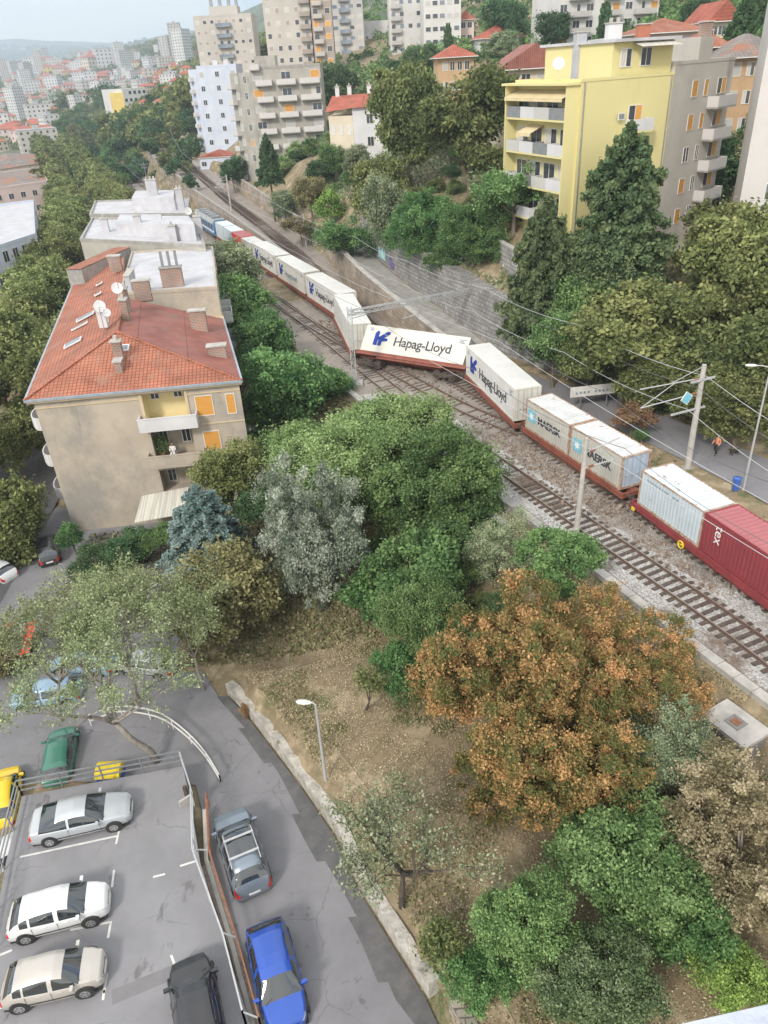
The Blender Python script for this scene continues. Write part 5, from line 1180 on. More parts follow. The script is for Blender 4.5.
q1=pin[1].lerp(pin[2],.3); q2=pin[1].lerp(pin[2],.98); mb.face([(q1.x,q1.y,zt+2.85),(q1.x+n_.x*1.4,q1.y+n_.y*1.4,zt+2.45),(q2.x+n_.x*1.4,q2.y+n_.y*1.4,zt+2.45),(q2.x,q2.y,zt+2.85)]); mb.build('awning','awning_stripe',yel.root,origin=yel.o)
chimney(pin[0].lerp(pin[1],.55).x,pin[0].lerp(pin[1],.55).y+.6,zt+.1,zt+3.9,1.0,1.0,m='flat_roof_grey',root=yel.root,org=yel.o); chimney(ctr.x+2,ctr.y+1,zt+3.1,zt+4.5,1.4,.9,m='plaster_white',root=yel.root,org=yel.o,pots=2); chimney(ctr.x+5.2,ctr.y+2,zt+3.1,zt+4.3,1.2,.8,m='terracotta',root=yel.root,org=yel.o)
dish(p1.x-1.6,p1.y+2.6,zt+1.5,.55,radians(-95),yel.root,yel.o)
# ---- taupe wing attached behind
g0=Vector((p2.x+.05,p2.y+.1)); g1v=aty(735,60,90); g1=Vector((g1v.x,g1v.y)); 
gr=Bldg('taupe_apartment_block','weathered taupe apartment wing attached to the right of the yellow block','apartment block',quadpts(g0,g1,11),8,26.4,'plaster_taupe',rm='flat_roof_grey',parapet=.3)
Lg=(g1-g0).length
for r in range(5):
    z=26.4-.9-3.0*(r+1)
    for x,k_ in ((Lg*.36,'orange'),(Lg*.55,'orange' if r<2 else 'dark'),(Lg*.82,'half')): gr.put('window',win_mesh(1.25 if x<Lg*.5 else .9 if x<Lg*.7 else 2.0,1.5,k_ if not(r==2 and x<Lg*.5) else 'dark'),0,x,z+.95)
    gr.balcony(0,Lg*.78,z-.15,4.4,1.2,1.0,m_='plaster_slab',slab='concrete')
chimney(g0.x+4.6,g0.y+5.5,26.5,29.8,1.0,1.0,m='chimney_brick',root=gr.root,org=gr.o)
c_=g0.lerp(g1,.35); MB().prism([c_,c_+(g1-g0)*.22,c_+(g1-g0)*.22+Vector((-1,5)),c_+Vector((-1,5))],26.5,28.6).build('stair_house','plaster_taupe',gr.root,origin=gr.o)
# ---- white slab at the right edge
w0=aty(768,50,60); wa=Vector((35.77,75.0)); 
sl=Bldg('white_slab_block','plain white high apartment slab cut off by the right edge','apartment block',[wa,Vector((52,69)),Vector((55.5,79)),Vector((39.5,84.5))],4.0,43,'plaster_slab',parapet=.4)
for r in range(9): sl.put('window',simple_win(1.2,1.5,'glass_sky'),0,2.6,43-3.0*r-4)
sl.windows(0,11,3,1.4,1.5,('dark','shgrey'),x0=6,x1=2)
# ---- generic mid-distance buildings from photograph measurements
def block(label,px0,px1,pt,Y,zb,wall,depth,rows,cols,roof='flat',rm='flat_roof_grey',rh=2,Y1=None,kinds=('dark','curtain','shgrey'),sh=3.0,w_=1.3,h_=1.4,sidecols=0,side=1,balc=(),name='apartment_block',cat='apartment block',py1=None,simple=False,bm='concrete_pale',group=None,**kw):
    a=aty(px0,pt,Y); b=aty(px1,pt if py1 is None else py1,Y1 or Y); z1=a.z
    B_=Bldg(name,label,cat,quadpts((a.x,a.y),(b.x,b.y),depth),zb,z1,wall,group=group,roof=roof,rm=rm,rh=rh,**kw)
    rows=min(rows,int((z1-zb+3)/sh)); B_.windows(0,rows,cols,w_,h_,kinds,sh=sh,simple=simple)
    if sidecols: B_.windows(side,rows,sidecols,w_,h_,kinds,sh=sh,simple=simple)
    for bx_,bw_ in balc:
        for r in range(rows): B_.balcony(0,B_.frame(0)[2]*bx_,z1-sh*(r+1)+.1,bw_,1.1,.95,m_=bm)
    return B_
gb=block('weathered grey apartment block with rows of white balconies above the railway',250,320,70,180,8,'plaster_grey',14,8,3,kinds=('dark','curtain','shgrey','orange'),w_=2.0,balc=((.18,3.4),(.5,4.0),(.84,4.2)),bm='plaster_slab',py1=68)
a=aty(229,72,187); c0=gb.c[0]; MB().prism([Vector((a.x,a.y)),c0+Vector((-.02,0)),gb.c[3]+Vector((-.02,0)),Vector((a.x,a.y+12))],6,gb.z1-.4).build('side_wing','plaster_grey',gb.root,origin=gb.o,uv=True)
for r in range(8):
    for xx,me_ in ((.3,'shgrey'),(.7,'orange' if r==4 else 'dark')):
        pt_=Vector((a.x,a.y)).lerp(c0,xx); dd=(c0-Vector((a.x,a.y))).normalized(); link_mesh('window',win_mesh(1.2,1.4,me_),gb.root,(pt_.x-gb.o.x,pt_.y-gb.o.y,gb.z1-2.4-3*r-gb.o.z),atan2(dd.y,dd.x))
        mbk=('balc',2.0,1.1,.95,'plaster_slab','concrete',False); gb.balcony(0,1,gb.z1,2.0,1.1,.95,m_='plaster_slab') if mbk not in WMESH else None
    pt_=Vector((a.x,a.y)).lerp(c0,.12); link_mesh('balcony',WMESH[mbk],gb.root,(pt_.x-gb.o.x,pt_.y-gb.o.y,gb.z1-3.3-3*r-gb.o.z),atan2(dd.y,dd.x)+radians(0))
MB().prism([gb.c[0].lerp(gb.c[1],.05)+Vector((0,3)),gb.c[0].lerp(gb.c[1],.35)+Vector((0,3)),gb.c[0].lerp(gb.c[1],.35)+Vector((0,9)),gb.c[0].lerp(gb.c[1],.05)+Vector((0,9))],gb.z1+.1,gb.z1+2.4).build('stair_house','plaster_grey',gb.root,origin=gb.o)
wb=block('tall bluish white apartment block left of the weathered grey one',196,236,68,250,5,'plaster_bluewhite',14,9,3,kinds=('dark','shgrey','dark'),w_=1.2,h_=1.4,sh=3.5)
a=aty(188,72,256); c0=wb.c[0]; MB().prism([Vector((a.x,a.y)),c0+Vector((-.02,0)),wb.c[3]+Vector((-.02,0)),Vector((a.x,a.y+11))],8,wb.z1-.3).build('side_wing','plaster_bluewhite',wb.root,origin=wb.o)
for r in range(8):
    dd=(c0-Vector((a.x,a.y))).normalized(); pt_=Vector((a.x,a.y)).lerp(c0,.4); link_mesh('balcony',WMESH[mbk],wb.root,(pt_.x-wb.o.x,pt_.y-wb.o.y,wb.z1-3.3-3*r-wb.o.z),atan2(dd.y,dd.x))
for q in ((wb.c[0].x+5,wb.c[0].y+4),(wb.c[0].x+8,wb.c[0].y+5)): chimney(q[0],q[1],wb.z1+.1,wb.z1+1.8,1.4,1,m='plaster_white',root=wb.root,org=wb.o,pots=2)
t1=block('cream high rise tower with dark balcony column and ducts on top',193,252,18,302,18,'tower_cream',16,10,8,kinds=('glass_dark','curtain','glass_dark','tower_brown'),simple=True,w_=1.2,h_=1.1,balc=((.5,5.0),),bm='glass_sky',py1=24)
ct=(t1.c[0]+t1.c[2])/2; MB().prism([ct+Vector((-4.5,-5)),ct+Vector((5,-5)),ct+Vector((5,3)),ct+Vector((-4.5,3))],t1.z1+.1,t1.z1+3).build('roof_house','tower_cream',t1.root,origin=t1.o)
mb=MB()
for x in (-4,-1,2,4.6): mb.box(ct.x+x-.5,ct.y-3,t1.z1+3.003,ct.x+x+.5,ct.y-2,t1.z1+5.4)
mb.build('duct','metal_grey',t1.root,origin=t1.o)
t2=block('tall cream and brown tower cut off by the top edge',258,306,-34,252,24,'tower_cream',16,17,5,kinds=('curtain','glass_dark','tower_brown','glass_dark'),simple=True,w_=1.2,h_=1.3,sidecols=0,balc=((.88,3.0),),bm='tower_brown')
t2b=block('brown balconied wing of a tower beside the tall cream one',307,328,-34,250,24,'tower_brown',15,17,2,kinds=('glass_dark','shutter_orange'),simple=True,w_=1.5,h_=1.4,balc=((.3,2.6),),bm='tower_cream')
t3=block('grey banded tower right of the brown balconied wing',329,361,-20,300,26,'tower_grey',14,18,4,kinds=('glass_sky','glass_dark','curtain'),simple=True,w_=1.7,h_=1.2,balc=((.4,3.4),),bm='glass_sky')
sw=block('lower white apartment block with small windows between two towers',348,392,24,312,28,'tower_white',12,5,6,kinds=('glass_dark','glass_dark','curtain'),simple=True,w_=1.0,h_=1.1,py1=22)
t4=block('white slab of flats left of the slim cypress at the top edge',388,422,-16,262,30,'tower_white',13,7,4,kinds=('glass_dark','curtain','glass_sky'),simple=True,w_=1.3,h_=1.2,balc=((.2,3),),bm='tower_grey',py1=-14)
t5=block('white block of flats with window rows joined right of the white slab',423,461,-16,245,28,'tower_white',13,7,5,kinds=('glass_dark','glass_sky','shutter_grey'),simple=True,w_=1.5,h_=1.2)
pb=block('lilac apartment building at the top edge',530,556,-14,290,36,'house_lilac',12,4,4,kinds=('glass_dark','glass_sky'),simple=True,balc=((.3,3),),bm='frame_white')
wh=block('pale long apartment block behind the yellow block',560,662,-16,190,28,'tower_white',13,4,8,kinds=('dark','curtain','orange','dark'),w_=1.7,h_=1.4,balc=((.2,5),(.52,4),(.85,5)),bm='tower_grey',Y1=196,py1=-20)
h1=block('white gabled house with red tiled roof above the railway gardens',352,386,108,148,14,'plaster_white',9,2,1,roof='none',kinds=('dark',),name='gabled_house',cat='house',w_=1.2,h_=1.6,sh=3.6)
# rotate the gable: build its roof by hand so the gable end faces right
a,b,c,d=h1.c; left=aty(328,112,151); L0_=Vector((left.x,left.y)); MB().prism([L0_,a-Vector((.02,0)),d-Vector((.02,0)),L0_+Vector((1.2,9))],12,h1.z1-1.2).build('wall','house_cream',h1.root,origin=h1.o)
mb=MB(); zz=h1.z1; m01=(a+b)/2; 
mr1=(b+c)/2; ml1=L0_+Vector((.8,4.6)); mb.face([(L0_.x-.5,L0_.y-.6,zz-.5),(a.x,a.y-.6,zz+.03),(b.x+.5,b.y-.5,zz+.03),(mr1.x+.5,mr1.y,zz+2.0),(ml1.x,ml1.y,zz+1.8)]); mb.face([(ml1.x,ml1.y,zz+1.8),(mr1.x+.5,mr1.y,zz+2.0),(c.x+.5,c.y+.5,zz+.03),(L0_.x+1,L0_.y+9.5,zz-.3)])
mb.build('roof','roof_far',h1.root,origin=h1.o,uv=True)
for x,y in ((1.8,4),(4.0,4.6),(7.6,3.0)): chimney(L0_.x+x,L0_.y+y,zz+.6,zz+3.2,.7,.7,m='plaster_white',root=h1.root,org=h1.o,pots=1)
for k in range(3): 
    q=L0_.lerp(a,(k+.5)/3); link_mesh('window',win_mesh(.9,1.6,'shwhite'),h1.root,(q.x-h1.o.x,q.y-h1.o.y-.0,zz-4.2-h1.o.z),atan2((a-L0_).y,(a-L0_).x))
block('little blue grey cottage with an orange tiled roof beside the upper line',199,230,158,228,5.5,'plaster_bluewhite',9,1,3,roof='gable',rm='roof_far',rh=1.2,kinds=('dark',),name='cottage',cat='cottage',w_=1.4,h_=1.2,sh=3.2)
H_=lambda *a,**k: block(*a,name='house',cat='house',**k)
H_('brick coloured house with a hipped red roof below the cypresses',438,474,58,150,20,'house_ochre',9,2,4,roof='hip',rm='roof_far',rh=1.9,kinds=('shgrey','curtain','dark'),w_=.9,h_=1.4,py1=56,over=.9)
H_('white house with a wide red hipped roof left of the tall cypress',478,524,39,206,27,'plaster_white',11,2,4,roof='hip',rm='roof_far',rh=3,kinds=('dark','shgrey'),py1=36,over=.8)
H_('small pink house with a red roof at the top behind the brick house',459,474,20,250,30,'house_pink',9,2,2,roof='hip',rm='roof_far',rh=2.2,kinds=('dark',),over=.6)
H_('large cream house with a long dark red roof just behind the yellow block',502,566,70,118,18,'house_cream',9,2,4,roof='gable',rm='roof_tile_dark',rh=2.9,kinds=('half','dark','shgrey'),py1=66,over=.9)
H_('pinkish white villa with a red hipped roof behind the taupe wing',640,706,34,128,22,'house_pink',10,2,4,roof='hip',rm='roof_tile',rh=1.9,kinds=('dark','curtain'),over=1.0,py1=28)
H_('cream villa with a steep red roof in front of the dark conifers',708,738,22,150,24,'house_cream',10,2,3,roof='gable',rm='roof_far',rh=3,kinds=('dark','shgreen'),over=.8)
H_('low house with a flat looking red roof between taupe wing and brown house',698,728,48,110,20,'house_ochre',8,1,2,roof='hip',rm='roof_tile',rh=1.6,kinds=('dark',),over=.8)
H_('brown plastered house with a grey roof beside the white slab',729,790,58,103,18,'house_ochre',9,3,4,roof='hip',rm='roof_grey',rh=2.4,kinds=('shgrey','curtain'),w_=1.0,h_=1.5,over=1.0,py1=54)
H_('white house with balcony plants seen over the yellow block roof',603,640,42,140,22,'plaster_white',9,2,3,roof='flat',rm='flat_roof_grey',kinds=('dark','curtain'),py1=40)
H_('red roofed white house at the right of the top edge',680,720,4,210,40,'plaster_white',10,2,3,roof='hip',rm='roof_far',rh=2.6,kinds=('dark',),over=.8)
# ---- left side: industrial roofs and town blocks
def by_hit(label,pts,z0,z1,wall,**k):
    P=[atz(x,y,z1) for x,y in pts]; return Bldg(k.pop('name','town_house'),label,k.pop('cat','building'),[(p.x,p.y) for p in P],z0,z1,wall,**k)
b=by_hit('blue grey modern building with a glazed corner at the left edge',[(-12,252),(36,236),(34,202),(-12,208)],-6,6,'plaster_bluewhite',roof='flat',rm='flat_roof_white',name='modern_building'); b.windows(0,3,5,1.4,1.8,('dark',),sh=3.4); b.windows(1,3,4,1.2,1.5,('dark',),sh=3.4)
b=by_hit('long pinkish warehouse with a rusty brown roof beyond the avenue',[(-20,192),(48,182),(40,168),(-20,176)],-6,4,'house_pink',roof='flat',rm='roof_grey',name='warehouse'); b.windows(0,2,6,1.5,1.5,('dark',),sh=4); mix_second('roof_grey',(.3,.14,.09),.08,.5,.55)
b=by_hit('grey roofed hall behind the pinkish warehouse',[(-20,172),(38,163),(34,154),(-20,160)],-6,5,'house_cream',roof='hip',rm='roof_grey',rh=2,name='warehouse'); b.windows(0,2,6,1.5,1.5,('dark',),sh=4)
b=block('white and yellow striped apartment house at the foot of the wooded slope',122,146,90,402,-2,'tower_white',22,5,5,kinds=('glass_dark','glass_dark','curtain'),simple=True,w_=1.5,h_=1.5,name='apartment_block',Y1=410); 
q0=b.c[0]; MB().prism([q0+Vector((-6.5,.6)),q0+Vector((-.02,.0)),q0+Vector((-.02,8)),q0+Vector((-6.5,8))],-2,b.z1-1).build('stair_tower','house_yellow',b.root,origin=b.o)
# the far town: small houses and blocks strewn over plain and slopes
far_groups=0; rr=random.Random(4)
fm={}
def far_mesh(kind,wall,roofm,w_,d_,h_,rows):
    key=(kind,wall,roofm,w_,d_,h_)
    if key in fm: return fm[key]
    mb=MB(); mb.prism([(-w_/2,-d_/2),(w_/2,-d_/2),(w_/2,d_/2),(-w_/2,d_/2)],-4,h_,0)
    n=max(2,int(w_/3.2)); 
    for r in range(int(h_/3)):
        z=h_-3*(r+1)+1
        for s in (-1,1):
            for c in range(n):
                x=-w_/2+w_*(c+.5)/n; mb.box(x-.6,s*d_/2-.05,z,x+.6,s*d_/2+.05,z+1.3,1)
        for s in (-1,1):
            for c in range(max(1,int(d_/3.5))):
                y=-d_/2+d_*(c+.5)/max(1,int(d_/3.5)); mb.box(s*w_/2-.05,y-.6,z,s*w_/2+.05,y+.6,z+1.3,1)
    me=bpy.data.meshes.new('wall'); me.from_pydata(mb.v,[],mb.f); me.materials.append(M[wall]); me.materials.append(M['glass_dark']); me.polygons.foreach_set('material_index',mb.mi)
    rb_=MB(); o=.5
    if kind=='flat': rb_.box(-w_/2-.1,-d_/2-.1,h_+.003,w_/2+.1,d_/2+.1,h_+.5); rb_.box(-1.5,-1.5,h_+.5,1.5,1.5,h_+2.4)
    else:
        rh=min(w_,d_)*.24; r1=(-w_/2+d_*.42,0,h_+rh); r2=(w_/2-d_*.42,0,h_+rh); e=[(-w_/2-o,-d_/2-o,h_),(w_/2+o,-d_/2-o,h_),(w_/2+o,d_/2+o,h_),(-w_/2-o,d_/2+o,h_)]
        rb_.face([e[0],e[1],r2,r1]);rb_.face([e[2],e[3],r1,r2]);rb_.face([e[3],e[0],r1]);rb_.face([e[1],e[2],r2]);rb_.face(e[::-1])
    rm_=bpy.data.meshes.new('roof'); rm_.from_pydata(rb_.v,[],rb_.f); rm_.materials.append(M[roofm]); fm[key]=(me,rm_); return fm[key]
specs=[('hip','house_cream','roof_far_plain',11,9,6.5),('hip','plaster_white','roof_far_plain',12,9,7),('hip','house_ochre','roof_far_plain',13,10,8),('hip','house_pink','roof_far_plain',14,9,9),('hip','house_yellow','roof_far_plain',12,10,7),('flat','tower_white','flat_roof_grey',18,12,16),('flat','tower_cream','flat_roof_grey',22,12,13),('hip','house_cream','roof_far_plain',18,11,12)]
mat('roof_far_plain',(.40,.12,.075),(.32,.11,.075),scale=.2); towers=[('flat','tower_white','flat_roof_grey',16,15,38),('flat','tower_cream','flat_roof_grey',15,14,44),('flat','tower_grey','flat_roof_grey',26,13,30)]
placed=[]
def far_house(px,py,spec,grp,label,s=1):
    h_=hit(px,py)
    if h_ is None or h_.y<330: return False
    if px>110: s*=min(1,max(.45,h_.y/900))
    for q in placed:
        if (q-h_).length<max(13,h_.y*.012): return False
    placed.append(h_.copy()); wm_,rm_=far_mesh(*spec,0); nm='tower_block' if spec[5]>25 else 'far_house'
    t=thing(nm,label,'tower block' if spec[5]>25 else 'house',h_,rr.choice([.3,.5,1.9,-.2,.9,2.2]),grp); t.scale=(s,s,s); link_mesh('wall',wm_,t); link_mesh('roof',rm_,t); return True
cnt=0; tries=0
while cnt<235 and tries<3000:
    tries+=1; px=rr.uniform(-2,192); py=rr.triangular(50,160,82)
    if py>118 and px>60: continue
    if px>55 and py>98 and rr.random()<.6: continue
    s=rr.uniform(1,1.4)
    if far_house(px,py,rr.choice(specs),'far town houses','small distant house or block of the town filling the plain and slopes on the left',s*(.8 if py>100 or px>110 else 1 if py>75 else 1.5)): cnt+=1
for px,py,k,lb in ((30,92,0,'white tower block rising from the town, left of three'),(22,118,0,'pale slab tower nearest in the far town on the left'),(42,70,1,'distant tower block below the ridge on the left'),(47,62,0,'small white distant tower beside the one below the ridge'),(8,80,1,'pinkish tower block at the left edge of the town'),(18,72,2,'wide distant block at the left of the town'),(122,62,0,'twin distant tower near the wooded ridge, left one'),(128,66,2,'wide grey block beside the distant twin towers'),(186,62,0,'pale tower left of the cream high rise'),(180,58,1,'slim tower behind the pale one left of the cream high rise'),(170,56,2,'grey slab on the slope left of the towers'),(32,88,1,'cream tower at the middle of the far town')):
    h_=hit(px,py+6); 
    if h_ is not None: wm_,rm_=far_mesh(*towers[k],0); t=thing('tower_block',lb,'tower block',h_,rr.uniform(0,1.5)); link_mesh('wall',wm_,t); link_mesh('roof',rm_,t)
for px,py,lb,spec in ((176,77,'yellow orange house left of the cream tower, right of two',('hip','house_yellow','roof_far_plain',14,10,13)),(166,80,'orange house left of the cream tower, left of two',('hip','house_ochre','roof_far_plain',14,10,12)),(180,96,'white house with a red roof left of the bluish white block',('hip','plaster_white','roof_far_plain',12,9,9)),(181,116,'brick red house beside the bluish white block',('hip','terracotta','roof_far_plain',10,9,9))):
    h_=hit(px,py); wm_,rm_=far_mesh(*spec,0); t=thing('house',lb,'house',h_,.3); t.scale=(.55,.55,.6); link_mesh('wall',wm_,t); link_mesh('roof',rm_,t)
# far woods as one mass of tree clumps on the hills and between the houses
g=np.random.default_rng(77); C=[];T_=[]
n=0
for _ in range(5200):
    px=g.uniform(-5,300); py=g.uniform(40,150)**1
    if py>115 and px<60 and g.random()<.6: continue
    h_=hit(px,py)
    if h_ is None or h_.y<320: continue
    R=g.uniform(3,6)*(1+h_.y/2500); m=60; d=g.normal(size=(m,3)); d/=np.linalg.norm(d,axis=1)[:,None]; d[:,2]=np.abs(d[:,2])*.9
    C.append(np.array(h_)+d*R); T_.append(np.clip(g.uniform(.1,.9)+g.normal(0,.1,m),0,1)); n+=1
Cc=np.concatenate(C); Tt=np.concatenate(T_); sz=1.1+Cc[:,1]/900
nrm=None
V,F_,t=leaf_quads(Cc,1.0,Tt,rg=g); V=(V.reshape(-1,4,3)-Cc[:,None])*sz[:,None,None]*1.4+Cc[:,None]
me=fast_mesh('far_woods',V.reshape(-1,3),F_,t); me.materials.append(M['leaf_olive']); o=link_mesh('far_woods',me); tag(o,'woods and gardens between the far houses and on the ridge','woods',kind='stuff')
# garden trees between the hill houses (right side), also one mass
C=[];T_=[]
for _ in range(900):
    px=g.uniform(325,768); py=g.uniform(-5,110); h_=hit(px,py)
    if h_ is None or h_.y<115 or h_.y>900: continue
    if (h_.x>25 and h_.y<112): continue
    R=g.uniform(1.5,3.2); m=60; d=g.normal(size=(m,3)); d/=np.linalg.norm(d,axis=1)[:,None]; d[:,2]=np.abs(d[:,2])*1.1
    C.append(np.array(h_)+d*R*g.uniform(.6,1,(m,1))); T_.append(np.clip(g.uniform(.1,.9)+g.normal(0,.1,m),0,1))
V,F_,t=leaf_quads(np.concatenate(C),1.0,np.concatenate(T_),rg=g); me=fast_mesh('hillside_shrubbery',V,F_,t); me.materials.append(M['leaf_green']); o=link_mesh('hillside_shrubbery',me); tag(o,'shrubbery filling the gardens between the hillside houses','shrubbery',kind='stuff')
# ---------------------------------------------------------------- train
# local frame of wagons and containers: +X along the train towards the near end, -Y the side facing the town, z=0 rail level
def frame_at(P0,yaw,pitch=0,roll=0):
    return Matrix.Translation(P0)@Matrix.Rotation(yaw,4,'Z')@Matrix.Rotation(pitch,4,'Y')@Matrix.Rotation(roll,4,'X')
def corr(L_,h,axis,depth=.036,pitch=.28,inset=.0):
    """corrugated strip points along a length: list of (s, out)"""
    n=int(L_/pitch); p=L_/n; out=[]
    for i in range(n):
        a=i*p; out+=[(a,0),(a+p*.32,0),(a+p*.5,-depth),(a+p*.82,-depth)]
    out.append((L_,0)); return out
def container(T,L_,h,body,roofm,label,doorm=None,smooth=False,name='shipping_container',edge=None,texts=(),group=None):
    root=thing(name,label,'shipping container',(0,0,0),0,group); root.matrix_world=T
    w=2.44; edge=edge or body
    mb=MB()
    # side walls, corrugated unless it is a smooth reefer box
    for s in (-1,1):
        pr=corr(L_-.3,h,0,depth=.008 if smooth else .045,pitch=1.2 if smooth else .29)
        y0=s*(w/2-.02)
        for (a,o1),(b,o2) in zip(pr,pr[1:]):
            q=[(.15+a,y0+s*o1,.16),(.15+b,y0+s*o2,.16),(.15+b,y0+s*o2,h-.1),(.15+a,y0+s*o1,h-.1)]
            mb.face(q if s<0 else q[::-1])
    pr=corr(w-.2,h,0,depth=.03,pitch=.26)
    for (a,o1),(b,o2) in zip(pr,pr[1:]): mb.face([(.03-o1,-w/2+.1+a,.16),(.03-o2,-w/2+.1+b,.16),(.03-o2,-w/2+.1+b,h-.1),(.03-o1,-w/2+.1+a,h-.1)][::-1])
    mb.build('side_wall',body,root)
    mb=MB(); pr=corr(L_-.3,h,0,depth=.006 if smooth else .025,pitch=1.2 if smooth else .34)
    for (a,o1),(b,o2) in zip(pr,pr[1:]): mb.face([(.15+a,-w/2+.06,h-.02+o1),(.15+b,-w/2+.06,h-.02+o2),(.15+b,w/2-.06,h-.02+o2),(.15+a,w/2-.06,h-.02+o1)])
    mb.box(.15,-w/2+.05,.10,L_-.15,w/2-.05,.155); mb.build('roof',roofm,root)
    mb=MB(); t=.15
    for x in (0,L_-t):
        for y in (-w/2,w/2-t): mb.box(x,y,0,x+t,y+t,h)
        mb.box(x,-w/2+t,0,x+t,w/2-t,.16); mb.box(x,-w/2+t,h-.12,x+t,w/2-t,h-.001)
    for y in (-w/2,w/2-.06): mb.box(t,y,0,L_-t,y+.06,.17); mb.box(t,y,h-.11,L_-t,y+.06,h-.002)
    mb.build('corner_frame',edge,root)
    mb=MB(); x=L_-.05; 
    for s in (0,1): mb.box(x-.03,-w/2+t+.01+s*(w/2-t),.17,x,-w/2+t+s*(w/2-t)+(w/2-t)-.01,h-.13)
    d=mb.build('door',doorm or body,root)
    mb=MB()
    for y in (-.85,-.35,.35,.85): mb.cyl((x+.04,y,.2),(x+.04,y,h-.16),.025,6); mb.box(x+.02,y-.05,1.0,x+.07,y+.25*(1 if y<0 else -1),1.06)
    mb.build('lock_rod','metal_pale',d)
    for txt,size,x,z,m_,kw in texts:
        me=text_mesh(txt,size,.006,**kw); me.materials.append(M[m_]); o=link_mesh('lettering',me,root,(x,-w/2-.008,z)); o.rotation_euler=(pi/2,0,0)
    return root
def hl_logo(root,x,z,s):
    """blue angular double-arm emblem"""
    mb=MB(); y0,y1=-1.22-.018,-1.22+.0
    def poly(p):
        q=[(x+a*s,z+b*s) for a,b in p]; n=len(q); mb.face([(a,y0,b) for a,b in q]); 
        for i in range(n): (a,b),(c,d)=q[i],q[(i+1)%n]; mb.face([(a,y0,b),(a,y1,b),(c,y1,d),(c,y0,d)])
    poly([(0,0),(.30,0),(.30,.36),(.50,.52),(.30,.62),(.30,1.0),(.14,1.0),(0,.84)])
    poly([(.36,0),(.62,0),(.62,.30),(1.02,.36),(1.02,.52),(.72,.56),(1.10,.84),(1.10,1.0),(.86,1.0),(.36,.60)])
    mb.build('emblem','text_blue',root)
def star_logo(root,x,z,s):
    mb=MB(); mb.box(x,-1.245,z,x+s,-1.222,z+s,0); n=7; P=[]
    for k in range(14): r=s*(.44 if k%2==0 else .18); a=pi/2+pi*k/7; P.append((x+s/2+r*cos(a),z+s/2+r*sin(a)))
    mb.face([(a,-1.249,b) for a,b in P],1); mb.build('emblem',['text_lightblue','text_white'],root)
def bogie(parent,x,z=0):
    mb=MB()
    for s in (-1,1): mb.box(x-1.25,s*.98-.08,.42,x+1.25,s*.98+.08,.72); mb.box(x-.4,s*.98-.1,.3,x+.4,s*.98+.1,.43)
    mb.box(x-.25,-.9,.5,x+.25,.9,.75); b=mb.build('bogie','bogie_dark',parent)
    for a in (-.9,.9):
        for s in (-1,1): MB().tube([(x+a,s*.70,.46),(x+a,s*.84,.46)],.46,16).build('wheel','bogie_dark',b)
        MB().cyl((x+a,-.7,.46),(x+a,.7,.46),.07,8).build('axle','bogie_dark',b)
    return b
def wagon(T,L_,m,label,name='flat_wagon',group=None,bogies=True,yellow=False):
    root=thing(name,label,'flat wagon',(0,0,0),0,group); root.matrix_world=T
    mb=MB()
    for s in (-1,1):
        y=s*1.28; mb.box(0,y-.06,1.02,L_,y+.06,1.14); mb.box(0,y-.06,.72,L_,y+.06,.78); mb.box(.02,y-.02,.78,L_-.02,y+.02,1.02)
        n=int(L_/.95)
        for k in range(n+1): xx=.06+(L_-.2)*k/n; mb.box(xx,y-.075*s-.03,.62 if 2.4<xx<L_-2.4 else .74,xx+.09,y+.055*s+.03,1.16)
        mb.box(2.6,y-.12*s-.03,.5,L_-2.6,y-.12*s+.03,.74)
    for k in range(int(L_/1.5)): mb.box(.3+k*1.5,-1.21,.85,.5+k*1.5,1.21,1.0)
    mb.box(0,-1.21,.75,.14,1.21,1.14); mb.box(L_-.14,-1.21,.75,L_,1.21,1.14); mb.box(.2,-.3,.7,L_-.2,.3,1.05)
    mb.build('underframe',m,root)
    mb=MB()
    for xx,s in ((0,-1),(L_,1)):
        for y in (-.87,.87): mb.cyl((xx,y,.98),(xx+s*.42,y,.98),.09,8); mb.cyl((xx+s*.42,y,.98),(xx+s*.5,y,.98),.23,12)
    mb.build('buffer','bogie_dark',root)
    if bogies: bogie(root,1.9); bogie(root,L_-1.9)
    if yellow:
        for xx in (L_*.28,):
            n=14; mb=MB(); R0=Vector((xx,-1.42,.72)); P=[R0+Vector((cos(2*pi*k/n)*.24,0,sin(2*pi*k/n)*.24)) for k in range(n+1)]; mb.tube(P,.055,6,cap=False); mb.bar(P[0],P[7],.04,.05); mb.cyl((xx,-1.42,.72),(xx,-1.3,.72),.06,8); mb.build('brake_wheel','yellow_paint',root)
        MB().box(.3,-1.44,.60,.6,-1.36,.82).build('brake_plate','yellow_paint',root)
    return root
def along_B(y_near):            # helper only for straight pieces: give far start and direction
    pass
def place_pair(x,y,yaw):        # camera-side bottom line start -> wagon frame (centre line)
    q=Vector((-sin(yaw),cos(yaw),0)); return Vector((x,y,0))+q*1.22
R=radians
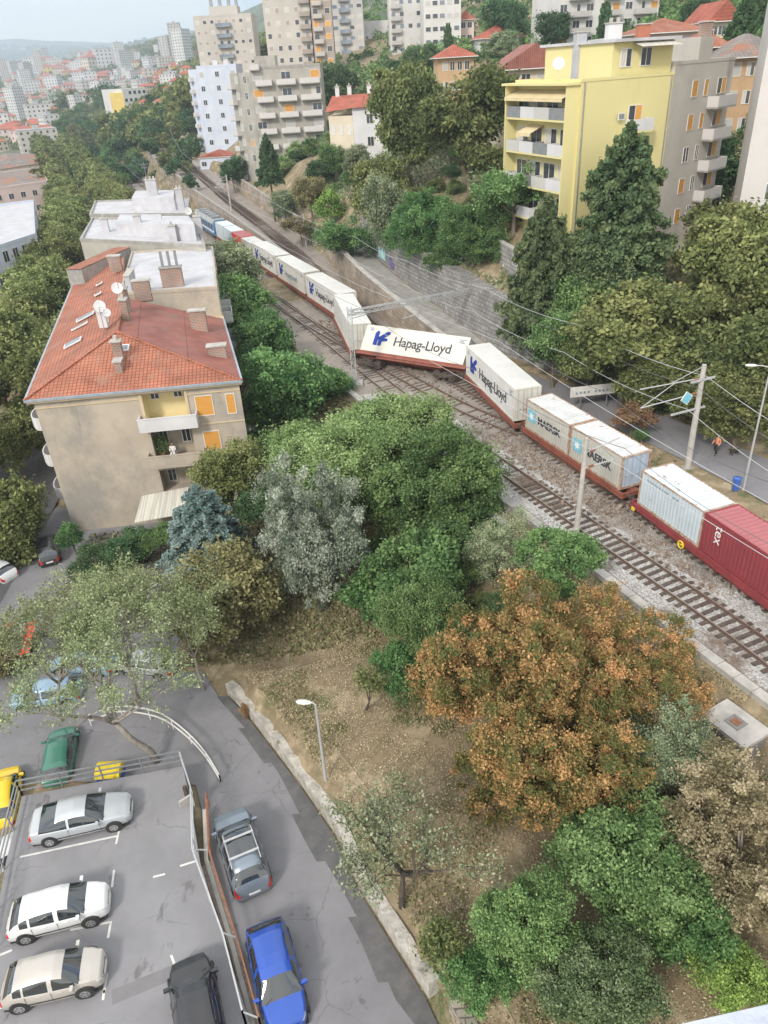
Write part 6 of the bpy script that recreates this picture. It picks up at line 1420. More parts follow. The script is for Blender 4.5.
# crimson wagon with the light blue and the red container
yw=R(-71.6); P=place_pair(17.35,43.4,yw); dv=Vector((cos(yw),sin(yw),0))
wagon(frame_at(P-dv*.55,yw),19.2,'wagon_crimson','crimson flat wagon at the near end carrying the pale blue and the dark red container',yellow=True)
container(frame_at(P+Vector((0,0,1.17)),yw),6.06,2.59,'cont_blue','cont_blueroof','pale blue rusty container with rust streaked roof on the crimson wagon',edge='rust_edge',texts=(('EVERGREEN LINE' if False else 'marine',.01,1,2.0,'text_faded',{}),) if False else ())
mbx=MB(); c_=container(frame_at(P+dv*6.12+Vector((0,0,1.17)),yw),12.19,2.59,'cont_red','cont_redroof','dark red corrugated container nearest the camera on the crimson wagon',edge='cont_red')
me=text_mesh('tex',.95,.006); me.materials.append(M['text_white']); o=link_mesh('lettering',me,c_,(1.05,-1.228,2.3)); o.rotation_euler=(pi/2,pi/2,0)
bl=[o for o in col.objects if o.get('label','').startswith('pale blue rusty')][0]
mb=MB()
for k in range(9): mb.box(.7+k*.24,-1.226,2.08,.7+k*.24+.15,-1.221,2.2)
for k in range(2): mb.box(3.2+k*.35,-1.226,2.05,3.2+k*.35+.2,-1.221,2.2)
mb.build('faded_marking','text_faded',bl)
# red-brown wagon with the two grey MAERSK containers
yw=R(-68.6); P=place_pair(12.15,56.9,yw); dv=Vector((cos(yw),sin(yw),0))
wagon(frame_at(P-dv*.3,yw),13.3,'wagon_red','red brown flat wagon carrying the two grey containers')
for k,lb in ((0,'grey container lettered MAERSK, the farther of the pair next to the upright white box'),(1,'grey container lettered MAERSK with a light blue door end, the nearer of the pair')):
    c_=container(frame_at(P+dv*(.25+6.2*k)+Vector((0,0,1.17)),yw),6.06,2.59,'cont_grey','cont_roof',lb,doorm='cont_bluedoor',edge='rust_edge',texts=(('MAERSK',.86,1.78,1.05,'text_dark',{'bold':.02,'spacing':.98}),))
    star_logo(c_,.42,.85,1.0)
def hapag(T,label,body='cont_white',txt=1.0,faded=False,roof='cont_white'):
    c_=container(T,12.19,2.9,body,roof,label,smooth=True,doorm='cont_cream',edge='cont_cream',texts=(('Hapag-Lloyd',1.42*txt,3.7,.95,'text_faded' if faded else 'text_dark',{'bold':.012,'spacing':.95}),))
    hl_logo(c_,1.3,.75,1.6); mb=MB()
    for k in range(3): mb.box(11.1,-1.232,2.5-k*.16,11.1+(.75,.5,.62)[k],-1.2255,2.59-k*.16)
    for k in range(2): mb.box(.5,-1.232,2.5-k*.2,.95,-1.2255,2.6-k*.2)
    mb.build('code_marking','text_faded',c_); return c_
yw=atan2(57.5-69.5,11.56-9.0); P=place_pair(8.95,69.9,yw)
dv=Vector((cos(yw),sin(yw),0))
wagon(frame_at(P-dv*.3,yw),13.0,'wagon_red','red brown flat wagon under the upright white container, just right of the tilted one')
hapag(frame_at(P+Vector((0,0,1.17)),yw),'white container with Hapag-Lloyd lettering standing upright right of the tilted one')
# derailed and leaning wagon, lying across both tracks
yw=R(-33); roll=R(-40); pc=Vector((-1.5,77.3,1.85))
T=Matrix.Translation(pc)@Matrix.Rotation(yw,4,'Z')@Matrix.Rotation(roll,4,'X')@Matrix.Translation((0,1.22,-1.17))
wr_=wagon(T@Matrix.Translation((-.4,0,0)),13.0,'wagon_red','derailed red brown wagon leaning over with its wheels off the rails',name='derailed_wagon')
for ch in wr_.children:
    if ch.name.startswith('bogie'):
        xc=1.9 if ch.data.vertices[0].co.x<6 else 11.1; ch.matrix_local=Matrix.Translation((xc,-.35,-.25))@Matrix.Rotation(R(30),4,'X')@Matrix.Rotation(R(14 if xc<6 else -10),4,'Z')@Matrix.Translation((-xc,0,0))
hapag(T@Matrix.Translation((0,0,1.17)),'white container with Hapag-Lloyd lettering tipped over backwards across the tracks','cont_cream')
# wagon slewed round, end towards the camera
a=Vector((-4.7,91.3,.2)); yw=R(-80.5)
T=frame_at(a,yw,R(1.0),R(-2))@Matrix.Translation((0,1.22,0))
wagon(T@Matrix.Translation((-.4,0,0)),12.9,'wagon_red','derailed wagon slewed round behind the portal mast',name='derailed_wagon')
c_=container(T@Matrix.Translation((0,0,1.17)),12.19,2.9,'cont_white','cont_white','white container slewed round with its door end facing the camera, left of the tipped one',smooth=True,doorm='cont_cream',edge='cont_cream')
# upright ones behind
for x,y,yd,lb,bd in ((-8.7,103.3,-67.4,'white container with Hapag-Lloyd lettering, first behind the slewed wagon','cont_white'),(-13.9,115.8,-67,'cream container with faded Hapag-Lloyd lettering, second behind the slewed wagon','cont_cream'),(-18.95,127.9,-67,'white container with Hapag-Lloyd lettering, third behind the slewed wagon','cont_white')):
    yw=R(yd); P=place_pair(x,y,yw); dv=Vector((cos(yw),sin(yw),0))
    wagon(frame_at(P-dv*.4,yw),12.95,'wagon_red','red brown flat wagon, '+lb.split(', ')[1]+', under its container',bogies=True)
    hapag(frame_at(P+Vector((0,0,1.17)),yw),lb,bd,.8 if 'cream' in lb else 1.0,faded='cream' in lb)
yw=R(-67.3); st=Vector((-20.9,132.6,0)); dv=Vector((cos(yw),sin(yw),0)); q=Vector((-sin(yw),cos(yw),0))*1.22
segs=[(0,6.06,'cont_grey','cont_roof','greenish grey container between the red one and the white ones'),(-6.3,6.06,'cont_orange','cont_redroof','bright orange red container next to the greenish grey one'),(-12.9,6.06,'cont_blue','cont_blueroof','light blue container behind the orange red one, nearer of two'),(-19.2,6.06,'cont_blue','cont_blueroof','light blue container right behind the locomotive')]
bd=(Vector((-27.5,151.7,0))-Vector((-17.7,128,0))).normalized()
ywB=atan2(-bd.y,-bd.x); dvB=-bd; S=Vector((-17.7,128,0))+bd*1.2
for k,(o_,l_,m1,m2,lb) in enumerate(segs):
    p_=S-dvB*(6.5*(k+1)); container(frame_at(p_+Vector((0,0,1.17)),ywB),l_,2.59,m1,m2,lb,edge=m1)
wagon(frame_at(S-dvB*13.2,ywB),13.2,'wagon_red','red brown wagon under the greenish grey and the orange red container'); wagon(frame_at(S-dvB*26.5,ywB),13.0,'wagon_red','red brown wagon under the two light blue containers near the locomotive')
# locomotive
Tl=frame_at(S-dvB*45.5,ywB); root=thing('electric_locomotive','blue and grey electric locomotive with roof equipment at the far end of the train','locomotive'); root.matrix_world=Tl
mb=MB(); Ll=18.2
sec=[(-1.45,1.0),(-1.48,1.5),(-1.48,3.2),(-1.2,3.75),(1.2,3.75),(1.48,3.2),(1.48,1.5),(1.45,1.0)]
xs=[(0,.0,.82),(.25,0,.95),(1.1,0,1.0),(Ll-1.1,0,1.0),(Ll-.25,0,.95),(Ll,0,.82)]
rings=[[(x+(.5 if (z>2.3 and x<.6) else -.5 if (z>2.3 and x>Ll-.6) else 0),y*s,z) for y,z in sec] for x,_,s in xs]
for r1,r2 in zip(rings,rings[1:]):
    for k in range(7): mb.face([r1[k],r2[k],r2[k+1],r1[k+1]],1 if k in(2,3,4) else 0)
mb.face(rings[0]); mb.face(rings[-1][::-1]); mb.build('body',['loco_blue','loco_grey'],root,recalc=True)
mb=MB()
for s in (-1,1):
    for k in range(6): mb.box(3+k*2.2,s*1.49-.02,2.1,4.3+k*2.2,s*1.49+.02,2.9)
    mb.box(.9,s*1.49-.02,2.2,1.7,s*1.49+.02,3.0); mb.box(Ll-1.7,s*1.49-.02,2.2,Ll-.9,s*1.49+.02,3.0)
mb.build('window','glass_dark',root)
mb=MB(); mb.box(-.03+0,-1.40,1.55,Ll+.03,-1.50,1.85); mb.build('stripe','frame_white',root)
mb=MB()
for k in range(5): mb.box(3+k*2.8,-.8,3.75,4.6+k*2.8,.8,4.15)
for x in (2.0,Ll-2.2): mb.tube([(x,-.7,3.9),(x+1.1,-.3,4.6),(x,-.2,5.2),(x,.2,5.2),(x+1.1,.3,4.6),(x,.7,3.9)],.05,4); mb.box(x-.1,-.8,5.2,x+.1,.8,5.26)
mb.build('roof_equipment','metal_grey',root); bogie(root,3.2); bogie(root,Ll-3.2)
# ---------------------------------------------------------------- overhead line
def concrete_mast(px,py,h_,label,arm,name='catenary_mast',lean=(0,0),z=0,r=.17,zb=None):
    p=atz(px,py,z); root=thing(name,label,'catenary mast',p); 
    MB().tube([(0,0,-.3),(lean[0],lean[1],h_)],[r*1.15,r*.75],10).build('post','concrete_pale',root); MB().box(-.4,-.4,-.3,.4,.4,.25).build('footing','concrete',root)
    mb=MB(); ax=Vector(arm); d=ax.normalized()
    for z_,l_ in ((h_-1.0,1.0),(h_-2.1,.95)): mb.tube([(lean[0],lean[1],z_),(ax.x*l_,ax.y*l_,z_+(.25 if l_==1 else -.1))],.045,6)
    mb.tube([(ax.x*.95,ax.y*.95,h_-2.2),(ax.x*.45,ax.y*.45,h_-.85)],.03,5); mb.tube([(lean[0],lean[1],h_-.1),(ax.x*.5,ax.y*.5,h_-.8)],.025,5); mb.build('bracket_arm','metal_pale',root)
    mb=MB(); 
    for z_ in (h_-1.0,h_-2.1):
        for k in range(5): c=Vector((lean[0],lean[1],z_))+d*(.35+k*.09); mb.cyl(c,c+d*.05,.09,8)
    mb.build('insulator','rail_rust',root); return root
concrete_mast(575,542,7.6,'slim concrete mast between the empty track and the orange tree',(2.6,1.3,0),lean=(.12,0))
m2=concrete_mast(687,470,8.4,'thick concrete mast with crossarms at the edge of the upper road',(-5.2,-1.9,0),lean=(-.05,.1),r=.22)
mb=MB(); mb.bar((-1.0,-.4,7.3),(1.0,.4,7.3),.14,.14); mb.bar((-2.3,-.9,5.1),(.6,.25,5.1),.12,.12); mb.build('crossarm','metal_pale',m2)
MB().box(-.38,-.03,-.38,.38,.03,.38,0).box(-.34,-.035,-.34,.34,-.031,.34,1).build('diamond_sign',['frame_white','text_lightblue'],m2,loc=(-1.2,-.55,6.2)).rotation_euler=(0,R(35),R(20))
concrete_mast(308,261,7.5,'concrete mast between the train and the upper line, left of the lamp',(-2.6,-1,0),z=0)
concrete_mast(172,172,8,'far mast between the avenue and the brown wall',(2,1,0),z=0); 
p_=hit(232,215); concrete_mast(232,215,7.5,'far mast beside the two light blue containers',(-2.5,-1,0),z=3.5)
# portal: lattice mast in front, beam over the tracks to a mast at the retaining wall
pa=atz(355,385,0); pb=atz(481,343,0); root=thing('catenary_portal','steel portal spanning the tracks over the tipped container','catenary portal',pa); O2=Vector(pa)
mb=MB()
def lattice(mb,a,b,w_,n,r=.035):
    a=Vector(a);b=Vector(b); d=(b-a).normalized(); up=Vector((0,0,1)) if abs(d.z)<.9 else Vector((1,0,0)); s=d.cross(up).normalized()*w_/2; u=s.cross(d).normalized()*w_/2
    cs=[s+u,s-u,-s-u,-s+u]
    for c in cs: mb.bar(a+c,b+c,r*2,r*2)
    for i in range(n):
        p=a.lerp(b,i/n); q=a.lerp(b,(i+1)/n)
        for k in range(4): mb.bar(p+cs[k],q+cs[(k+1)%4],r*1.2,r*1.2); mb.bar(p+cs[k],p+cs[(k+1)%4],r*1.2,r*1.2)
lattice(mb,(0,0,0),(0,0,8.0),.42,10); mb.build('mast','metal_pale',root)
mb=MB(); d2=pb-pa; lattice(mb,(d2.x,d2.y,-.5),(d2.x,d2.y,6.5),.42,9); mb.build('mast','metal_pale',root)
mb=MB(); lattice(mb,(0,0,7.4),(d2.x,d2.y,6.2),.45,16,.03); mb.build('beam','metal_pale',root)
mb=MB(); mb.tube([(.2,.2,7.4),(1.8,2.2,6.8)],.04,5); mb.tube([(.2,.2,6.8),(1.8,2.2,6.6)],.04,5); m_=pa.lerp(pb,.48)-pa; mb.tube([(m_.x,m_.y,6.8),(m_.x,m_.y,5.2)],.06,5); mb.tube([(m_.x,m_.y,5.4),(m_.x-1.6,m_.y-.6,5.2)],.04,5); mb.build('bracket_arm','metal_pale',root)
MB().box(-.8,-.8,-.3,.8,.8,.28).build('footing','concrete_pale',root)
# wires
def wire(name,label,pts,sag,r=.022,m='wire',group=None):
    mb=MB(); P=[]
    for a,b in zip(pts,pts[1:]):
        a=Vector(a);b=Vector(b); n=12
        for k in range(n): t=k/n; q=a.lerp(b,t); q.z-=sag*4*t*(1-t); P.append(q)
    P.append(Vector(pts[-1])); mb.tube(P,r,4); o=mb.build(name,m); tag(o,label,'wire',group); return o
Bs=[(27,22),(21.7,35),(16.4,49.5),(11.5,66),(-1.5,90),(-10.5,111),(-21.5,137),(-35,170),(-56,223),(-76,273)]
As=[(20.8,26),(15,40.5),(7.9,55.5),(-1,75),(-13,105),(-28,141),(-45,180),(-60,218),(-79,270)]
wire('contact_wire','contact wire over the track under the train',[(x,y,5.6) for x,y in Bs],.08,m='wire_pale'); wire('messenger_wire','carrying wire over the track under the train',[(x,y,6.9) for x,y in Bs],.7)
wire('contact_wire','contact wire over the empty track',[(x,y,5.6) for x,y in As],.08,m='wire_pale'); wire('messenger_wire','carrying wire over the empty track',[(x,y,6.9) for x,y in As],.7)
Us=[(25.5,33),(22.6,48.6),(17,62),(11,76),(4,90),(-2,106),(-16,136),(-30,170),(-48,218),(-66,288)]
for k,(dz,lb) in enumerate(((8.0,'highest wire strung from mast to mast along the upper road'),(7.2,'second wire strung below the highest one along the upper road'),(5.6,'lowest thick wire along the upper road'))):
    wire('feeder_wire',lb,[(x+.5-k*.5,y,dz+max(0,(y-110)*.03)) for x,y in Us],.45,r=.024,m=('wire_pale' if k!=1 else 'wire'))
# ---------------------------------------------------------------- street lamps, sign, railings
def lamp(p,h_,az,arm,label,name='street_lamp',m='metal_pale',tilt=0):
    root=thing(name,label,'street lamp',p); d=Vector((cos(az),sin(az),0))
    MB().tube([(0,0,-.2),(0,0,h_*.5),(0,0,h_)],[.09,.07,.05],8).build('pole',m,root)
    e=Vector((0,0,h_)); mb=MB().tube([e,e+d*arm*.6+Vector((0,0,.12)),e+d*arm+Vector((0,0,.12))],.035,6); mb.build('arm',m,root)
    T=Matrix.Translation(e+d*(arm+.3)+Vector((0,0,.12)))@Matrix.Rotation(az,4,'Z')
    mb=MB(); 
    n=8; R_s=[(-.38,.05,.04),(-.25,.12,.07),(0,.16,.09),(.25,.13,.07),(.36,.05,.03)]; rings=[]
    for x,wy,hz in R_s: rings.append([T@Vector((x,wy*cos(2*pi*k/n),hz*sin(2*pi*k/n))) for k in range(n)])
    for a,b in zip(rings,rings[1:]):
        for k in range(n): mb.face([a[k],b[k],b[(k+1)%n],a[(k+1)%n]])
    mb.face(rings[0]); mb.face(rings[-1][::-1]); hd=mb.build('lamp_head','frame_white',root,smooth=True,recalc=True)
    return root
p=hit(326,781); lamp(p,5.0,R(170),.25,'short pale street lamp on the dry slope above the stone wall')
p=atz(743,490,.3); lamp(p,9.2,R(165),.9,'tall street lamp beside the upper road at the right edge')
p=hit(357,262); p=atz(357,262,3.5); lamp(p,5.6,R(60),.2,'greenish lamp post at the ramp parapet left of the acacias',m='metal_grey')
p=atz(492,345,1.0); lamp(p,4.6,R(10),.5,'small lamp right of the portal mast by the retaining wall')
h_=hit(707,252); lamp(Vector((41.5,92,6)),8.3,R(20),.9,'tall lamp by the parked silver car on the hillside road')
# blue bin by the lamp
p=atz(735,490,.3); root=thing('blue_bin','small blue bin beside the tall lamp on the upper road','bin',p); MB().tube([(0,0,0),(0,0,.9)],[.24,.3],10).build('bin_body','bin_blue',root); MB().tube([(0,0,.9),(0,0,1.0),(0,0,1.06)],[.32,.3,.1],10).build('lid','bin_blue',root)
# banner on posts
pa=atz(569,409,.6); pb=atz(613,404,.6); root=thing('banner','long white banner on two posts between the train and the conifer','banner',pa); d=pb-pa
MB().bar((0,0,1.55),(d.x,d.y,1.55),.06,.95).build('panel','frame_white',root)
for t in (.25,.85): MB().tube([(d.x*t,d.y*t+.1,-.8),(d.x*t,d.y*t+.1,2.0)],.05,6).build('post','metal_grey',root)
mb=MB(); u=d.normalized(); n=Vector((u.y,-u.x,0))
for k in range(9):
    t=.5+k*.36+(0.3 if k>3 else 0); a=u*t+n*.04+Vector((0,0,1.45)); mb.bar(a,a+u*.2,.02,.22)
mb.build('faded_marking','text_faded',root)
# hillside road with parked cars, and guard rail
strip('hillside_road',[(29,84,6.9),(34,87,6.9),(40,92,6.9),(50,97,6.9),(58,99,7.5)],2.4,'asphalt',dz=.03)
# lane railings and parking deck
DZ=-3.0
deck=[Vector(atz(x,y,DZ)) for x,y in ((250,1024),(200,862),(192,812),(183,766),(22,796),(6,862),(-20,1010))]
dp=[(p.x,p.y) for p in deck]; dp=[(-5.3,11.5)]+dp+[(-17.0,13),(-16.4,9.5),(-5.0,9.5)]
poly=[Vector(p) for p in dp]
def area(P): return sum(P[i].x*P[(i+1)%len(P)].y-P[(i+1)%len(P)].x*P[i].y for i in range(len(P)))
if area(poly)<0: poly=poly[::-1]
mb=MB().prism(poly,-6.2,DZ); mb.mi=[1]*len(poly)+[0,1]; o=mb.build('parking_deck',['deck_asphalt','concrete_dark']); o['kind']='structure'
# painted bays
mb=MB()
def stripe(a,b,w_=.1): 
    a=atz(*a,DZ+.006);b=atz(*b,DZ+.006); d=(b-a).normalized(); n=Vector((-d.y,d.x,0))*w_/2; mb.face([a-n,b-n,b+n,a+n])
for a,b in (((20,857),(117,836)),((116,844),(120,826)),((114,870),(112,887)),((111,921),(108,938)),((0,1008),(75,990)),((104,993),(107,973)),((103,1000),(104,990)),((110,922),(70,930)),((0,955),(12,950)),((153,877),(165,874)),((180,866),(196,861)),((171,955),(176,968)),((200,969),(212,966))): stripe(a,b)
o=mb.build('parking_markings','paint_white'); o['kind']='structure'
mb=MB(); a=[atz(x,y,DZ+.004) for x,y in ((112,990),(172,965),(172,980),(112,1005))]; mb.face(a); o=mb.build('deck_patch','patch_asphalt'); o['kind']='structure'
mb=MB()
for a_,b_ in (((213,752),(214,768)),((236,805),(238,825))): pass
def railing(name,label,pts,h_,rails,post,m,every=2.0,r=.03,group=None):
    root=thing(name,label,'railing',pts[0],0,group); o_=Vector(pts[0]); P=[Vector(p)-o_ for p in pts]; U=Vector((0,0,1))
    for z_ in rails:
        mb=MB(); 
        for a,b in zip(P,P[1:]): mb.bar(a+U*z_,b+U*z_,r*2,r*2)
        mb.build('rail',m,root)
    L_=sum((b-a).length for a,b in zip(P,P[1:])); n=max(1,int(L_/every))
    for q in [P[0]]+resample(P,L_/n)[1:]+[P[-1]]: MB().bar(q-U*.1,q+U*h_,post,post).build('post',m,root)
    return root
D=lambda x,y:atz(x,y,DZ)
railing('parking_railing','grey tubular railing along the back of the parking deck',[D(183,765),D(22,795)],1.05,(.35,.7,1.05),.06,'metal_grey')
railing('parking_railing','grey tubular railing at the left side of the parking deck',[D(22,795),D(6,862),D(-14,960)],1.05,(.35,.7,1.05),.06,'metal_grey')
railing('parking_railing','bent grey guard rail between the deck and the walled strip',[D(183,765),D(194,800),D(196,862),D(226,945),D(246,1024)],1.0,(.55,1.0),.07,'metal_pale',every=2.6)
LZ=-3.35
E_=lambda x,y,z=LZ:atz(x,y,z)
railing('lane_railing','rusty railing between the walled strip and the lane cars',[E_(209,805),E_(212,862),E_(240,950),E_(262,1030)],.95,(.5,.95),.06,'rail_rust',every=2.4)
mb=MB()
for a,b in zip([D(196,862),D(226,945),D(246,1024)],[E_(212,862),E_(240,950),E_(262,1030)]): mb.bar(a+Vector((0,0,.9)),b+Vector((0,0,.9)),.05,.05)
o=mb.build('tie_bar','metal_pale'); tag(o,'short pale tie bars joining the two railings','tie bar',kind='stuff')
cv=[atz(x,y,-4.55) for x,y in ((92,727),(118,718),(142,719),(166,726),(190,744),(208,764),(222,787))]
cv=smooth_path([tuple(p) for p in cv],3)
railing('curved_railing','curved white railing along the inside of the lane bend',cv,.95,(.5,.95),.05,'frame_white',every=1.6)
cv2=[atz(x,y,-4.9) for x,y in ((72,630),(110,625),(140,608),(163,592))]
railing('curved_railing','white railing farther back under the half bare trees',cv2,.95,(.5,.95),.05,'frame_white',every=1.8)
# strip between the railings: soil trough with low wall
mb=MB(); a=[E_(200,862,-3.02),E_(228,945,-3.02),E_(250,1030,-3.02),E_(262,1030,-3.5),E_(240,950,-3.5),E_(211,862,-3.5)]
mb.prism([Vector((p.x,p.y)) for p in (a if area([Vector((q.x,q.y)) for q in a])>0 else a[::-1])],-5.2,-3.38); o=mb.build('planting_trough','rubble'); tag(o,'narrow trough of soil and rubble between deck and lane railing','planting trough')
w_=[(p.x,p.y,-4.6,1.25) for p in (E_(207,812,-3.6),E_(209,862,-3.6),E_(236,950,-3.6),E_(257,1030,-3.6))]
wall_along('trough_wall',w_,1,.18,'concrete_pale','thin pale concrete wall between the planting trough and the lane')
root=thing('concrete_post','tilted concrete slab and dark post at the corner of the deck','concrete post',E_(190,815,-3.9)); MB().box(-.35,-.06,0,.35,.06,1.3).build('slab','concrete_pale',root,rz=.7); MB().box(-.08,.2,0,.08,.36,1.8).build('post','bogie_dark',root)
# ---------------------------------------------------------------- cars
def car(label,L_,W,Hh,paintm,kind='hatch',name='parked_car',roof_glass=False,rails=False,z_off=0,group=None):
    root=thing(name,label,'car',group=group)
    hb={'hatch':dict(x=[-.5,-.485,-.455,-.375,-.27,-.05,.06,.14,.285,.38,.46,.488,.5],sh=[.50,.66,.84,.93,.95,.93,.92,.91,.86,.80,.70,.60,.48],rf=[.50,.66,.86,1.16,1.34,1.46,1.46,1.36,.91,.84,.74,.62,.46],hw=[.31,.40,.435,.465,.485,.5,.5,.498,.475,.445,.385,.32,.21]),
        'coupe':dict(x=[-.5,-.49,-.46,-.40,-.33,-.18,-.03,.08,.245,.36,.45,.485,.5],sh=[.48,.66,.86,.90,.91,.90,.89,.88,.82,.76,.68,.58,.46],rf=[.48,.68,.89,.95,1.08,1.34,1.40,1.33,.87,.80,.71,.60,.46],hw=[.32,.41,.45,.475,.49,.5,.5,.5,.485,.46,.41,.34,.22]),
        'suv':dict(x=[-.5,-.49,-.465,-.42,-.34,-.05,.06,.13,.27,.37,.46,.49,.5],sh=[.56,.74,.98,1.05,1.07,1.05,1.04,1.03,.99,.95,.86,.72,.56],rf=[.56,.76,1.02,1.38,1.62,1.68,1.66,1.56,1.04,1.0,.90,.75,.56],hw=[.36,.43,.46,.48,.49,.5,.5,.5,.49,.475,.43,.37,.26])}[kind]
    sc_=Hh/{'hatch':1.47,'coupe':1.40,'suv':1.68}[kind]
    xs=np.array(hb['x']); n=49; tx=np.unique(np.concatenate([np.linspace(-.5,.5,n),xs]))
    def itp(k):
        v=np.interp(tx,xs,hb[k]); return v
    sh=itp('sh')*sc_; rf=itp('rf')*sc_; hw=itp('hw')*W
    cab=(xs[3],xs[8]); rear_glass=(xs[2],xs[3]+.05) if kind!='coupe' else (-.385,-.20); wind=(xs[7],xs[8])
    sill=.20
    body=MB(); glass=MB(); win={}; rearg=MB(); tl={0:MB(),1:MB()}; hl={0:MB(),1:MB()}; rings=[]
    for i,x in enumerate(tx):
        cabf=np.clip((rf[i]-sh[i]-.04)/(.42*sc_),0,1); rw=hw[i]*(.93-.235*cabf); sl=min(sill+.0,sh[i]-.2)
        mid=sl+(sh[i]-sl)*.55
        r_=[(hw[i]*.90,sl),(hw[i]*.99,sl+.10),(hw[i],mid),(hw[i]*.975,sh[i]-.05),(hw[i]*.93,sh[i])]
        # greenhouse / hood
        r_+=[(hw[i]*.93*(1-.45)+rw*.45-.0,sh[i]+(rf[i]-sh[i])*.48),(rw,sh[i]+(rf[i]-sh[i])*.82),(rw*.89,sh[i]+(rf[i]-sh[i])*.97),(rw*.45,rf[i]+.03),(0,rf[i]+.045)]
        rings.append([(x*L_,-a,b) for a,b in r_]+[(x*L_,a,b) for a,b in r_[::-1][1:]])
    K=len(rings[0])
    arch=[(-.5+.19)*L_,(.5-.185)*L_] if kind!='coupe' else [(-.5+.2)*L_,(.5-.18)*L_]
    bpill=.02 if kind!='coupe' else -.10
    for i in range(len(tx)-1):
        a,b=rings[i],rings[i+1]; xm=(tx[i]+tx[i+1])/2
        for k in range(K-1):
            q=[a[k],b[k],b[k+1],a[k+1]]; kk=min(k,K-2-k); mi=0
            if kk in(4,5) and cab[0]+.035<xm<cab[1]-.035 and not (abs(xm-bpill)<.012) and not(kind!='coupe' and abs(xm-(-.235))<.01): win.setdefault((k<K/2,0 if xm<-.235 and kind!='coupe' else 1 if xm<bpill else 2),MB()).face(q)
            elif kk in((2,3) if kind!='suv' else (2,3)) and xm<-.455: tl[int(k<K/2)].face(q)
            elif kk in(3,4,5) and .435<xm<.485: hl[int(k<K/2)].face(q)
            elif kk>=6 and wind[0]<xm<wind[1]-.004: glass.face(q)
            elif kk>=6 and rear_glass[0]+.012<xm<rear_glass[1]-.006: rearg.face(q)
            elif roof_glass and kk>=7 and -.22<xm<.08: rearg.face(q)
            else: body.face(q)
    body.face([tuple(p) for p in rings[0]]); body.face([tuple(p) for p in rings[-1]][::-1])
    body.face([rings[0][0],rings[0][-1],rings[-1][-1],rings[-1][0]])
    bo=body.build('body',paintm,root,smooth=True,recalc=True)
    try: bo.data.shade_smooth(); 
    except Exception: pass
    glass.build('windscreen','car_glass',root,smooth=True,recalc=True); [w_.build('side_window','car_glass',root,smooth=True,recalc=True) for w_ in win.values()]; [w_.build('tail_light','lamp_red',root,smooth=True,recalc=True) for w_ in tl.values()]; [w_.build('headlight','lamp_clear',root,smooth=True,recalc=True) for w_ in hl.values()]; rearg.build('rear_window','car_glass',root,smooth=True,recalc=True)
    wr=.32 if kind!='suv' else .36
    for x in arch:
        for s in (-1,1):
            y=s*W/2
            ar=MB().tube([(x,y-s*.30,wr),(x,y+s*.004,wr)],wr+.055,22); ar.build('wheel_arch','trim_black',root)
            wroot=MB().tube([(x,y-s*.2,wr),(x,y+s*.015,wr),(x,y+s*.02,wr)],[wr,wr,wr*.94],22).build('wheel','tyre',root)
            mb=MB().tube([(x,y+s*.0,wr),(x,y+s*.028,wr)],[wr*.66,wr*.62],18)
            mb.build('rim','rim',wroot)
            mb=MB()
            for k in range(5):
                t=2*pi*(k+.5)/5; c=Vector((x+cos(t)*wr*.4,y+s*.030,wr+sin(t)*wr*.4)); mb.cyl(c-Vector((0,s*.004,0)),c+Vector((0,s*.002,0)),wr*.12,6)
            mb.build('rim_gap','trim_black',wroot)
    for s in (-1,1):
        xh=L_*(.5 if kind!='suv' else .5)
        i=np.searchsorted(tx,.455); hwx=hw[i]; shx=sh[i]
        T=Matrix.Translation((L_*.455,s*hwx*.80,shx-.06))@Matrix.Rotation(R(8),4,'Y')@Matrix.Rotation(-s*R(28),4,'Z'); 
        j=np.searchsorted(tx,-.478); T=Matrix.Translation((-L_*.474,s*hw[j]*.90,sh[j]-.02))@Matrix.Rotation(s*R(24),4,'Z'); 
        k=np.searchsorted(tx,cab[1]-.06); T=Matrix.Translation((tx[k]*L_,s*(hw[k]+.08),sh[k]+.08)); MB().box(-.07,-.11,-.06,.06,.11,.07,0,T).box(-.02,-s*.17 if s>0 else .0,-.05,.03,0 if s>0 else .17,0,0,T).build('wing_mirror',paintm,root)
        for hx in ((-.12,.1) if kind!='coupe' else (-.05,)):
            m_=np.searchsorted(tx,hx); MB().box(tx[m_]*L_-.1,s*(hw[m_]*.985)-.025,sh[m_]-.14,tx[m_]*L_+.1,s*(hw[m_]*.985)+.025,sh[m_]-.105).build('door_handle',paintm,root)
        mb=MB(); 
        for hx in ((-.225,bpill,.235) if kind!='coupe' else (bpill,.2)): 
            m_=np.searchsorted(tx,hx); mb.box(hx*L_-.006,s*(hw[m_]*.995)-.008,sill+.14,hx*L_+.006,s*(hw[m_]*.995)+.008,sh[m_]-.05)
        mb.box(-L_*.27,s*(W*.5)-.01,sill+.22,L_*.27,s*(W*.5)+.012,sill+.27)
        mb.build('door_seam','trim_black',root)
        if rails: mb=MB(); mb.tube([(-.33*L_,s*W*.36,Hh-.06),(-.3*L_,s*W*.36,Hh+.03),(.04*L_,s*W*.36,Hh+.03),(.08*L_,s*W*.36,Hh-.04)],.025,6); mb.build('roof_rail','metal_pale',root)
    if rails:
        for x in (-.24,-.02): MB().box(x*L_-.05,-W*.38,Hh+.06,x*L_+.05,W*.38,Hh+.10).build('roof_bar','metal_pale',root)
    MB().box(L_*.5-.03,-.26,.38,L_*.5+.012,.26,.49).build('number_plate','plate_white',root); MB().box(-L_*.5-.012,-.26,.44 if kind!='coupe' else .5,-L_*.5+.03,.26,.55 if kind!='coupe' else .61).build('number_plate','plate_white',root)
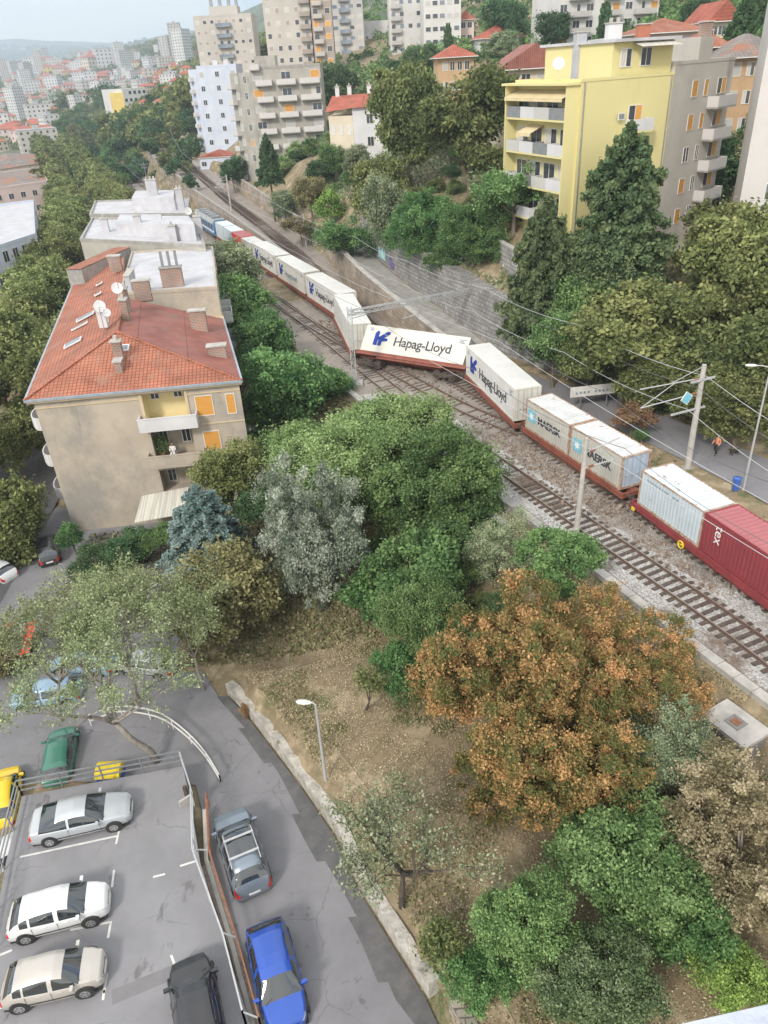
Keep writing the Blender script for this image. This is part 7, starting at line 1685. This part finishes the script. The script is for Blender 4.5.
    MB().box(L_*.488-.03,-W*.2,.5*sc_,L_*.495,W*.2,.60*sc_).build('grille','trim_black',root)
    mb=MB(); T=Matrix.Translation((-L_*.42,0,0)); 
    wv=MB(); k=np.searchsorted(tx,wind[1]-.01); 
    for s_ in (-.45,.05): wv.bar((tx[k]*L_+.02,s_*W*.8,rf[k]+.02),((wind[1]-.045)*L_,(s_+.36)*W*.8,rf[np.searchsorted(tx,wind[1]-.045)]+.035),.02,.015)
    wv.build('wiper','trim_black',root)
    MB().box(-L_*.47,-W*.42,.12,L_*.47,W*.42,.21).build('underbody','trim_black',root)
    return root
def park(c_,front,back,z,zend=None):
    """front/back: photograph points under the bumpers at ground height z"""
    a=atz(*back,z); b=atz(*front,z if zend is None else zend); c_.location=(a+b)/2; d=b-a; c_.rotation_euler=(0,-atan2(d.z,Vector((d.x,d.y)).length),atan2(d.y,d.x)); return c_
park(car('silver grey coupe parked along the back railing of the deck, leaves on its roof',4.7,1.84,1.40,'car_silver','coupe'),(134,812),(34,835),DZ)
park(car('white hatchback parked on the deck between the silver coupe and the champagne one',4.15,1.72,1.46,'car_white'),(112,904),(12,930),DZ)
park(car('champagne silver hatchback parked on the deck, below the white one',3.9,1.68,1.44,'car_champagne'),(109,972),(6,996),DZ)
park(car('black car at the bottom edge of the deck beside the guard rail',4.3,1.78,1.46,'car_black'),(189,955),(213,1092),DZ)
park(car('blue grey estate SUV with roof rails driving up the lane',4.45,1.82,1.66,'car_bluegrey','suv',roof_glass=True,rails=True,name='car'),(232,822),(256,898),-3.75)
park(car('bright blue car facing down the lane behind the SUV',4.35,1.80,1.56,'car_blue','hatch',name='car'),(291,1034),(266,932),-3.45)
park(car('yellow car half hidden by the left railing of the deck',4.0,1.70,1.50,'car_yellow'),(12,768),(2,846),-4.6)
park(car('white car at the left edge below the yellow one',4.2,1.75,1.45,'car_white'),(-22,884),(14,862),-4.6)
park(car('dark green car under the half bare tree behind the deck',4.3,1.72,1.45,'car_green'),(66,742),(60,786),-4.8)
park(car('blue and white car under the middle of the half bare tree',4.3,1.74,1.45,'car_bluelight'),(68,668),(104,670),-4.9)
park(car('pale grey car half hidden behind the trunk of the half bare tree',4.2,1.74,1.45,'car_silver'),(130,668),(164,672),-4.9)
park(car('light blue car left of the green one under the branches',4.2,1.74,1.45,'car_bluelight'),(30,704),(68,698),-4.9)
park(car('dark red car in the shade at the corner of the tenement yard',4.2,1.74,1.45,'car_black'),(48,538),(52,572),-5.1)
park(car('white car at the left edge under the avenue trees',4.2,1.74,1.45,'car_white'),(-14,570),(8,580),-5.2)
park(car('silver car parked on the hillside road below the taupe wing',4.2,1.75,1.45,'car_silver'),(668,268),(692,260),6.95)
park(car('red car parked nose to tail behind the silver one on the hillside road',4.0,1.7,1.45,'car_red'),(696,262),(712,262),7.05)
for i,(px,py,m_) in enumerate(((728,110,'car_silver'),(737,107,'car_bluelight'),(746,106,'car_bluelight'))):
    h_=hit(px,py); 
    if h_: c_=car(['silver','blue','pale blue'][i]+' car in the small yard between brown house and taupe wing, '+['left','middle','right'][i]+' of three',4.0,1.7,1.45,m_); c_.location=h_+Vector((0,0,.3)); c_.rotation_euler=(0,0,.4)
# recycling bins
p=atz(115,785,-4.7); root=thing('recycling_bin','blue recycling bin with a yellow lid behind the deck railing','recycling bin',p); MB().prism([(-.6,-.5),(.6,-.5),(.6,.5),(-.6,.5)],.12,1.15).build('bin_body','bin_blue',root)
mb=MB(); n=8
for k in range(n): t0=pi*k/n;t1=pi*(k+1)/n; mb.face([(-.65,-.55*cos(t0),1.15+.4*sin(t0)),(-.65,-.55*cos(t1),1.15+.4*sin(t1)),(.65,-.55*cos(t1),1.15+.4*sin(t1)),(.65,-.55*cos(t0),1.15+.4*sin(t0))])
mb.face([(-.65,-.55*cos(pi*k/n),1.15+.4*sin(pi*k/n)) for k in range(n+1)]); mb.face([(.65,-.55*cos(pi*k/n),1.15+.4*sin(pi*k/n)) for k in range(n+1)][::-1]); mb.build('lid','yellow_paint',root)
for x in (-.5,.5): 
    for y in (-.4,.4): MB().tube([(x-.04,y,.07),(x+.04,y,.07)],.07,8).build('wheel','tyre',root)
# red and white striped canopy at the left edge
p=atz(18,668,-5); root=thing('market_canopy','red and white striped canopy at the left edge behind the half bare trees','canopy',p,R(10))
mb=MB(); n=5
for k in range(n): x0=-1.6+3.2*k/n;x1=x0+3.2/n; mb.prism([(x0,-1.5),(x1,-1.5),(x1,1.5),(x0,1.5)],[2.2,2.2,2.6,2.6],[2.24,2.24,2.64,2.64],k%2)
mb.build('canopy_roof',['cont_orange','frame_white'],root)
for x in (-1.5,1.5):
    for y in (-1.4,1.4): MB().tube([(x,y,0),(x,y,2.25 if y<0 else 2.6)],.04,6).build('post','metal_grey',root)
# ---------------------------------------------------------------- people and the dog
def skinned(name,verts,edges,radii,m,parent,sub=1):
    me=bpy.data.meshes.new(name); me.from_pydata(verts,edges,[]); me.materials.append(M[m]); o=bpy.data.objects.new(name,me); col.objects.link(o); o.parent=parent
    s=o.modifiers.new('skin','SKIN'); s.use_smooth_shade=True
    for v,r_ in zip(me.skin_vertices[0].data,radii): v.radius=(r_,r_) if not hasattr(r_,'__len__') else r_
    me.skin_vertices[0].data[0].use_root=True
    o.modifiers.new('sub','SUBSURF').levels=sub; o.modifiers['sub'].render_levels=sub; return o
def person(label,loc,rz,sit=False,top='cloth_orange',legs='cloth_black'):
    root=thing('person',label,'person',loc,rz)
    if not sit:
        V=[(0,0,.95),(0,0,1.15),(0,0,1.40),(0,0,1.50),(0,.01,1.56),(.0,.02,1.66),(0,.01,1.74), # torso, neck, head
           (-.18,0,1.41),(-.22,-.08,1.14),(-.2,.08,.92),(-.2,.14,.86),(.18,0,1.41),(.23,.1,1.16),(.22,.3,1.02),(.22,.38,1.0),
           (-.09,0,.9),(-.10,.16,.50),(-.10,.0,.09),(-.10,.16,.04),(.09,0,.9),(.10,.02,.48),(.10,-.26,.16),(.10,-.18,.04)]
        E=[(0,1),(1,2),(2,3),(3,4),(4,5),(5,6),(2,7),(7,8),(8,9),(9,10),(2,11),(11,12),(12,13),(13,14),(0,15),(15,16),(16,17),(17,18),(0,19),(19,20),(20,21),(21,22)]
        Rr=[(.15,.11),(.13,.1),(.16,.1),.06,.055,.095,.07,.06,.045,.035,.035,.06,.045,.035,.035,.09,.06,.042,.035,.09,.06,.042,.035]
    else:
        V=[(0,0,.5),(0,-.02,.72),(0,-.03,.95),(0,-.02,1.05),(0,0,1.1),(0,.01,1.2),(0,0,1.28),(-.18,0,.95),(-.24,.08,.72),(-.16,.3,.68),(-.12,.36,.68),(.18,0,.95),(.24,.08,.72),(.16,.3,.68),(.12,.36,.68),(-.1,.02,.47),(-.12,.42,.48),(-.12,.44,.1),(-.12,.56,.05),(.1,.02,.47),(.12,.42,.48),(.12,.44,.1),(.12,.56,.05)]
        E=[(0,1),(1,2),(2,3),(3,4),(4,5),(5,6),(2,7),(7,8),(8,9),(9,10),(2,11),(11,12),(12,13),(13,14),(0,15),(15,16),(16,17),(17,18),(0,19),(19,20),(20,21),(21,22)]
        Rr=[(.15,.12),(.14,.1),(.16,.1),.06,.055,.095,.07,.06,.045,.035,.035,.06,.045,.035,.035,.09,.065,.045,.035,.09,.065,.045,.035]
    skinned('body',V,E,Rr,'skin',root,2)
    up=lambda v,dx=0:v
    iT=[0,1,2,7,8,9,11,12,13]; mp_={k:i for i,k in enumerate(iT)}; eT=[(mp_[a],mp_[b]) for a,b in E if a in mp_ and b in mp_]
    g=lambda r_,k:(r_[0]+k,r_[1]+k) if hasattr(r_,'__len__') else r_+k
    skinned('jacket',[V[k] for k in iT],eT,[g(Rr[k],.022) for k in iT],top,root,2)
    iL=[0,15,16,17,19,20,21]; mp_={k:i for i,k in enumerate(iL)}; eL=[(mp_[a],mp_[b]) for a,b in E if a in mp_ and b in mp_]
    skinned('trousers',[V[k] for k in iL],eL,[g(Rr[k],.018) for k in iL],legs,root,2)
    for k in (18,22): v=V[k]; skinned('shoe',[(v[0],v[1]-.12,.05),(v[0],v[1]+.08,.045)],[(0,1)],[.05,.045],'tyre',root,1)
    hz=V[5][2]; skinned('hair',[(0,V[5][1]-.03,hz),(0,V[5][1]-.03,hz+.09)],[(0,1)],[.10,.085],'hair_dark',root,2)
    mb=MB(); y=V[5][1]+.09
    for s in (-.035,.035): mb.box(s-.012,y-.01,hz+.0,s+.012,y+.006,hz+.02)
    mb.box(-.012,y-.01,hz-.03,.012,y+.025,hz-.005); mb.box(-.03,y-.02,hz-.06,.03,y+.002,hz-.05); mb.build('face_detail','hair_dark',root)
    return root
p=atz(715,455,.32); person('person walking in an orange top and black trousers on the upper road',p,R(120))
p=Vector(F(9.6,.72,-.45)); person('person in white clothes sitting on the middle balcony of the tenement',p,R(185),True,'cloth_white','cloth_white')
MB().box(-.22,-.22,.38,.22,.22,.44).box(-.22,.18,.44,.22,.22,.9).box(-.22,-.22,0,-.18,-.18,.38).box(.18,-.22,0,.22,-.18,.38).box(-.22,.18,0,-.18,.22,.38).box(.18,.18,0,.22,.22,.38).build('chair','frame_white',loc=p,rz=R(5))
o=bpy.data.objects['chair']; o.name='balcony_chair'; tag(o,'white chair under the person on the middle balcony','chair')
h_=Vector(F(8.7,.72,-.7)); root=thing('potted_plant','leafy potted plant filling the left side of the middle balcony','potted plant',h_); MB().tube([(0,0,0),(0,0,.4)],[.16,.24],10).build('pot','terracotta',root); g=np.random.default_rng(3); C=g.normal(0,1,(900,3))*np.array([.32,.25,.5])+np.array([0,0,1.15]); V,Fq_,t=leaf_quads(C,.14,g.random(900),rg=g); me=fast_mesh('foliage',V,Fq_,t); me.materials.append(M['leaf_green']); link_mesh('foliage',me,root)
p=atz(734,455,.32); root=thing('dog','dark dog walking on a lead beside the person','dog',p,R(200))
skinned('body',[(0,0,.42),(.2,0,.45),(.36,0,.44),(.48,0,.58),(.58,0,.62),(.70,0,.58),(-.2,0,.44),(-.34,0,.5),(-.5,0,.62),(.32,-.09,.34),(.33,-.09,.18),(.36,-.09,.03),(.32,.09,.34),(.28,.09,.18),(.26,.09,.03),(-.22,-.09,.34),(-.14,-.09,.24),(-.24,-.09,.16),(-.22,-.09,.03),(-.22,.09,.34),(-.18,.09,.24),(-.3,.09,.16),(-.3,.09,.03)],
 [(0,1),(1,2),(2,3),(3,4),(4,5),(0,6),(6,7),(7,8),(2,9),(9,10),(10,11),(2,12),(12,13),(13,14),(6,15),(15,16),(16,17),(17,18),(6,19),(19,20),(20,21),(21,22)],[.11,.13,.12,.07,.08,.04,.10,.04,.02,.06,.035,.03,.06,.035,.03,.075,.05,.03,.03,.075,.05,.03,.03],'fur_dark',root,2)
mb=MB(); mb.face([(.55,-.05,.68),(.58,-.08,.60),(.52,-.04,.76)]); mb.face([(.55,.05,.68),(.58,.08,.60),(.52,.04,.76)]); mb.build('ear','fur_dark',root)
# traffic barrier blocks near the yellow car, ledge of the camera's own building at the bottom right corner
a=ray(672,1024); b=ray(775,1000)
t=1.9; A0=Vector((0,0,CH))+ray(676,1030)*t; B0=Vector((0,0,CH))+ray(790,1001)*t; 
dz=(A0.z+B0.z)/2; A1=atz(672,1026,CH-1.75); B1=atz(800,997,CH-1.75); d=(B1-A1).normalized(); n=Vector((d.y,-d.x,0)); A1=A1-d*.6
q=[A1,B1+d*.3,B1+d*.3+n*.8,A1+n*.8]; q=[Vector((v.x,v.y)) for v in q]; q=q if area(q)>0 else q[::-1]
mat('ledge_stone',(.5,.54,.62),(.4,.44,.52),scale=6,bump=.2); root=thing('window_ledge','pale bluish stone ledge cutting the bottom right corner','ledge',(A1.x,A1.y,CH-2.0)); o_=root.location.copy()
MB().prism(q,CH-1.83,CH-1.75).build('coping','ledge_stone',root,origin=o_); q2=[v+(sum(q,Vector((0,0)))/4-v).normalized()*.06 for v in q]; MB().prism(q2,CH-2.9,CH-1.833).build('parapet','concrete',root,origin=o_)
# pile of dry leaves / orange shrub by the lane
h_=atz(247,712,-4.2); tree('small_b','leaf_dry',h_.x,h_.y,.45,None,'small clump of dry orange leaves at the bend of the lane',cat='shrub',name='shrub',limbs=2)
# ---------------------------------------------------------------- haze
HZ=MB().box(-5200,-300,float(ZZ.min())-2,3700,7800,max(float(ZZ.max())+15,120)); hz=HZ.build('haze',[bpy.data.materials.new('haze')]); hm=hz.data.materials[0]; hm.use_nodes=True; N=hm.node_tree.nodes; N.clear()
ou=N.new('ShaderNodeOutputMaterial'); pv=N.new('ShaderNodeVolumePrincipled'); pv.inputs['Density'].default_value=HAZE_D; pv.inputs['Color'].default_value=(.74,.85,1,1); pv.inputs['Anisotropy'].default_value=.3
hm.node_tree.links.new(pv.outputs[0],ou.inputs["Volume"])
hz['kind']='stuff'; hz['label']='blue haze over the far town and hills'
